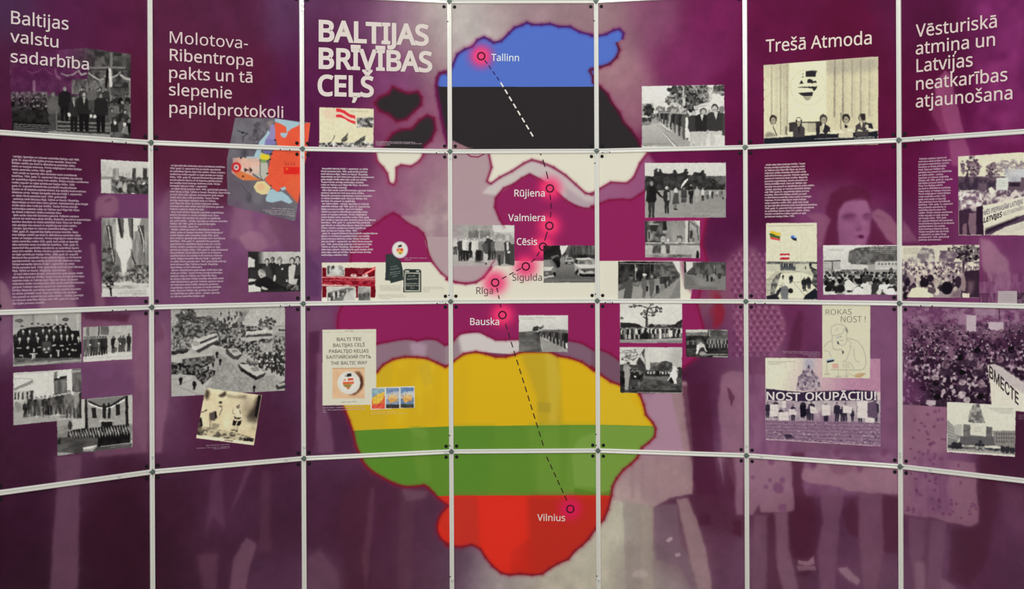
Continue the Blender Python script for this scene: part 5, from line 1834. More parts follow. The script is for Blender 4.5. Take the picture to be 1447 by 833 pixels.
def e4():
    R(40, 60, 840, 535, 110)
    N((50, 70, 560, 360), 34, 66, 14, 20, seed=1)
    P([(500, 70), (735, 70), (770, 180), (820, 240), (820, 270), (560, 260)], 84)
    N((500, 75, 790, 260), 64, 110, 8, seed=2)
    P([(730, 68), (828, 68), (826, 230), (790, 190), (760, 130)], 200)
    for x in (375, 450, 500):
        L([(x, 100), (x - 4, 240)], 7, 100)
    L([(262, 90), (268, 190), (264, 300)], 11, 150)
    E(272, 170, 18, 22, 170)
    P([(52, 370), (420, 300), (830, 262), (826, 530), (52, 530)], 118)
    P([(480, 528), (820, 268), (826, 530)], 136)
    P([(690, 528), (822, 290), (826, 528)], 120)
    P([(52, 430), (250, 380), (500, 340), (800, 270), (560, 400), (460, 530), (52, 530)], 142)
    P([(52, 350), (200, 330), (250, 340), (60, 420)], 100, .8, 3)
    P([(52, 420), (140, 320), (190, 290), (225, 310), (230, 380), (215, 535), (110, 535), (140, 400), (60, 440)], 78)
    L([(225, 350), (300, 378)], 16, 96)
    E(208, 268, 24, 34, 96)
    E(206, 245, 26, 14, 40)
    P([(330, 310), (350, 280), (400, 290), (410, 360), (400, 440), (385, 525), (350, 525), (355, 430), (340, 390)], 96)
    E(376, 250, 22, 32, 110)
    E(378, 234, 26, 16, 200)
    L([(318, 330), (300, 380)], 12, 100)
    P([(430, 310), (470, 285), (505, 320), (495, 430), (470, 515), (448, 515), (440, 420)], 92)
    E(468, 258, 17, 24, 130)
    P([(400, 380), (420, 380), (420, 440), (400, 440)], 34)
    for i, (x, y, h, c_, l) in enumerate(((540, 470, 220, 130, 44), (598, 440, 210, 60, 120), (640, 395, 160, 50, 50), (685, 375, 140, 50, 60), (710, 350, 110, 90, 60), (735, 330, 90, 60, 40), (755, 315, 75, 50, 50), (775, 300, 60, 60, 60), (795, 290, 50, 50, 50))):
        person(x, y, h, c_, l, 140, .28)
    P([(518, 370), (555, 368), (555, 430), (520, 432)], 40)


photo('photograph', 'black-and-white photo of a human chain receding along a forest road', [(50, 68), (822, 68), (824, 540), (48, 540)], e4, 1)


def e5():
    R(860, 60, 1410, 430, 120)
    P([(885, 70), (1090, 70), (960, 150), (905, 205), (885, 200)], 196)
    P([(905, 205), (1000, 120), (1100, 75), (1390, 75), (1390, 260), (1100, 220), (1000, 230)], 74)
    N((980, 80, 1390, 240), 60, 100, 8, 14, seed=1)
    P([(868, 70), (892, 70), (900, 200), (872, 210)], 40)
    P([(875, 210), (1100, 230), (1390, 255), (1390, 425), (875, 415)], 118)
    P([(875, 225), (960, 260), (1040, 400), (875, 410)], 96, .7, 4)
    P([(1000, 250), (1280, 380), (1240, 415), (1080, 410)], 134, .6, 4)
    P([(900, 210), (1030, 225), (1030, 240), (920, 230)], 60)
    for x, y, h, c_ in ((1068, 268, 50, 110), (1090, 270, 52, 130), (1120, 280, 60, 60), (1160, 320, 110, 56), (1215, 320, 110, 120), (1245, 330, 120, 130)):
        person(x, y, h, c_, 90 if c_ > 100 else 40, 140, .3)
    P([(1205, 265), (1228, 265), (1226, 315), (1205, 315)], 30)
    person(1312, 350, 160, 56, 110, 150, .24)
    L([(1248, 130), (1250, 240)], 6, 180)
    P([(870, 372), (1290, 378), (1290, 420), (870, 412)], 104)


photo('photograph', 'small black-and-white photo of a distant chain beside a wide road', [(870, 70), (1392, 76), (1392, 430), (872, 416)], e5, 1)

V(870, 428, 13.02)


def e6():
    R(70, 10, 1240, 760, 198)
    N((80, 20, 1230, 450), 204, 190, 60, a=.6, seed=1)
    P([(85, 370), (300, 372), (430, 400), (520, 470), (85, 480)], 44)
    P([(590, 440), (660, 380), (720, 440), (800, 400), (860, 440), (1000, 420), (1100, 400), (1150, 340), (1225, 310), (1225, 500), (590, 500)], 44)
    N((600, 400, 1225, 480), 40, 90, 10, seed=2, a=.6)
    P([(545, 480), (552, 260), (580, 250), (596, 300), (592, 480)], 74)
    L([(565, 300), (570, 200), (600, 110)], 26, 50)
    L([(560, 290), (500, 260)], 16, 44)
    L([(565, 230), (510, 160)], 16, 44)
    L([(600, 100), (480, 60), (360, 60), (270, 75)], 12, 50)
    L([(600, 110), (680, 90), (760, 85), (840, 110)], 12, 50)
    L([(600, 120), (640, 60), (660, 25)], 12, 50)
    L([(590, 170), (700, 190), (740, 160)], 14, 50)
    L([(590, 230), (700, 240)], 12, 60)
    for x, y, rx, ry in ((335, 62, 52, 36), (270, 76, 26, 18), (450, 55, 30, 12), (500, 215, 50, 26), (660, 30, 50, 26), (760, 90, 40, 24), (830, 115, 34, 26), (735, 150, 44, 30), (700, 195, 50, 30), (690, 235, 40, 20),
                         (650, 130, 40, 30), (830, 165, 34, 16), (100, 290, 40, 40), (540, 160, 26, 26)):
        tree(x, y, rx, ry, 44, 80, 14, int(x + y), r=13, gaps=.1)
    P([(80, 470), (500, 470), (1225, 470), (1225, 660), (80, 690)], 60)
    N((80, 460, 1225, 560), 60, 170, 7, 12, k=2, seed=5)
    rr = np.random.RandomState(5)
    for i in range(44):
        x = 95 + i * 26
        person(x, 680 - i * .9 + rr.uniform(-12, 4), 215 - i * .9 + rr.uniform(-14, 14), rr.choice([30, 40, 60, 190, 200, 120]), rr.choice([34, 50, 186, 110]), 150, .26, 60)
    P([(480, 560), (600, 545), (600, 670), (440, 660)], 34)
    P([(795, 480), (845, 480), (840, 670), (800, 670)], 205)
    P([(970, 510), (1050, 510), (1050, 630), (975, 630)], 200)
    P([(85, 700), (1225, 650), (1225, 745), (85, 745)], 158)
    N((85, 690, 1225, 745), 150, 110, 30, 6, seed=6, a=.7)


photo('photograph', 'black-and-white photo of a crowd under a lone pine', [(78, 12), (1226, 14), (1226, 748), (80, 742)], e6)

V(870, 486, 11.26)


def e7():
    R(60, 40, 1070, 800, 192)
    N((65, 60, 1060, 400), 198, 180, 60, a=.7, seed=1)
    P([(880, 60), (1060, 60), (1060, 400), (920, 380)], 140, .8, 14)
    for a, b in (((70, 150), (300, 140)), ((150, 230), (360, 180)), ((110, 120), (240, 110))):
        L([a, b], 8, 90)
    tree(260, 180, 110, 90, 60, 130, 50, 3, r=16, gaps=.5)
    tree(170, 230, 70, 60, 60, 130, 30, 4, r=16, gaps=.5)
    P([(455, 80), (462, 330), (400, 200), (380, 180)], 70)
    P([(410, 140), (460, 250), (465, 350), (380, 200)], 176)
    P([(380, 210), (470, 350), (480, 400), (330, 330), (350, 260)], 56)
    L([(460, 75), (472, 380)], 5, 40)
    L([(375, 180), (320, 320)], 18, 190)
    P([(545, 390), (620, 360), (680, 340), (720, 290), (800, 275), (880, 300), (910, 340), (860, 440), (545, 420)], 64)
    N((550, 300, 900, 440), 50, 110, 10, seed=5, a=.7)
    P([(65, 330), (400, 340), (500, 420), (860, 440), (1060, 390), (1060, 780), (65, 780)], 66)
    N((400, 520, 1060, 780), 56, 90, 14, 8, seed=6)
    P([(400, 510), (860, 520), (860, 590), (440, 560)], 110, .9, 2)
    for i in range(16):
        person(490 + i * 24, 520, 90, [40, 180, 60, 200][i % 4], 40, 150, .3)
    R(640, 430, 700, 510, 34)
    P([(130, 320), (160, 310), (240, 380), (260, 395), (220, 410), (235, 480), (215, 560), (200, 740), (150, 740), (150, 560), (125, 420)], 150)
    E(160, 335, 34, 30, 130)
    E(205, 310, 30, 18, 34)
    N([(70, 440), (140, 440), (140, 760), (75, 760)], 24, 50, 10, seed=7)
    N([(240, 400), (420, 380), (440, 560), (380, 700), (240, 720)], 28, 110, 9, k=1.8, seed=8)
    for x, y in ((300, 700), (340, 690), (265, 690)):
        person(x, y, 280, 40, 70, 130, .2)
    R(294, 515, 328, 540, 215)
    N([(80, 740), (1040, 740), (1040, 785), (80, 785)], 44, 70, 20, seed=9)
    # the bonfire
    P([(935, 360), (975, 400), (1000, 410), (985, 520), (965, 560), (975, 640), (930, 640), (900, 560), (875, 540), (830, 600), (820, 590), (860, 530), (870, 460), (910, 420)], 208)
    P([(890, 540), (930, 620), (900, 640), (860, 610), (850, 570)], 34)
    E(1010, 390, 34, 18, 40)
    P([(970, 420), (1060, 420), (1060, 520), (1000, 530)], 50, .8, 2)


photo('photograph', 'black-and-white photo of a flag and a white bonfire in a field', [(62, 54), (1060, 58), (1056, 790), (72, 786)], e7)

V(963, 460, 16.01)


def e8():
    R(90, 90, 1070, 750, 90)
    P([(95, 95), (620, 95), (620, 250), (480, 240), (420, 210), (100, 180)], 186)
    N((100, 160, 620, 300), 90, 140, 20, seed=1, a=.9)
    P([(620, 100), (740, 100), (640, 260), (620, 250)], 176)
    N((640, 110, 1060, 290), 70, 112, 14, seed=2)
    L([(900, 105), (1060, 120)], 12, 190)
    R(600, 95, 622, 290, 34)
    N((100, 240, 600, 400), 30, 64, 16, seed=3)
    N((100, 380, 1060, 740), 34, 70, 16, 10, seed=4)
    for x, y, r in ((130, 395, 30), (245, 370, 36), (745, 350, 40), (880, 350, 34), (720, 450, 34), (970, 380, 50), (1010, 330, 30)):
        E(x, y, r, r * .8, 170, .9, 2)
    for i in range(14):
        person(610 + i * 34, 520, 220, [110, 60, 150, 44, 130][i % 5], [40, 130][i % 2], 140, .34)
    for i in range(6):
        person(120 + i * 40, 520, 180, [60, 110, 44][i % 3], 40, 130, .34)
    P([(380, 430), (440, 380), (520, 440), (560, 560), (590, 600), (540, 590), (500, 500), (440, 500), (400, 560), (360, 640), (320, 660), (340, 560), (345, 450)], 190)
    P([(360, 440), (400, 430), (400, 560), (350, 640), (330, 620)], 212)
    P([(330, 330), (480, 330), (480, 420), (380, 440), (330, 400)], 160, .7, 4)
    P([(400, 640), (440, 590), (520, 600), (600, 670), (540, 690), (420, 690)], 170, .9, 2)
    P([(560, 652), (1050, 650), (1050, 668), (580, 672)], 160)
    P([(700, 690), (1050, 700), (1050, 725), (720, 715)], 150)


photo('photograph', 'small black-and-white photo of figures by a bonfire', [(96, 96), (1052, 98), (1054, 742), (104, 716)], e8)

# --- sixth bay
V(1072, 75, 6.169)
CR2 = (206, 202, 172)


def f1():
    R(30, 20, 1060, 810, CR2)
    G((45, 95, 270, 720), (202, 198, 168), (178, 172, 148), (100, 300), (240, 100), .8)
    P([(590, 60), (1045, 30), (1045, 690), (590, 690)], (196, 190, 160))
    P([(590, 62), (1045, 34), (1045, 150), (590, 190)], (160, 154, 138), .75, 6)
    for x in (112, 190, 248):
        P([(x, 100), (x + 4, 100), (x + 6, 720), (x, 720)], (80, 74, 72), .8, 1)
    for x in (150, 215, 230):
        P([(x, 100), (x + 14, 100), (x + 12, 720), (x - 4, 720)], (170, 162, 142), .6, 3)
    for x, t in ((662, .9), (735, .9), (815, .55), (890, .65), (965, .4)):
        P([(x, 55), (x + 5, 55), (x + 4, 560), (x - 4, 560)], (70, 64, 66), t, 1)
        P([(x + 10, 55), (x + 26, 55), (x + 24, 640), (x + 6, 640)], (170, 162, 142), .6, 4)
    P([(268, 92), (588, 66), (592, 595), (270, 608)], (212, 210, 178))
    BK = (46, 44, 50)
    P([(412, 160), (470, 152), (512, 155), (500, 180), (500, 208), (412, 208)], BK)
    P([(375, 188), (392, 176), (392, 186)], BK)
    P([(372, 214), (396, 200), (392, 212)], BK)
    P([(354, 270), (375, 240), (395, 268)], BK)
    P([(428, 262), (428, 232), (448, 222), (468, 235), (472, 246), (500, 246), (508, 262)], BK)
    P([(345, 298), (516, 290), (500, 320), (480, 335), (470, 310), (345, 302)], BK)
    P([(345, 348), (475, 340), (470, 375), (385, 378)], BK)
    P([(385, 382), (465, 380), (440, 415), (410, 412)], (150, 146, 130))
    for i in range(40):
        t = i / 40 * 2 * math.pi
        if abs(t - 1.57 * 3) < .3:
            continue
        x, y = 432 + 145 * math.cos(t), 298 + 150 * math.sin(t)
        L([(x, y), (x + 12 * math.cos(t), y + 12 * math.sin(t))], 7, (160, 154, 134), .55)
    P([(268, 606), (592, 594), (560, 690), (268, 690)], (60, 56, 56))
    R(430, 610, 500, 690, (170, 166, 144))
    R(380, 610, 430, 690, (190, 186, 160))
    P([(45, 735), (1040, 672), (1040, 700), (45, 760)], (206, 200, 172))
    P([(48, 745), (1040, 682), (1040, 770), (48, 812)], (36, 38, 46))
    # five people behind the table
    def sit(x, y, r, suit, hair, shirt=(190, 186, 160)):
        P([(x - r * 1.9, y + r * 5), (x - r * 1.7, y + r * 2.2), (x - r * .5, y + r * 1.3), (x + r * .5, y + r * 1.3), (x + r * 1.7, y + r * 2.2), (x + r * 1.9, y + r * 5)], suit)
        P([(x - r * .4, y + r * 1.2), (x + r * .4, y + r * 1.2), (x, y + r * 3)], shirt)
        E(x, y, r, r * 1.25, hair)
        E(x + r * .05, y + r * .35, r * .68, r * .85, (160, 152, 132))
        L([(x - r * .4, y + r * .25), (x + r * .4, y + r * .25)], r * .12, (70, 62, 60))
    sit(128, 580, 32, (202, 198, 170), (60, 54, 52))
    L([(128, 640), (160, 720)], 7, (60, 54, 56))
    sit(352, 595, 28, (70, 66, 66), (40, 38, 40))
    E(352, 580, 22, 14, (214, 210, 184))
    R(345, 640, 362, 700, (50, 46, 50))
    sit(566, 575, 34, (44, 42, 48), (70, 64, 62), (206, 200, 176))
    P([(535, 640), (560, 625), (565, 700), (535, 700)], (180, 176, 150))
    sit(762, 570, 34, (190, 184, 158), (50, 46, 46))
    P([(755, 620), (780, 640), (770, 660), (750, 650)], (50, 46, 46))
    sit(900, 565, 32, (70, 66, 66), (120, 112, 100))
    P([(885, 530), (930, 530), (935, 590), (900, 590)], (50, 46, 46))
    P([(930, 600), (990, 620), (1000, 660), (930, 670)], (44, 42, 48))
    E(945, 640, 16, 18, (190, 184, 160))
    R(714, 520, 722, 670, (110, 104, 92))
    for x, y in ((60, 700), (180, 715), (262, 690), (550, 690), (620, 690), (660, 680), (720, 680), (800, 665), (880, 670), (960, 655), (1010, 665)):
        P([(x - 26, y + 18), (x - 10, y - 6), (x + 22, y + 4), (x + 30, y + 14)], (214, 210, 184), .9)
    P([(235, 640), (248, 640), (250, 710), (236, 712)], (110, 104, 92))
    P([(60, 700), (100, 690), (180, 725), (60, 735)], (90, 84, 80), .6, 2)


photo('photograph', 'sepia photo of five people at a table under a big emblem', [(44, 104), (1044, 30), (1044, 800), (46, 820)], f1, 0, CR2)

V(1076, 310, 7.06)


def f2():
    CC = (204, 202, 178)
    R(40, 30, 570, 810, CC)
    R(48, 435, 558, 520, (186, 186, 166))
    N((48, 425, 558, 447), (70, 70, 72), (150, 150, 140), 12, 4, seed=1)
    P([(150, 520), (540, 520), (558, 600), (558, 800), (48, 800), (48, 600)], (176, 174, 156))
    P([(160, 545), (400, 530), (520, 570), (558, 680), (400, 790), (180, 780), (110, 700)], (208, 206, 182))
    for a, b in (((50, 602), (130, 602)), ((50, 655), (110, 655)), ((48, 705), (100, 710)), ((150, 560), (105, 700)), ((175, 540), (125, 660)), ((320, 630), (440, 770)), ((320, 632), (480, 620)),
                 ((400, 640), (470, 740)), ((180, 660), (260, 680)), ((330, 520), (400, 525))):
        L([a, b], 4, (96, 96, 96), .8)
    N([(100, 640), (150, 560), (200, 530), (150, 700), (110, 800), (90, 800)], (50, 50, 54), (150, 150, 140), 6, seed=2, a=.8)
    N([(480, 470), (558, 500), (558, 700), (500, 640), (520, 560)], (36, 36, 40), (120, 120, 112), 7, seed=3, a=.95)
    P([(420, 800), (440, 760), (540, 690), (558, 720), (558, 800)], (34, 38, 44))
    P([(50, 770), (160, 740), (180, 800), (50, 800)], (40, 40, 46))
    for x, y, h in ((215, 600, 46), (290, 640, 80), (305, 630, 70), (430, 720, 140), (420, 700, 110), (480, 700, 110), (470, 690, 120), (440, 500, 30), (490, 500, 70)):
        person(x, y, h, (40, 40, 44), (60, 60, 62), (120, 116, 108), .34, (40, 40, 40))
    for i in range(11):
        person(200 + i * 13, 512, 84, [(84, 88, 92), (56, 60, 66), (150, 150, 140), (44, 44, 50)][i % 4], (70, 74, 80), (150, 140, 126), .34)
    P([(200, 660), (250, 665), (275, 700), (265, 800), (205, 800), (190, 720)], (110, 110, 112))
    E(215, 650, 20, 24, (190, 186, 168))
    E(293, 715, 26, 26, (36, 36, 40))
    P([(150, 730), (190, 680), (200, 700), (165, 780), (140, 800)], (50, 50, 56))
    L([(190, 120), (192, 520)], 2.2, (150, 150, 138), .8)
    L([(352, 200), (366, 500)], 2.2, (160, 160, 146), .8)
    L([(398, 60), (400, 620)], 5, (176, 176, 160), .8)
    P([(80, 120), (110, 118), (190, 140), (192, 165), (100, 150)], (214, 176, 60))
    P([(78, 145), (100, 142), (192, 175), (190, 195), (90, 175)], (64, 96, 50))
    P([(86, 175), (190, 195), (188, 215), (95, 200)], (196, 76, 76))
    P([(290, 170), (320, 160), (355, 175), (352, 195), (295, 185)], (84, 124, 196))
    P([(293, 183), (352, 195), (350, 218), (310, 205)], (30, 32, 44))
    P([(325, 162), (356, 170), (354, 186), (330, 182)], (206, 210, 206), .7)
    P([(186, 345), (280, 348), (280, 402), (186, 400)], (222, 206, 196))
    R(186, 345, 280, 362, (168, 40, 52))
    R(186, 382, 280, 402, (168, 40, 52))
    R(44, 32, 560, 40, (216, 200, 196), .6)


photo('photograph', 'pale photo of crowd on a bastion under three flags', [(46, 38), (556, 36), (558, 806), (46, 806)], f2, 0, (204, 202, 178))

V(1158, 340, 10.158)


def f3():
    G((50, 65, 1300, 790), 204, 190, (300, 80), (300, 300))
    P([(415, 240), (440, 150), (520, 115), (620, 110), (720, 90), (1140, 80), (1300, 80), (1300, 290), (900, 300), (800, 345), (640, 350), (460, 340), (420, 300)], 96)
    N([(415, 240), (440, 150), (520, 115), (720, 90), (1300, 80), (1300, 290), (900, 300), (800, 345), (640, 350), (460, 340)], 70, 124, 8, seed=1, a=.9)
    P([(430, 190), (470, 150), (520, 130), (560, 300), (480, 330), (430, 290)], 110, .6, 3)
    P([(700, 280), (800, 170), (1140, 200), (1300, 180), (1300, 290), (900, 300)], 70, .6, 5)
    R(60, 290, 300, 440, 160)
    R(60, 288, 300, 302, 60)
    R(180, 300, 192, 440, 60)
    N((70, 305, 175, 430), 170, 140, 12, seed=2)
    P([(380, 385), (450, 350), (640, 345), (660, 420), (400, 410)], 186)
    P([(800, 310), (1300, 295), (1300, 380), (800, 400)], 176)
    for x in range(840, 1300, 50):
        R(x, 330, x + 24, 350, 84)
    P([(690, 350), (800, 340), (800, 420), (700, 430)], 150)
    P([(720, 425), (900, 425), (1000, 450), (980, 490), (760, 480)], 186)
    R(760, 435, 980, 460, 60, .7)
    R(390, 420, 1140, 560, 140)
    E(664, 430, 26, 34, 84)
    E(1030, 430, 26, 40, 76)
    N((60, 420, 640, 520), 90, 190, 9, k=1.8, seed=3)
    heads(70, 470, 1290, 560, 3, 18, 26, [180, 150, 60, 190, 90], seed=4, faces=(150, 60, 50), back=.6)
    heads(80, 600, 1290, 700, 2, 34, 46, [200, 190, 60, 196, 120], seed=5, faces=(60, 150), back=.9)
    for x, y, r, t in ((160, 640, 60, 36), (130, 700, 50, 30), (310, 690, 60, 34), (570, 590, 46, 30), (830, 580, 34, 30), (920, 570, 30, 34), (1050, 590, 50, 70), (700, 560, 40, 60)):
        E(x, y, r, r * .95, t)
    P([(470, 780), (490, 700), (560, 660), (620, 690), (640, 780)], 206)
    P([(620, 690), (660, 640), (720, 630), (760, 700), (760, 780), (640, 780)], 196)
    E(905, 670, 56, 40, 208)
    P([(820, 740), (860, 690), (900, 700), (880, 780), (830, 780)], 190)
    E(1025, 740, 66, 56, 210)
    P([(360, 600), (430, 560), (500, 620), (540, 650), (460, 720), (380, 720)], 200)
    P([(750, 640), (820, 590), (850, 660), (800, 780), (740, 780)], 56)
    P([(60, 740), (220, 730), (230, 780), (60, 780)], 196)


photo('photograph', 'wide black-and-white photo of a street crowd before trees', [(52, 68), (1150, 66), (1150, 782), (56, 782)], f3)

V(1076, 500, 6.126)


def f5():
    LP = (176, 150, 160)
    R(20, 20, 1060, 820, (190, 176, 172))
    G([(35, 36), (1040, 40), (1040, 330), (35, 330)], (206, 204, 184), (170, 128, 150), (200, 100), (760, 280))
    P([(365, 40), (460, 40), (440, 200), (380, 200)], (150, 152, 168), .8, 6)
    # monument
    P([(305, 320), (320, 200), (362, 170), (395, 120), (412, 100), (440, 160), (500, 210), (520, 320)], (146, 132, 142))
    N([(305, 320), (320, 200), (362, 170), (412, 110), (500, 210), (520, 320)], (110, 96, 112), (180, 168, 172), 8, seed=1, a=.9)
    for x, y in ((365, 160), (440, 160), (380, 190), (455, 240), (380, 265), (410, 115), (320, 265), (495, 260)):
        E(x, y, 9, 16, (84, 70, 88), .9)
    P([(35, 405), (1040, 400), (1040, 620), (35, 600)], (170, 158, 162))
    P([(215, 410), (330, 420), (330, 580), (200, 580)], (140, 120, 138), .8)
    P([(450, 510), (650, 500), (650, 600), (450, 600)], (140, 112, 132), .9)
    N((35, 405, 1040, 590), (190, 182, 180), (110, 92, 112), 22, 30, a=.4, seed=2)
    for x, y, h in ((55, 560, 140), (125, 560, 160), (170, 590, 120), (275, 590, 150), (362, 560, 160), (405, 580, 120), (435, 580, 170), (560, 590, 160), (655, 600, 180), (700, 590, 130), (728, 590, 165), (790, 590, 110), (855, 600, 180), (985, 610, 210)):
        person(x, y, h, (50, 44, 58), (56, 48, 62), (140, 120, 128), .30, (40, 34, 46))
    P([(920, 430), (990, 410), (1010, 560), (920, 550)], (96, 78, 98))
    P([(335, 450), (385, 440), (390, 540), (340, 555)], (30, 26, 40))
    for q in ([(75, 440), (150, 440), (145, 550), (75, 545)], [(150, 510), (235, 505), (240, 585), (150, 585)], [(240, 480), (290, 480), (310, 530), (240, 535)], [(420, 450), (470, 470), (490, 515), (425, 520)],
              [(524, 445), (598, 445), (600, 538), (524, 536)], [(705, 445), (785, 460), (782, 518), (705, 515)], [(830, 415), (920, 408), (920, 555), (832, 560)], [(900, 555), (980, 560), (980, 612), (900, 610)],
              [(180, 410), (215, 410), (215, 470), (180, 470)]):
        P(q, (202, 194, 190))
        c_ = np.mean(q, 0)
        L([(c_[0] - 20, c_[1]), (c_[0] + 20, c_[1])], 4, (160, 148, 156), .7)
    P([(540, 540), (580, 540), (578, 590), (542, 590)], (50, 40, 56))
    # steps strewn with flowers
    P([(35, 575), (1040, 600), (1034, 808), (38, 748)], (136, 110, 130))
    for i in range(6):
        y = 590 + i * 27
        P([(35, y), (1040, y + 14 + i * 4), (1040, y + 22 + i * 4), (35, y + 7)], (92, 68, 90), .7, 1)
    dabs(40, 590, 1030, 780, 330, 5, 9, [(200, 188, 190), (170, 150, 160), (90, 66, 88), (60, 44, 64)], .85, 4, .5)
    P([(38, 740), (1034, 800), (1034, 812), (38, 755)], (196, 180, 182), .8)
    P([(200, 700), (260, 700), (290, 735), (210, 735)], (44, 36, 52), .8, 1)
    # banner
    P([(40, 305), (330, 335), (600, 325), (780, 315), (995, 325), (1002, 405), (560, 408), (330, 412), (44, 400)], (58, 44, 66))
    P([(880, 45), (1040, 60), (1040, 330), (900, 330)], (160, 116, 142), .35, 14)


photo('photograph', 'photo of people with posters under a NOST OKUPĀCIJU banner', [(34, 36), (1030, 44), (1034, 806), (38, 748)], f5, 1, (190, 176, 172))

V(1156, 428, 7.44)


def f4():
    CM = (206, 203, 178)
    R(30, 10, 570, 810, CM)
    LN = (128, 124, 116)
    # line drawing of a seated man with his head on his hand
    L([(150, 350), (135, 300), (145, 255), (190, 228), (250, 228), (300, 262), (318, 300), (300, 340)], 4, LN)
    L([(150, 350), (210, 340), (265, 320), (270, 270)], 3.4, LN)
    L([(150, 350), (150, 400), (155, 460), (170, 500)], 3.4, LN)
    L([(300, 340), (305, 400), (290, 440), (250, 455), (230, 440)], 3.4, LN)
    L([(180, 290), (200, 270), (215, 280), (200, 300), (185, 300)], 2.6, LN, .7)
    P([(285, 265), (300, 262), (318, 300), (310, 320), (290, 300)], (120, 116, 110), .8)
    E(205, 365, 20, 14, (176, 180, 176), .8)
    E(240, 355, 18, 10, (170, 166, 154), .7)
    P([(205, 400), (220, 420), (222, 445), (205, 430)], (30, 30, 40))
    L([(215, 370), (250, 360)], 3, LN)
    L([(230, 395), (265, 400)], 4, (110, 106, 100))
    L([(165, 480), (200, 500), (245, 490), (262, 525)], 4, LN)
    P([(255, 505), (270, 510), (272, 535), (258, 540)], (50, 50, 54))
    L([(60, 470), (100, 420), (150, 400)], 4, LN)
    L([(62, 500), (120, 520), (140, 570)], 6, (150, 148, 138), .8)
    L([(320, 375), (420, 405), (470, 470), (500, 560), (510, 640), (480, 700), (430, 712), (130, 706)], 4, LN)
    L([(300, 370), (350, 430), (335, 470), (355, 460)], 3, LN)
    L([(350, 470), (300, 600), (265, 620)], 3, LN)
    L([(380, 480), (380, 560), (400, 610), (440, 630)], 3, LN)
    L([(260, 620), (300, 625), (350, 640), (380, 700)], 3, LN)
    for x in (262, 285, 300, 318):
        L([(x, 640), (x + 12, 690)], 3, LN)
    for x, y0, y1, w_ in ((95, 640, 745, 28), (215, 640, 770, 30), (300, 700, 765, 22)):
        L([(x, y0), (x, y1)], 3, LN)
        E(x, y1 + 6, w_, 8, LN)
        E(x, y1 + 4, w_ - 5, 5, CM)
    P([(92, 600), (170, 590), (172, 625), (96, 640)], (206, 210, 206))
    P([(92, 598), (168, 588), (170, 602), (93, 614)], (150, 170, 196), .8)
    P([(94, 614), (170, 602), (171, 618), (96, 634)], (26, 26, 32))
    P([(150, 645), (210, 640), (212, 690), (156, 694)], (204, 150, 140), .8)
    P([(380, 762), (440, 738), (508, 744), (450, 792), (400, 786)], (186, 160, 120))
    L([(320, 740), (400, 785), (508, 744)], 3, (150, 120, 90))


photo('cartoon', 'cream line drawing of a seated man beside a small flag', [(44, 10), (552, 12), (548, 798), (46, 788)], f4, 2, (206, 203, 178))

# --- seventh bay
V(1347, 212, 6.66)


def g1():
    WM = (204, 200, 178)
    R(30, 10, 760, 820, WM)
    R(40, 250, 760, 400, (96, 80, 92))
    tree(165, 160, 90, 100, (84, 66, 80), (130, 112, 120), 80, 1, r=20, gaps=.3, sky=WM)
    L([(120, 250), (160, 150)], 10, (60, 48, 60))
    tree(370, 220, 60, 100, (90, 74, 86), (130, 116, 122), 60, 2, r=20, gaps=.2, sky=WM)
    tree(520, 160, 110, 70, (130, 118, 124), (160, 150, 148), 80, 3, r=18, gaps=.4, sky=WM)
    tree(650, 150, 60, 40, (120, 108, 116), (150, 140, 140), 40, 4, r=16, gaps=.3, sky=WM)
    N([(50, 280), (120, 255), (260, 260), (410, 300), (400, 400), (50, 400)], (60, 48, 62), (100, 84, 96), 12, seed=5)
    R(500, 210, 630, 300, (170, 172, 176))
    N((490, 180, 640, 300), (190, 190, 186), (150, 152, 160), 30, a=.8, seed=6)
    R(610, 180, 760, 260, (180, 182, 184))
    P([(408, 262), (520, 265), (515, 380), (405, 400)], (196, 198, 190))
    for y in (290, 310, 335):
        L([(425, y), (500, y + 2)], 6, (160, 164, 164), .7)
    R(530, 310, 630, 345, (50, 40, 52))
    N((50, 380, 760, 520), (90, 72, 88), (196, 188, 180), 9, k=2, seed=7)
    N((50, 400, 270, 580), (110, 90, 106), (214, 206, 198), 9, k=2, seed=8)
    P([(335, 365), (362, 348), (392, 378), (385, 412), (345, 405)], (212, 210, 190))
    P([(55, 570), (280, 530), (290, 800), (55, 800)], (62, 44, 60))
    P([(150, 600), (220, 590), (215, 800), (160, 800), (145, 700)], (120, 96, 108))
    P([(95, 700), (130, 690), (130, 800), (90, 800)], (120, 92, 106))
    E(205, 545, 40, 36, (196, 184, 180), .8, 2)
    P([(220, 540), (280, 520), (290, 800), (225, 800)], (50, 34, 50))
    P([(300, 760), (640, 620), (760, 600), (760, 800), (300, 800)], (84, 66, 84))
    P([(360, 800), (480, 730), (760, 640), (760, 800)], (200, 196, 178))
    P([(280, 530), (680, 435), (760, 420), (760, 570), (300, 742), (292, 700)], (206, 202, 184))
    P([(280, 560), (292, 560), (300, 800), (290, 800)], (210, 204, 190))
    P([(300, 745), (640, 620), (600, 660), (320, 790)], (44, 32, 46), .9, 2)
    N([(480, 740), (760, 650), (760, 780), (420, 780)], (206, 202, 186), (184, 178, 170), 20, 6, a=.6, seed=9)


photo('photograph', 'photo of a crowd in folk dress behind a slanted banner', [(46, 62), (666, 20), (760, 12), (760, 806), (52, 806)], g1, 0, (204, 200, 178))

V(1270, 340, 8.175)


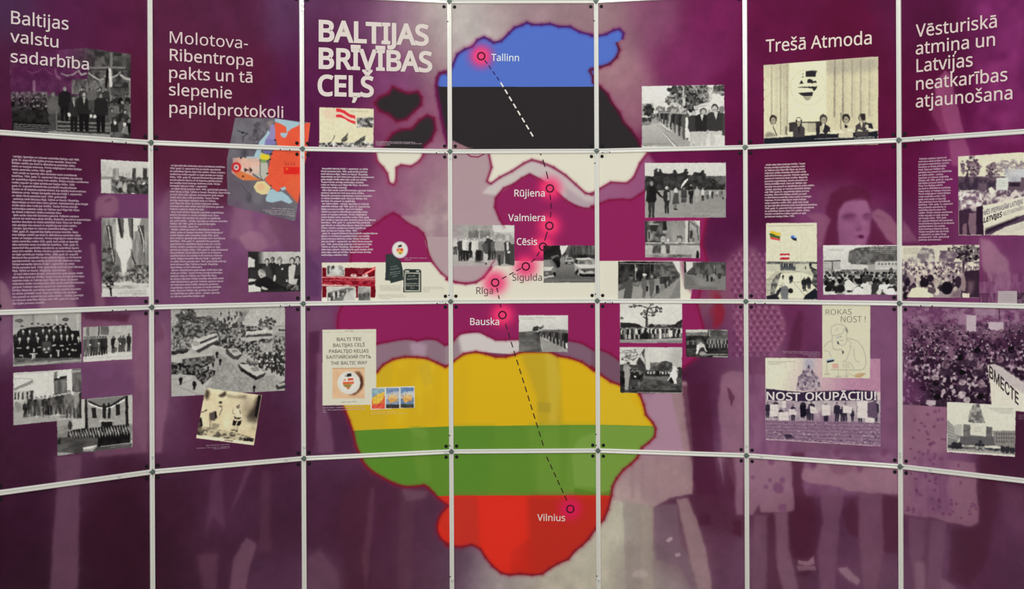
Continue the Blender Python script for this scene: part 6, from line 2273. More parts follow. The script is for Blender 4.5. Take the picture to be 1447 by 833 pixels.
def g2():
    R(20, 50, 950, 680, (196, 192, 174))
    N([(210, 180), (280, 80), (400, 100), (440, 280), (280, 290), (60, 280), (40, 220)], (120, 110, 116), (190, 186, 172), 12, k=1.6, seed=1)
    P([(470, 180), (520, 120), (600, 130), (700, 120), (640, 290), (470, 290)], (110, 92, 106))
    N((480, 120, 640, 290), (96, 80, 94), (176, 166, 158), 14, seed=2)
    P([(640, 230), (700, 170), (790, 230), (760, 280), (640, 260)], (196, 190, 172))
    tree(800, 150, 140, 100, (40, 32, 42), (120, 110, 112), 150, 3, r=24, gaps=.25, sky=(196, 190, 172))
    tree(640, 100, 70, 36, (50, 40, 48), (150, 140, 136), 30, 4, r=14, gaps=.3)
    P([(40, 260), (940, 270), (940, 660), (40, 660)], (150, 138, 140))
    N((40, 250, 940, 400), (90, 74, 90), (206, 198, 182), 7, 8, k=2, seed=5)
    dabs(50, 300, 930, 480, 240, 9, 20, [(200, 192, 176), (70, 54, 70), (150, 130, 134), (44, 34, 46), (180, 166, 160)], .9, 8, 1.2)
    dabs(50, 440, 720, 600, 80, 22, 34, [(196, 188, 172), (60, 46, 62), (150, 130, 132), (44, 34, 46)], .9, 9, 1.3)
    P([(740, 360), (940, 340), (940, 660), (720, 660), (730, 480)], (56, 40, 54))
    P([(735, 240), (765, 245), (760, 400), (780, 480), (770, 590), (715, 580), (705, 460), (735, 400)], (140, 122, 124))
    P([(740, 250), (766, 250), (756, 370), (744, 380)], (60, 44, 58))
    E(755, 240, 20, 18, (84, 66, 76))
    P([(800, 470), (870, 480), (860, 600), (800, 640)], (120, 98, 106), .8, 4)
    R(738, 610, 820, 662, (206, 200, 182))
    P([(100, 660), (150, 560), (240, 540), (340, 560), (400, 640), (400, 665)], (208, 206, 180))
    E(300, 490, 54, 54, (36, 28, 38))
    E(370, 440, 40, 44, (44, 34, 46))
    E(560, 550, 68, 76, (32, 26, 36))
    E(385, 580, 50, 40, (90, 76, 84))
    P([(420, 440), (500, 420), (500, 500), (420, 560)], (190, 180, 166), .8, 3)
    E(690, 480, 40, 70, (56, 42, 56))
    P([(60, 600), (120, 590), (80, 665), (40, 665)], (40, 28, 40))
    E(100, 490, 34, 44, (44, 32, 46))
    P([(620, 600), (720, 560), (720, 665), (600, 665)], (110, 90, 100), .8, 3)
    E(1010, 0, 1, 1, 0)


photo('photograph', 'photo of a dense crowd under a dark tree', [(20, 60), (935, 50), (935, 664), (20, 660)], g2, 0, (196, 192, 174))

V(1270, 340, 8.175)


def g25():
    N((930, 480, 1450, 740), (140, 96, 128), (110, 62, 98), 8, 30, a=.7, seed=3)
    N((930, 610, 1140, 740), (120, 80, 110), (70, 36, 62), 7, 40, k=2, a=.6, seed=4)
    N((1370, 600, 1800, 740), (60, 36, 56), (110, 84, 104), 8, 8, seed=5)
    P([(1150, 585), (1370, 585), (1370, 740), (1145, 740)], (168, 156, 160))
    for y in (630, 660, 690):
        L([(1200, y), (1330, y)], 4, (136, 120, 132), .7)


clip = None
g25()
V(1270, 434, 3.768)


def g3():
    N((20, 0, 1000, 560), (70, 44, 66), (120, 90, 110), 20, seed=1)
    N((20, 0, 1000, 90), (104, 64, 96), (140, 108, 130), 12, 8, seed=2)
    P([(320, 45), (362, 40), (362, 95), (320, 98)], (150, 120, 142), .7)
    R(362, 45, 415, 132, (176, 160, 168))
    R(478, 82, 560, 122, (176, 160, 168))
    R(412, 10, 520, 44, (150, 124, 142), .8)
    R(535, 0, 540, 70, (60, 40, 58))
    P([(45, 20), (90, 25), (90, 45), (45, 45)], (120, 84, 112))
    rr = np.random.RandomState(6)
    n = 1700
    ys_ = np.sort(rr.uniform(0, 1, n) ** 0.8)
    for t in ys_:
        y = 50 + 470 * t
        r = 3.0 + 17 * t ** 1.5
        x = rr.uniform(20, 900)
        if 320 < x < 415 and y < 125 or 478 < x < 560 and y < 115:
            continue
        q = rr.rand()
        shirt = (168, 148, 160) if q < .16 else ((110, 86, 104) if q < .42 else (48, 32, 48))
        P([(x - r * 1.3, y + r * 2.2), (x - r * 1.2, y + r * .9), (x, y + r * .3), (x + r * 1.2, y + r * .9), (x + r * 1.3, y + r * 2.2)], shirt, .95)
        h_ = (44, 30, 44) if rr.rand() < .7 else ((176, 160, 166) if rr.rand() < .5 else (110, 88, 104))
        P(CIRC8 * (r * .72, r * .85) + (x, y), h_, .95)
    for x, y, r, c_ in ((198, 378, 24, (176, 160, 168)), (250, 310, 28, (120, 100, 112)), (425, 312, 27, (140, 118, 130)), (385, 265, 28, (150, 130, 142)), (340, 400, 25, (180, 164, 170)),
                        (440, 410, 26, (150, 128, 140)), (336, 470, 26, (186, 170, 176)), (365, 497, 22, (190, 178, 180)), (200, 405, 20, (40, 26, 40)), (170, 460, 26, (60, 44, 60)), (205, 480, 22, (40, 28, 42)),
                        (340, 350, 20, (40, 28, 42)), (255, 495, 26, (84, 66, 82)), (437, 478, 22, (44, 30, 44)), (540, 280, 26, (130, 106, 122)), (130, 430, 24, (44, 28, 44)), (600, 365, 24, (120, 100, 116)),
                        (600, 230, 22, (44, 30, 46)), (420, 232, 20, (44, 30, 46)), (330, 270, 20, (44, 30, 46))):
        P([(x - r * 1.35, y + r * 2.0), (x - r * 1.2, y + r * .8), (x, y + r * .3), (x + r * 1.2, y + r * .8), (x + r * 1.35, y + r * 2.0)], (60, 44, 60), .8, 1)
        E(x, y, r * .8, r * .78, vary(c_, -16))
        N([(x - r * .8, y - r * .1), (x - r * .4, y - r * .75), (x + r * .4, y - r * .75), (x + r * .8, y - r * .1), (x + r * .5, y + r * .5), (x - r * .5, y + r * .5)], vary(c_, -50), vary(c_, 8), 5, k=1.6, seed=int(x))
    P([(145, 520), (150, 495), (200, 500), (195, 525)], (180, 166, 172))
    P([(475, 310), (510, 305), (545, 320), (700, 430), (900, 560), (900, 700), (640, 560), (495, 525), (488, 420)], (206, 200, 186))
    P([(478, 312), (506, 305), (545, 320), (850, 530), (840, 560), (560, 400)], (176, 166, 168), .8, 2)
    # its left edge melts into the lilac
    P([(-20, 0), (60, 0), (40, 540), (-20, 540)], (124, 76, 114), .6, 14)
    P([(0, 360), (130, 400), (140, 530), (0, 530)], (120, 70, 110), .6, 12)


photo('photograph', 'large lilac-toned photo of a huge crowd with raised posters', [(22, -2), (800, -2), (900, 560), (680, 560), (22, 520)], g3, 0, (100, 66, 94))


def g4():
    R(250, 495, 640, 810, (204, 203, 188))
    P([(260, 605), (310, 650), (335, 690), (280, 760), (262, 750)], (130, 128, 126))
    for i in range(5):
        L([(262, 620 + i * 18), (310, 662 + i * 10)], 4, (176, 174, 166))
    P([(300, 630), (340, 625), (340, 690), (300, 680)], (170, 170, 162))
    P([(370, 615), (378, 560), (400, 520), (430, 516), (445, 560), (462, 620)], (130, 128, 126))
    N([(370, 615), (378, 560), (400, 520), (430, 516), (462, 620)], (90, 88, 88), (170, 168, 160), 7, seed=1, a=.9)
    P([(345, 625), (495, 640), (498, 690), (345, 690)], (110, 108, 106))
    N((350, 640, 500, 740), (84, 82, 84), (120, 118, 116), 14, 6, seed=2, a=.8)
    P([(330, 690), (510, 690), (520, 740), (325, 735)], (92, 90, 92))
    P([(382, 620), (466, 625), (466, 692), (382, 682)], (200, 198, 184))
    for y in (640, 652, 664):
        L([(405, y), (445, y + 1)], 3, (150, 148, 140), .7)
    P([(500, 660), (625, 660), (625, 760), (515, 740)], (132, 128, 124))
    for j in range(3):
        for i in range(8):
            R(520 + i * 13, 672 + j * 20, 526 + i * 13, 684 + j * 20, (76, 74, 76))
    P([(262, 740), (625, 765), (625, 790), (262, 765)], (150, 148, 142))
    N([(262, 735), (625, 762), (625, 775), (262, 750)], (50, 48, 54), (120, 118, 116), 8, 4, seed=3)
    for x, y in ((290, 758), (300, 756), (312, 758), (322, 757), (330, 758), (415, 762), (425, 764), (435, 745), (450, 765), (550, 775), (560, 780), (575, 782), (585, 778), (600, 784), (612, 786)):
        person(x, y, 40, (50, 48, 54), (44, 42, 48), (90, 86, 88), .4)
    E(418, 750, 10, 10, (150, 148, 144))
    E(452, 752, 10, 10, (150, 148, 144))
    P([(262, 766), (620, 792), (612, 802), (262, 776)], (206, 200, 192))


photo('photograph', 'white photo of a tall monument with a wreath-laying group', [(258, 505), (625, 528), (620, 800), (258, 774)], g4, 1, (204, 203, 188))


# ------------------------------------------------------------------ the sheet becomes an image on the boards
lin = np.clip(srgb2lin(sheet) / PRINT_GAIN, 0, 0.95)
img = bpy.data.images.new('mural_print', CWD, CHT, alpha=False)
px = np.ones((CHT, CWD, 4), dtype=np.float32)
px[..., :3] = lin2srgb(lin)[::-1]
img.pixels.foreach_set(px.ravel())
img.update()
del px, lin

M_print = bpy.data.materials.new('printed_film')
M_print.use_nodes = True
nt = M_print.node_tree
bs = nt.nodes['Principled BSDF']
ti = nt.nodes.new('ShaderNodeTexImage')
ti.image = img
ti.extension = 'EXTEND'
nt.links.new(ti.outputs['Color'], bs.inputs['Base Color'])
bs.inputs['Roughness'].default_value = 0.42
bs.inputs['Specular IOR Level'].default_value = 0.02
tn = nt.nodes.new('ShaderNodeTexNoise')
tn.inputs['Scale'].default_value = 9
bn = nt.nodes.new('ShaderNodeBump')
bn.inputs['Strength'].default_value = 0.15
bn.inputs['Distance'].default_value = 0.004
tc = nt.nodes.new('ShaderNodeTexCoord')
nt.links.new(tc.outputs['Object'], tn.inputs['Vector'])
nt.links.new(tn.outputs['Fac'], bn.inputs['Height'])
nt.links.new(bn.outputs['Normal'], bs.inputs['Normal'])

M_edge = material('board_edge', (0.35, 0.34, 0.32, 1), 0.6)
M_bar = material('anodised_bar', (0.88, 0.88, 0.82, 1), 0.26, metal=0.3, spec=0.5)
M_hub = material('hub_metal', (0.16, 0.20, 0.175, 1), 0.4, metal=0.6)
M_chrome = material('bright_clip', (0.9, 0.9, 0.9, 1), 0.18, metal=0.9)
M_black = material('black_rubber', (0.006, 0.005, 0.006, 1), 0.5, spec=0.2)
INK = {}


def ink_mat(rgb):
    if rgb not in INK:
        m = material('ink_%s' % ('white' if sum(rgb) > 560 else 'grey' if sum(rgb) > 300 else 'dark'), print_colour(rgb), 0.45, spec=0.12)
        INK[rgb] = m
    return INK[rgb]


GAP = 0.010                                                     # board inset from the grid line
BD = 0.003                                                      # thickness of a board


def uv_of(k, r, x, z):
    """wall coordinates -> texture coordinates"""
    return ((k + x / W) / 7.0, 1.0 - (r - z / H) / 4.0)


def wall_local(k, r, UV):
    """wall coordinates -> metres from the top left corner of panel (k, r)"""
    UV = np.atleast_2d(UV)
    return np.stack([(UV[:, 0] - k) * W, -(UV[:, 1] - r) * H], 1)


def clip_poly(pts, x0, z0, x1, z1):
    for ax, lim, sg in ((0, x0, 1), (0, x1, -1), (1, z0, 1), (1, z1, -1)):
        out = []
        n = len(pts)
        for i in range(n):
            p, q = pts[i], pts[(i + 1) % n]
            a, b = (p[ax] - lim) * sg, (q[ax] - lim) * sg
            if a >= 0:
                out.append(p)
            if (a >= 0) != (b >= 0):
                t = a / (a - b)
                out.append((p[0] + (q[0] - p[0]) * t, p[1] + (q[1] - p[1]) * t))
        pts = out
        if not pts:
            return []
    res = []
    for p in pts:
        if not res or math.hypot(p[0] - res[-1][0], p[1] - res[-1][1]) > 1e-5:
            res.append(p)
    return res


def flat_print(name, k, r, UV, parent, off, label=None, mat=None):
    pts = [tuple(p) for p in wall_local(k, r, UV)]
    pts = clip_poly(pts, GAP, -H + GAP, W - GAP, -GAP)
    if len(pts) < 3:
        return None
    xs_, zs_ = [p[0] for p in pts], [p[1] for p in pts]
    if (max(xs_) - min(xs_)) * (max(zs_) - min(zs_)) < 2e-4:
        return None
    tris = tessellate_polygon([[Vector((p[0], p[1], 0)) for p in pts]])
    verts = [(p[0], -off, p[1]) for p in pts]
    fs = []
    for t in tris:
        a, b, c = (pts[i] for i in t)
        ar = (b[0] - a[0]) * (c[1] - a[1]) - (b[1] - a[1]) * (c[0] - a[0])
        fs.append(tuple(t) if ar > 0 else tuple(reversed(t)))
    return mesh_object(name, verts, fs, mat or M_print, parent, label, uvs=[uv_of(k, r, *p) for p in pts])


# a disc-like screw head, a ring and a pin, made once and shared
def lathe(profile, n=16, ring=False):
    """profile (radius, height towards the hall); axis along -Y"""
    vs, fs = [], []
    for rr_, hh in profile:
        for i in range(n):
            a = 2 * math.pi * i / n
            vs.append((rr_ * math.cos(a), -hh, rr_ * math.sin(a)))
    m = len(profile)
    for j in range(m - 1):
        for i in range(n):
            a, b = j * n + i, j * n + (i + 1) % n
            fs.append((a, b, b + n, a + n))
    fs.append(tuple(range((m - 1) * n, m * n)))
    return vs, fs


def mesh_data(name, vs, fs, mat, smooth=True):
    me = bpy.data.meshes.new(name)
    me.from_pydata(vs, [], fs)
    me.materials.append(mat)
    if smooth:
        me.polygons.foreach_set('use_smooth', [True] * len(me.polygons))
        try:
            me.set_sharp_from_angle(angle=math.radians(40))
        except Exception:
            pass
    me.update()
    return me


ME_screw = mesh_data('screw_head', *lathe([(0.0088, 0), (0.0088, 0.002), (0.0078, 0.0038), (0.003, 0.0046)], 14), M_black)
ME_hub = mesh_data('hub', *lathe([(0.0125, 0.004), (0.0125, 0.0125), (0.0105, 0.0150), (0.0070, 0.0150), (0.0062, 0.0135)], 18), M_hub)
ME_bolt = mesh_data('bolt', *lathe([(0.0045, 0.012), (0.0045, 0.0165), (0.002, 0.0172)], 8), M_hub)
ME_pin = mesh_data('pin', *lathe([(0.0034, 0.006), (0.0034, 0.0125), (0.002, 0.0132)], 10), M_black)


def add(name, me, mat4, parent, label=None):
    o = bpy.data.objects.new(name, me)
    col.objects.link(o)
    o.parent = parent
    o.matrix_local = mat4
    if label:
        o['label'] = label
    return o


# ------------------------------------------------------------------ the pop-up frame
frame = bpy.data.objects.new('display_stand', None)
col.objects.link(frame)
frame['label'] = 'curved silver aluminium stand of posts and bars holding the purple boards'
frame['category'] = 'display stand'
BW, BDEP = 0.0245, 0.013
PROFILE = [(-.5, 0), (-.5, .55), (-.42, .92), (-.33, 1), (-.21, 1), (-.17, .40), (.17, .40), (.21, 1), (.33, 1), (.42, .92), (.5, .55), (.5, 0)]


def bar_mesh(name, length, cut):
    """extruded profile along +X from cut to length - cut, front towards -Y"""
    vs = []
    for x in (cut, length - cut):
        for w_, d_ in PROFILE:
            vs.append((x, -d_ * BDEP + 0.001, w_ * BW))
    n = len(PROFILE)
    fs = [(i, i + n, (i + 1) % n + n, (i + 1) % n) for i in range(n)]
    fs += [tuple(range(n)), tuple(range(2 * n - 1, n - 1, -1))]
    fs = [tuple(reversed(f)) for f in fs]
    return mesh_data(name, vs, fs, M_bar, smooth=False)


ME_hbar = bar_mesh('horizontal_bar', W, 0.0115)
ME_vbar = bar_mesh('vertical_post', H, 0.0095)
for r in range(5):
    for k in range(7):
        add('horizontal_bar', ME_hbar, frame_matrix(k, 0, r), frame)


def post_matrix(k, v, d=0.0):
    """frame on post k facing the middle of the arc"""
    a, b = PN[max(k - 1, 0)], PN[min(k, 6)]
    n = (a + b) / np.linalg.norm(a + b)
    t = np.array([-n[1], n[0]])
    p = PA[k] + n * d
    return Matrix(((t[0], -n[0], 0, p[0]), (t[1], -n[1], 0, p[1]), (0, 0, 1, ZTOP - v * H), (0, 0, 0, 1)))


for k in range(8):
    for r in range(4):
        add('vertical_post', ME_vbar, post_matrix(k, r) @ Matrix.Rotation(math.radians(90), 4, 'Y'), frame)
    for r in range(5):
        hb = add('hub', ME_hub, post_matrix(k, r), frame, 'round grey-green metal hub')
        add('bolt', ME_bolt, Matrix.Identity(4), hb)
    v, f = box_mesh(-0.03, 0.03, -0.06, 0.20, -(ZTOP - 4 * H), -(ZTOP - 4 * H) + 0.03)
    v = [(x, y, z + 0.0) for x, y, z in v]
    mesh_object('foot', v, f, M_hub, frame).matrix_local = post_matrix(k, 4)
    v, f = box_mesh(-0.012, 0.012, 0.0, 0.02, -(ZTOP - 4 * H) + 0.03, 0.0)
    mesh_object('leg', v, f, M_bar, frame).matrix_local = post_matrix(k, 4)

# bright locking clips with two black pins on the bars
v, f = box_mesh(-0.012, 0.012, -0.0142, 0.0, -0.0085, 0.0085)
ME_clip = mesh_data('locking_clip', v, f, M_chrome, smooth=False)
CLIPS = [(157, 176, 1), (395, 408, 1), (616, 628, 1), (852, 862, 1), (1303, 1321, 1), (157, 176, 2), (395, 408, 2), (617, 629, 2), (856, 866, 2), (1068, 1082, 2), (1303, 1319, 2),
         (160, 172, 3), (398, 408, 3), (626, 632, 3), (1073, 1081, 3), (1313, 1319, 3)]
for xa, xb, row in CLIPS:
    yy = {1: 205, 2: 430, 3: 655}[row]
    ua, ub = survey([(xa, yy), (xb, yy)])[:, 0]
    k = int(ua)
    if int(ub) != k:
        ub = k + 0.985
    um = (ua + ub) / 2 - k
    mt = frame_matrix(k, um, row) @ Matrix.Translation((0, 0, -0.004)) @ Matrix.Diagonal((0.6, 1, 0.7, 1))
    c = add('locking_clip', ME_clip, mt, frame, 'bright chrome clip')
    if row < 3:
        for uu in (ua, ub):
            add('pin', ME_pin, frame_matrix(k, uu - k, row) @ Matrix.Translation((0, 0, -0.008)), frame, 'small black pin')
for x, y in ((632, 31), (839.5, 30), (840.5, 231), (841.5, 416), (634, 417.5), (842.5, 614), (843, 629.5), (635, 615.5), (635, 630), (635, 815), (843.5, 814)):
    U, V_ = survey([(x, y)])[0]
    k = int(round(U))
    add('pin', ME_pin, post_matrix(k, V_) @ Matrix.Translation((-0.009, 0, 0)), frame, 'small black pin')
for x, y in ((427, 6), (427, 14), (212, 211), (635, 224), (214, 646), (430, 632), (1054.5, 630), (1272, 640), (1272, 645), (639, 820), (848.5, 820), (428, 221)):
    U, V_ = survey([(x, y)])[0]
    k = int(round(U))
    add('locking_clip', ME_clip, post_matrix(k, V_) @ Matrix.Scale(0.5, 4, (1, 0, 0)) @ Matrix.Translation((0.006, 0, 0)) @ Matrix.Diagonal((0.9, 1, 0.5, 1)), frame, 'bright chrome clip')

# ------------------------------------------------------------------ twenty-eight printed panels
LABELS = {
    (0, 0): 'purple panel titled Baltijas valstu sadarbība over photo of officials, top left',
    (1, 0): 'purple panel titled Molotova-Ribentropa pakts, top of a coloured map at its corner',
    (2, 0): 'panel with big heading BALTIJAS BRĪVĪBAS CEĻŠ and black islands',
    (3, 0): 'panel with blue and black Estonian map and the town of Tallinn',
    (4, 0): 'panel with blue eastern tip of Estonia and photo of people lining a road',
    (5, 0): 'crimson panel titled Trešā Atmoda over photo of men at a conference table',
    (6, 0): 'panel titled Vēsturiskā atmiņa un Latvijas neatkarības atjaunošana, top right',
    (0, 1): 'purple panel with long text column beside two narrow street photos',
    (1, 1): 'purple panel with long text column, grey and red Europe map and signing photo',
    (2, 1): 'panel with magenta and white west of Latvia, text column and round badge',
    (3, 1): 'panel with the towns Rūjiena, Valmiera, Cēsis, Sigulda and Rīga on the route',
    (4, 1): 'magenta panel with four photos of the human chain along roads',
    (5, 1): 'purple panel with a girl\'s face, short text column and photo of three flags',
    (6, 1): 'purple panel with text column, slanted protest banner photo and crowd photo',
    (0, 2): 'purple panel with four group photos of men in dark suits',
    (1, 2): 'purple panel with large photo of tanks among a crowd and a tilted sepia photo',
    (2, 2): 'panel with cream THE BALTIC WAY poster and three stamps over yellow and green',
    (3, 2): 'panel with the town of Bauska above the yellow middle of Lithuania',
    (4, 2): 'panel with yellow and green tip of Lithuania and three bonfire and flag photos',
    (5, 2): 'lilac panel with NOST OKUPĀCIJU banner photo and line drawing above it',
    (6, 2): 'lilac panel with huge crowd photo and white monument photo',
    (0, 3): 'dark plum panel with one pale vertical streak, bottom left',
    (1, 3): 'dark plum panel with faint legs below the tank photo panel',
    (2, 3): 'dark plum panel with green and red western tip of Lithuania',
    (3, 3): 'panel with red bottom of Lithuania and the town of Vilnius',
    (4, 3): 'panel with pale pleated skirt and striding leg beside red map tip',
    (5, 3): 'plum panel with pale coat hems and bare legs below the banner photo panel',
    (6, 3): 'plum panel with dotted skirt hem and legs, bottom right',
}
PANEL = {}
for (k, r), lab in LABELS.items():
    root = bpy.data.objects.new('exhibition_board', None)
    col.objects.link(root)
    root.matrix_world = frame_matrix(k, 0, r, 0.002)
    root['label'] = lab
    root['category'] = 'panel'
    root['group'] = 'printed panels of the curved exhibition wall'
    PANEL[(k, r)] = root
    x0, x1, z0, z1 = GAP, W - GAP, -H + GAP, -GAP
    vs = [(x0, 0, z0), (x1, 0, z0), (x1, 0, z1), (x0, 0, z1), (x0, BD, z0), (x1, BD, z0), (x1, BD, z1), (x0, BD, z1)]
    fs = [(0, 1, 2, 3), (7, 6, 5, 4), (4, 5, 1, 0), (5, 6, 2, 1), (6, 7, 3, 2), (7, 4, 0, 3)]
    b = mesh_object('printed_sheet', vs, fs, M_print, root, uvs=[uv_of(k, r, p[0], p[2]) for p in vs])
    b.data.materials.append(M_edge)
    for p in b.data.polygons[1:]:
        p.material_index = 1
    q = 0.0275
    for x in (q, W - q):
        for z in (-q, -H + q):
            add('screw_head', ME_screw, Matrix.Translation((x, 0, z)), root, 'black round screw head')

for q, lab in ((EST + [(915, 212), (634, 212)], 'blue and black map of Estonia'), ([(690, 215), (915, 215)] + EST_LOW, 'white foot of the map of Estonia'), (HII, 'black island of the map'),
               (SAA, 'black and white island of the map'), (LAT, 'magenta and white map of Latvia'), (LIT, 'yellow, green and red map of Lithuania')):
    UV = survey(q)
    for (k, r), root in PANEL.items():
        if UV[:, 0].max() < k or UV[:, 0].min() > k + 1 or UV[:, 1].max() < r or UV[:, 1].min() > r + 1:
            continue
        flat_print('country_map', k, r, UV, root, 0.0003, lab)
PHOTO_OBJ = {}
for name, lab, UV, layer in PHOTOS:
    for (k, r), root in PANEL.items():
        if UV[:, 0].max() < k or UV[:, 0].min() > k + 1 or UV[:, 1].max() < r or UV[:, 1].min() > r + 1:
            continue
        o = flat_print(name, k, r, UV, root, 0.0006 + 0.0003 * layer, lab)
        if o is not None:
            PHOTO_OBJ[(lab, k, r)] = o


# ------------------------------------------------------------------ lettering
FONT = None
try:                                                            # the humanist sans that ships with Blender; its built-in face otherwise
    import os
    FONT = bpy.data.fonts.load(os.path.join(bpy.utils.system_resource('DATAFILES', path='fonts'), 'NotoSansHebrew-Regular.woff2'))
except Exception:
    FONT = None


def text_mesh(body, bold=0.0, res=3, shear=0.0, space=1.0):
    cu = bpy.data.curves.new('lettering', 'FONT')
    cu.body = body
    cu.size = 1.0
    if FONT and not any('\u0400' <= c_ <= '\u04ff' for c_ in body):
        cu.font = FONT
    cu.resolution_u = res
    cu.offset = bold
    cu.shear = shear
    cu.space_line = space
    ob = bpy.data.objects.new('lettering', cu)
    col.objects.link(ob)
    dg = bpy.context.evaluated_depsgraph_get()
    dg.update()
    me = bpy.data.meshes.new_from_object(ob.evaluated_get(dg))
    vs = np.empty(len(me.vertices) * 3, dtype=np.float32)
    me.vertices.foreach_get('co', vs)
    fs = [tuple(p.vertices) for p in me.polygons]
    col.objects.unlink(ob)
    bpy.data.objects.remove(ob)
    bpy.data.curves.remove(cu)
    bpy.data.meshes.remove(me)
    return vs.reshape(-1, 3)[:, :2].copy(), fs


CAPH = float(text_mesh('H')[0][:, 1].max())
CAPH_CYR = float(text_mesh('Н')[0][:, 1].max())


def letter(name, lines, colour, parent_key, bold=0.0, label=None, off=0.0018, res=3, parent=None):
    """lines: (text, x0, y0, x1, y1, cap height) measured on the reference in the current view: start and end of the baseline"""
    k, r = parent_key
    if name != 'caption' and len(lines) > 1:
        return [letter(name, [l_], colour, parent_key, bold, label, off, res, parent) for l_ in lines]
    AV, AF = [], []
    for t, x0, y0, x1, y1, ch in lines:
        vs, fs = text_mesh(t, bold, res)
        if not len(vs):
            continue
        q = wall_local(k, r, survey(to_ref([(x0, y0), (x1, y1), (x0, y0 - ch)])))
        a, b = q[0], q[1]
        e = (b - a) / (vs[:, 0].max() - vs[:, 0].min())
        up = (q[2] - q[0]) / (CAPH_CYR if any('\u0400' <= c_ <= '\u04ff' for c_ in t) else CAPH)
        X = vs[:, 0:1] - vs[:, 0].min()
        p = a + X * e + vs[:, 1:2] * up
        n0 = sum(len(z) for z in AV)
        AV.append(p)
        AF += [tuple(i + n0 for i in f_) for f_ in fs]
    Pn = np.concatenate(AV)
    verts = np.stack([Pn[:, 0], np.full(len(Pn), -off), Pn[:, 1]], 1)
    if parent is None and name in ('caption', 'banner_lettering', 'poster_title', 'drawing_title'):
        mid = (Pn.min(0) + Pn.max(0)) / 2                      # print on a photograph belongs to that photograph
        for ob in PANEL[parent_key].children:
            if ob.name.split('.')[0] in ('photograph', 'printed_map', 'leaflet', 'poster', 'cartoon') and ob.data:
                cs = np.array([v_.co for v_ in ob.data.vertices])
                if cs[:, 0].min() < mid[0] < cs[:, 0].max() and cs[:, 2].min() < mid[1] < cs[:, 2].max():
                    parent = ob
    return mesh_object(name, verts.tolist(), AF, ink_mat(colour), parent or PANEL[parent_key], label)


WHITE_INK = (208, 200, 192)
V(0, 0, 3.968)
letter('heading', [('Baltijas', 60, 133, 382, 168, 72), ('valstu', 55, 235, 325, 268, 66), ('sadarbība', 58, 348, 496, 392, 66)], (200, 186, 186), (0, 0), .006, 'white title lettering')
V(200, 0, 3.7875)
letter('heading', [('Molotova-', 150, 230, 568, 262, 62)], (204, 184, 184), (1, 0), 0, 'white title lettering')
letter('heading', [('Ribentropa', 150, 324, 594, 356, 62), ('pakts un tā', 147, 420, 592, 444, 62), ('slepenie', 146, 510, 482, 528, 62),
                   ('papildprotokoli', 148, 608, 757, 632, 62)], (204, 184, 184), (1, 0), .006, 'white title lettering')
V(420, 0, 3.704)
letter('heading', [('BALTIJAS', 112, 213, 688, 236, 104), ('BRĪVĪBAS', 112, 356, 706, 375, 102), ('CEĻŠ', 106, 498, 400, 505, 102)], (206, 196, 190), (2, 0), .03, 'large bold white title lettering')
V(1045, 0, 3.7875)
letter('heading', [('Trešā Atmoda', 142, 280, 708, 236, 66)], (214, 200, 190), (5, 0), .006, 'white title lettering')
V(1260, 0, 3.877)
letter('heading', [('Vēsturiskā', 134, 204, 578, 150, 68), ('atmiņa un', 134, 300, 568, 250, 68), ('Latvijas', 138, 396, 446, 363, 70), ('neatkarības', 136, 494, 636, 443, 68),
                   ('atjaunošana', 134, 590, 663, 543, 68)], (208, 190, 186), (6, 0), .006, 'white title lettering')

# towns and the route of the human chain
V(630, 0, 3.704)
letter('town_name', [('Tallinn', 238, 319, 383, 321, 36)], (206, 214, 226), (3, 0), .008, 'town name Tallinn')
V(630, 200, 3.543)
letter('town_name', [('Rūjiena', 343, 276, 495, 276, 34)], (216, 206, 206), (3, 1), .008, 'town name Rūjiena')
letter('town_name', [('Valmiera', 312, 399, 497, 399, 34)], (216, 206, 206), (3, 1), .008, 'town name Valmiera')
letter('town_name', [('Cēsis', 355, 519, 457, 519, 34)], (220, 206, 206), (3, 1), .008, 'town name Cēsis')
letter('town_name', [('Sigulda', 333, 698, 481, 698, 34)], (84, 70, 74), (3, 1), 0, 'dark town name Sigulda')
letter('town_name', [('Rīga', 153, 764, 236, 764, 34)], (96, 60, 70), (3, 1), 0, 'dark town name Rīga')
V(630, 420, 3.543)
letter('town_name', [('Bauska', 122, 140, 267, 140, 34)], (216, 206, 206), (3, 2), .008, 'town name Bauska')
V(630, 630, 4.104)
letter('town_name', [('Vilnius', 530, 436, 692, 438, 38)], (214, 196, 190), (3, 3), .008, 'town name Vilnius')

V(0, 0, 1)


def ring_mesh(R0, R1, n=28):
    vs, fs = [], []
    for i in range(n):
        a = 2 * math.pi * i / n
        vs += [(R0 * math.cos(a), 0, R0 * math.sin(a)), (R1 * math.cos(a), 0, R1 * math.sin(a))]
    for i in range(n):
        j = (i + 1) % n
        fs.append((2 * i + 1, 2 * j + 1, 2 * j, 2 * i))
    return vs, fs


ME_ring = mesh_data('town_marker', *[x for x in ring_mesh(0.0150, 0.0218)], ink_mat((64, 16, 40)), smooth=False)
for n_, x, y, r in TOWNS:
    U, V_ = survey([(x, y)])[0]
    k, r_ = int(U), int(V_)
    q = wall_local(k, r_, [(U, V_)])[0]
    add('town_marker', ME_ring, Matrix.Translation((q[0], -0.0016, q[1])), PANEL[(k, r_)], 'dark ring on a pink glow marking ' + n_)

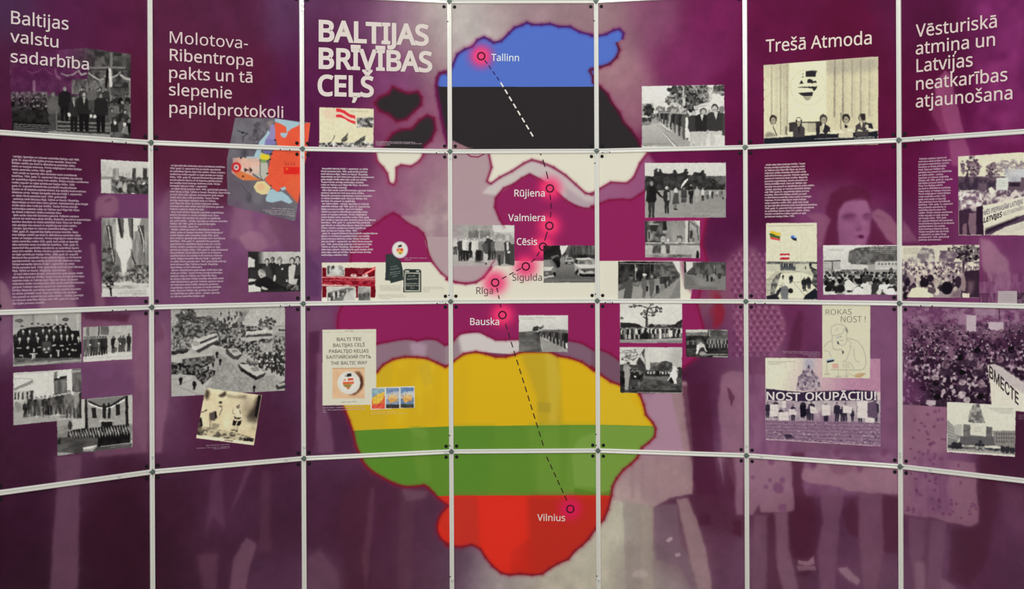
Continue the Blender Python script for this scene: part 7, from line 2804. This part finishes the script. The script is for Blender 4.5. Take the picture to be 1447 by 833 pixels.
ROUTE = [([(684.5, 84.5), (707, 116)], (44, 30, 90), 4), ([(707, 116), (755, 196)], (214, 214, 208), 8), ([(759, 209), (766, 222), (772, 243), (775.5, 258)], (52, 24, 40), 3),
         ([(777, 274), (779, 290), (777.5, 311)], (60, 16, 44), 3), ([(774, 326), (769, 342)], (60, 16, 44), 1), ([(763, 355), (756, 366), (748, 373)], (60, 16, 44), 2),
         ([(737, 379), (706, 396)], (60, 16, 44), 3), ([(702, 406), (707.5, 433), (708.5, 438)], (60, 16, 44), 3),
         ([(714, 457), (769, 634)], (52, 34, 34), 14), ([(772, 645), (802.5, 711)], (52, 24, 24), 6)]
for pts, c_, nd in ROUTE:
    pts = np.array(pts, dtype=float)
    seg = np.hypot(*(pts[1:] - pts[:-1]).T)
    cum = np.concatenate([[0], np.cumsum(seg)])
    byp = {}
    for i in range(nd):
        s0, s1 = cum[-1] * (i + .08) / nd, cum[-1] * (i + .08 + .62) / nd
        if nd == 1:
            s0, s1 = 0.1 * cum[-1], 0.9 * cum[-1]
        a = np.array([np.interp(s0, cum, pts[:, 0]), np.interp(s0, cum, pts[:, 1])])
        b = np.array([np.interp(s1, cum, pts[:, 0]), np.interp(s1, cum, pts[:, 1])])
        UV = survey([a, b])
        k, r_ = int(UV[:, 0].mean()), int(UV[:, 1].mean())
        q = wall_local(k, r_, UV)
        d = q[1] - q[0]
        w_ = np.array([-d[1], d[0]]) / np.hypot(*d) * (0.0036 if c_[0] > 200 else 0.0026)
        vs, fs = byp.setdefault((k, r_), ([], []))
        n0 = len(vs)
        for p in (q[0] - w_, q[1] - w_, q[1] + w_, q[0] + w_):
            vs.append((p[0], -0.0016, p[1]))
        fs.append((n0, n0 + 1, n0 + 2, n0 + 3))
    for (k, r_), (vs, fs) in byp.items():
        mesh_object('route_line', vs, fs, ink_mat(c_), PANEL[(k, r_)], 'dashed white route line' if c_[0] > 200 else 'dashed dark route line')

# columns of running text
CORPUS = ('Latvijas, Igaunijas un Lietuvas sadarbība Baltijas ceļā 1989. gada 23. augustā bija ilgāka procesa rezultāts. Starp trim Baltijas valstīm jau kopš to dibināšanas '
          'pastāvēja ciešas saites un kopīgas intereses. Pirmie mēģinājumi veidot Baltijas valstu savienību notika 1920. gadā, kad Latvijā un Igaunijā sāka darboties tautu tuvināšanās '
          'biedrības. 1934. gada 12. septembrī tika parakstīts saprašanās un sadarbības līgums starp trim valstīm. Ārlietu ministru sanāksmes notika regulāri un tajās sprieda par kopīgu '
          'rīcību. 1939. gada 23. augustā Maskavā tika parakstīts neuzbrukšanas līgums un tā slepenie papildprotokoli, kas sadalīja Austrumeiropu ietekmes zonās. Vācijas karaspēks iebruka '
          'Polijā 1. septembrī, un sākās Otrais pasaules karš. 1940. gada jūnijā padomju tanki iebrauca Rīgā, Tallinā un Kauņā. Okupācija, deportācijas un karš skāra katru ģimeni. '
          'Astoņdesmito gadu beigās cilvēki atkal sāka runāt par brīvību. Tautas frontes aicināja iedzīvotājus sadoties rokās no Tallinas cauri Rīgai līdz Viļņai. Ap diviem miljoniem '
          'cilvēku izveidoja dzīvu ķēdi vairāk nekā 600 kilometru garumā. Pulksten septiņos vakarā visi reizē teica vārdu brīvība. Mazpulki, jaunatnes organizācijas, baznīcu draudzes un '
          'skolas piedalījās kopā. Ziņas par Baltijas ceļu apceļoja visu pasauli un atgādināja par pakta sekām. ').split(' ')


def wrapped(start, n, width, paras, seed):
    out, i = [], start
    rr = random.Random(seed)
    last = {p - 1 for p in paras}
    for ln in range(n):
        w_ = width * (rr.uniform(.45, .75) if ln in last or ln == n - 1 else rr.uniform(.9, 1.0))
        s = '  ' if ln in paras or ln == 0 else ''
        while len(s) < w_:
            s += CORPUS[i % len(CORPUS)] + ' '
            i += 1
        out.append(s.rstrip())
    return out


def text_block(key, tl, tr, bl, n, width, paras, colour, start=0, label='small white running text'):
    """tl: start of first baseline, tr: its far end, bl: start of the last baseline, in the current view"""
    k, r = key
    q = wall_local(k, r, survey(to_ref([tl, tr, bl])))
    pitch = (q[0][1] - q[2][1]) / (n - 1)
    wid = q[1][0] - q[0][0]
    AV, AF = [], []
    lines = wrapped(start, n, width, paras, start + n)
    made = [text_mesh(t, 0.016, 1) for t in lines]
    sx = wid / max(m_[0][:, 0].max() for m_ in made)
    sy = pitch * 0.60 / CAPH
    for i, (vs, fs) in enumerate(made):
        p = np.stack([q[0][0] + vs[:, 0] * sx, q[0][1] - i * pitch + vs[:, 1] * sy], 1)
        n0 = sum(len(z) for z in AV)
        AV.append(p)
        AF += [tuple(j + n0 for j in f_) for f_ in fs]
    Pn = np.concatenate(AV)
    mesh_object('running_text', np.stack([Pn[:, 0], np.full(len(Pn), -0.0018), Pn[:, 1]], 1).tolist(), AF, ink_mat(colour), PANEL[key], label)


TXT = (186, 160, 180)
V(0, 180, 3.145)
text_block((0, 1), (50, 133), (402, 152), (52, 788), 46, 60, (5, 13, 18, 36), (190, 164, 180), 0)
V(200, 190, 3.333)
text_block((1, 1), (132, 150), (415, 155), (138, 768), 46, 52, (8, 16, 22, 36), (198, 172, 188), 40)
V(420, 200, 3.543)
text_block((2, 1), (118, 140), (400, 142), (120, 573), 33, 50, (8, 13, 24), (216, 200, 210), 90)
V(1045, 200, 3.471)
text_block((5, 1), (124, 120), (382, 104), (128, 373), 20, 48, (), (216, 190, 198), 120)
V(1260, 180, 3.144)
text_block((6, 1), (120, 145), (278, 134), (120, 504), 31, 30, (), (202, 170, 188), 150)


# captions: fine print under or on the photographs
def caption(key, rows, colour, layer=0.0021, start=0, parent=None):
    """rows: (x0, y0, x1, y1, height) baselines in the current view"""
    i = start * 7
    lines = []
    for x0, y0, x1, y1, h in rows:
        n = max(8, int(math.hypot(x1 - x0, y1 - y0) / (h * 0.80)))
        s = ''
        while len(s) < n:
            s += CORPUS[i % len(CORPUS)] + ' '
            i += 1
        lines.append((s.rstrip()[:n], x0, y0, x1, y1, h))
    letter('caption', lines, colour, key, 0.0, 'fine print caption', layer, 1)


V(10, 65, 6.172)
caption((0, 0), [(55, 686, 365, 700, 9), (55, 703, 372, 716, 9), (55, 719, 372, 733, 9), (55, 735, 370, 750, 9)], (150, 150, 150), start=1)
V(135, 300, 6.664)
caption((0, 1), [(255, 746, 475, 744, 7), (200, 766, 478, 764, 7), (345, 779, 480, 777, 7)], (120, 118, 116), start=2)
V(10, 440, 10.41)
caption((0, 2), [(640, 752, 1060, 722, 9)], (196, 190, 188), start=3)
V(75, 555, 8.957)
caption((0, 2), [(590, 690, 980, 645, 10), (720, 702, 960, 672, 9)], (190, 188, 186), start=4)
V(310, 160, 5.374)
caption((1, 1), [(395, 726, 562, 734, 8), (330, 740, 566, 750, 8), (348, 754, 566, 766, 8), (380, 768, 566, 780, 8), (530, 785, 566, 788, 8)], (196, 190, 190), start=5)
V(270, 545, 8.77)
caption((1, 2), [(178, 752, 472, 736, 14), (68, 786, 474, 762, 14), (276, 795, 478, 778, 14)], (170, 140, 160), start=6)
V(445, 148, 12.06)
caption((2, 0), [(1028, 640, 1700, 652, 20), (1030, 665, 1820, 676, 20), (1040, 694, 1276, 698, 20)], (190, 170, 180), start=7)
V(450, 335, 7.616)
caption((2, 1), [(660, 528, 890, 532, 8), (660, 545, 885, 549, 8), (660, 560, 885, 563, 8), (660, 575, 884, 577, 8), (640, 630, 915, 628, 8), (640, 648, 945, 648, 8), (660, 666, 780, 666, 8)], (150, 150, 138), start=8)
caption((2, 1), [(1122, 545, 1345, 544, 8), (1122, 560, 1352, 561, 8), (1122, 575, 1200, 576, 8), (1122, 592, 1190, 594, 8)], (160, 160, 148), start=9)
caption((2, 1), [(925, 232, 1160, 232, 9), (930, 250, 996, 250, 9)], (214, 180, 200), start=10)
caption((2, 1), [(775, 328, 850, 318, 14), (768, 358, 868, 342, 16), (768, 392, 880, 375, 14), (768, 412, 880, 395, 12), (795, 432, 855, 422, 12)], (140, 150, 144), start=11)
caption((2, 1), [(965, 428, 1040, 426, 14), (950, 462, 1065, 456, 16), (940, 512, 1075, 508, 16), (940, 532, 1075, 530, 16), (985, 556, 1030, 556, 12)], (176, 180, 170), start=12)
letter('caption', [('LATVIJAS', 398, 350, 508, 350, 14), ('CEĻŠ', 424, 374, 484, 374, 14), ('1989', 424, 398, 476, 398, 14)], (170, 70, 84), (2, 1), .02, 'red collage lettering', .0022, 2)
V(450, 460, 6.407)
DK = (96, 90, 84)
letter('poster_title', [('BALTI TEE', 166, 142, 386, 138, 30), ('BALTIJAS CEĻŠ', 132, 196, 418, 190, 30), ('PABALTIJO KELIAS', 95, 250, 452, 246, 30), ('БАЛТИЙСКИЙ ПУТЬ', 72, 302, 474, 298, 30),
                        ('THE BALTIC WAY', 110, 358, 440, 352, 30)], DK, (2, 2), .0, 'dark poster title lettering', .0024, 3)
letter('caption', [('Tallinn · Rīga', 234, 56, 310, 54, 9), ('Tallinn · Rīga · Vilnius', 206, 700, 348, 694, 10)], (140, 136, 124), (2, 2), 0, 'fine print caption', .0024, 1)
caption((2, 2), [(38, 752, 405, 742, 9), (38, 772, 425, 762, 9), (38, 790, 68, 790, 9)], (200, 176, 190), start=13)
caption((2, 2), [(475, 790, 700, 786, 8), (475, 806, 795, 800, 8)], (222, 206, 140), start=14)
V(760, 340, 12.81)
caption((3, 1), [(130, 722, 390, 722, 13), (415, 722, 985, 722, 13), (130, 748, 385, 748, 13)], (176, 176, 176), start=15)
V(728, 440, 13.44)
caption((3, 2), [(105, 130, 760, 130, 11), (105, 158, 375, 158, 11)], (130, 136, 118), start=16)
V(635, 310, 11.11)
caption((3, 1), [(90, 720, 540, 722, 9)], (190, 184, 180), start=17)
V(900, 115, 8.585)
caption((4, 0), [(80, 764, 378, 762, 8), (80, 782, 165, 780, 8)], (96, 96, 90), start=18)
V(905, 225, 9.575)
caption((4, 1), [(690, 746, 1115, 744, 10), (945, 765, 1118, 764, 10)], (204, 204, 196), start=19)
V(905, 308, 13.43)
caption((4, 1), [(240, 745, 700, 748, 12)], (60, 60, 64), start=20)
V(868, 362, 8.823)
caption((4, 1), [(68, 98, 640, 102, 11)], (186, 186, 184), start=21)
caption((4, 1), [(888, 388, 1280, 390, 9), (888, 408, 1050, 410, 9)], (176, 174, 172), start=22)
V(870, 428, 13.02)
caption((4, 2), [(780, 728, 1190, 722, 12)], (110, 110, 108), start=23)
V(870, 486, 11.26)
caption((4, 2), [(350, 776, 1020, 788, 13)], (190, 188, 184), start=24)
V(963, 460, 16.01)
caption((4, 2), [(700, 722, 1040, 728, 14)], (196, 192, 190), start=25)
V(1072, 75, 6.169)
caption((5, 0), [(490, 754, 1010, 734, 9), (838, 754, 1014, 746, 9)], (186, 184, 180), start=26)
V(1076, 310, 7.06)
caption((5, 1), [(60, 72, 525, 64, 8)], (140, 140, 126), start=27)
V(1158, 340, 10.158)
caption((5, 1), [(130, 130, 345, 130, 9), (130, 148, 345, 148, 9)], (120, 118, 112), start=28)
caption((5, 1), [(730, 106, 1098, 106, 9), (720, 134, 1100, 134, 9), (790, 158, 1100, 158, 9), (880, 184, 1100, 184, 9)], (206, 204, 196), start=29)
V(1156, 428, 7.44)
letter('drawing_title', [('ROKAS', 82, 128, 356, 124, 58), ('NOST !', 243, 206, 502, 206, 64)], (110, 104, 100), (5, 2), -.012, 'thin grey drawing title', .0028, 3)
V(1045, 420, 3.333)
caption((5, 2), [(200, 258, 380, 262, 5), (205, 265, 380, 269, 5), (300, 273, 380, 276, 5), (322, 281, 380, 284, 5)], (176, 140, 164), start=30)
V(1076, 500, 6.126)
letter('banner_lettering', [('NOST', 46, 398, 338, 408, 66), ('OKUPĀCIJU!', 382, 405, 996, 400, 68)], (206, 200, 200), (5, 2), .018, 'white block letters on the dark banner', .0024, 2)
caption((5, 2), [(58, 70, 290, 70, 6), (58, 82, 218, 82, 6), (58, 95, 160, 95, 6)], (130, 122, 116), start=31)
V(1347, 212, 6.66)
letter('banner_lettering', [('MĒS PIEPRASĀM LATVIJAI', 292, 616, 660, 505, 44)], (140, 132, 140), (6, 1), .02, 'grey block letters on the slanted banner', .0022, 2)
letter('banner_lettering', [('LATVIJAS', 292, 686, 462, 628, 46)], (60, 48, 62), (6, 1), .03, 'dark block letters on the slanted banner', .0022, 2)
letter('banner_lettering', [('VALSTS NEATKARĪBU', 472, 622, 668, 560, 36)], (160, 152, 156), (6, 1), .01, 'pale block letters on the slanted banner', .0022, 2)
V(1270, 340, 8.175)
caption((6, 1), [(60, 100, 260, 100, 8), (60, 118, 270, 118, 8), (60, 136, 262, 136, 8), (60, 154, 230, 154, 8)], (130, 126, 118), start=32)
V(1270, 434, 3.768)
letter('banner_lettering', [('ВМЕСТЕ', 484, 372, 640, 524, 62)], (52, 38, 50), (6, 2), .02, 'dark hand-painted letters on the tilted banner', .0022, 2)
caption((6, 2), [(478, 540, 612, 543, 4), (490, 548, 612, 551, 4), (512, 556, 612, 560, 4), (535, 565, 612, 569, 4)], (130, 128, 122), start=33)
caption((6, 2), [(640, 578, 690, 579, 4), (640, 587, 690, 588, 4), (640, 597, 690, 598, 4)], (170, 136, 158), start=34)

bpy.context.view_layer.update()
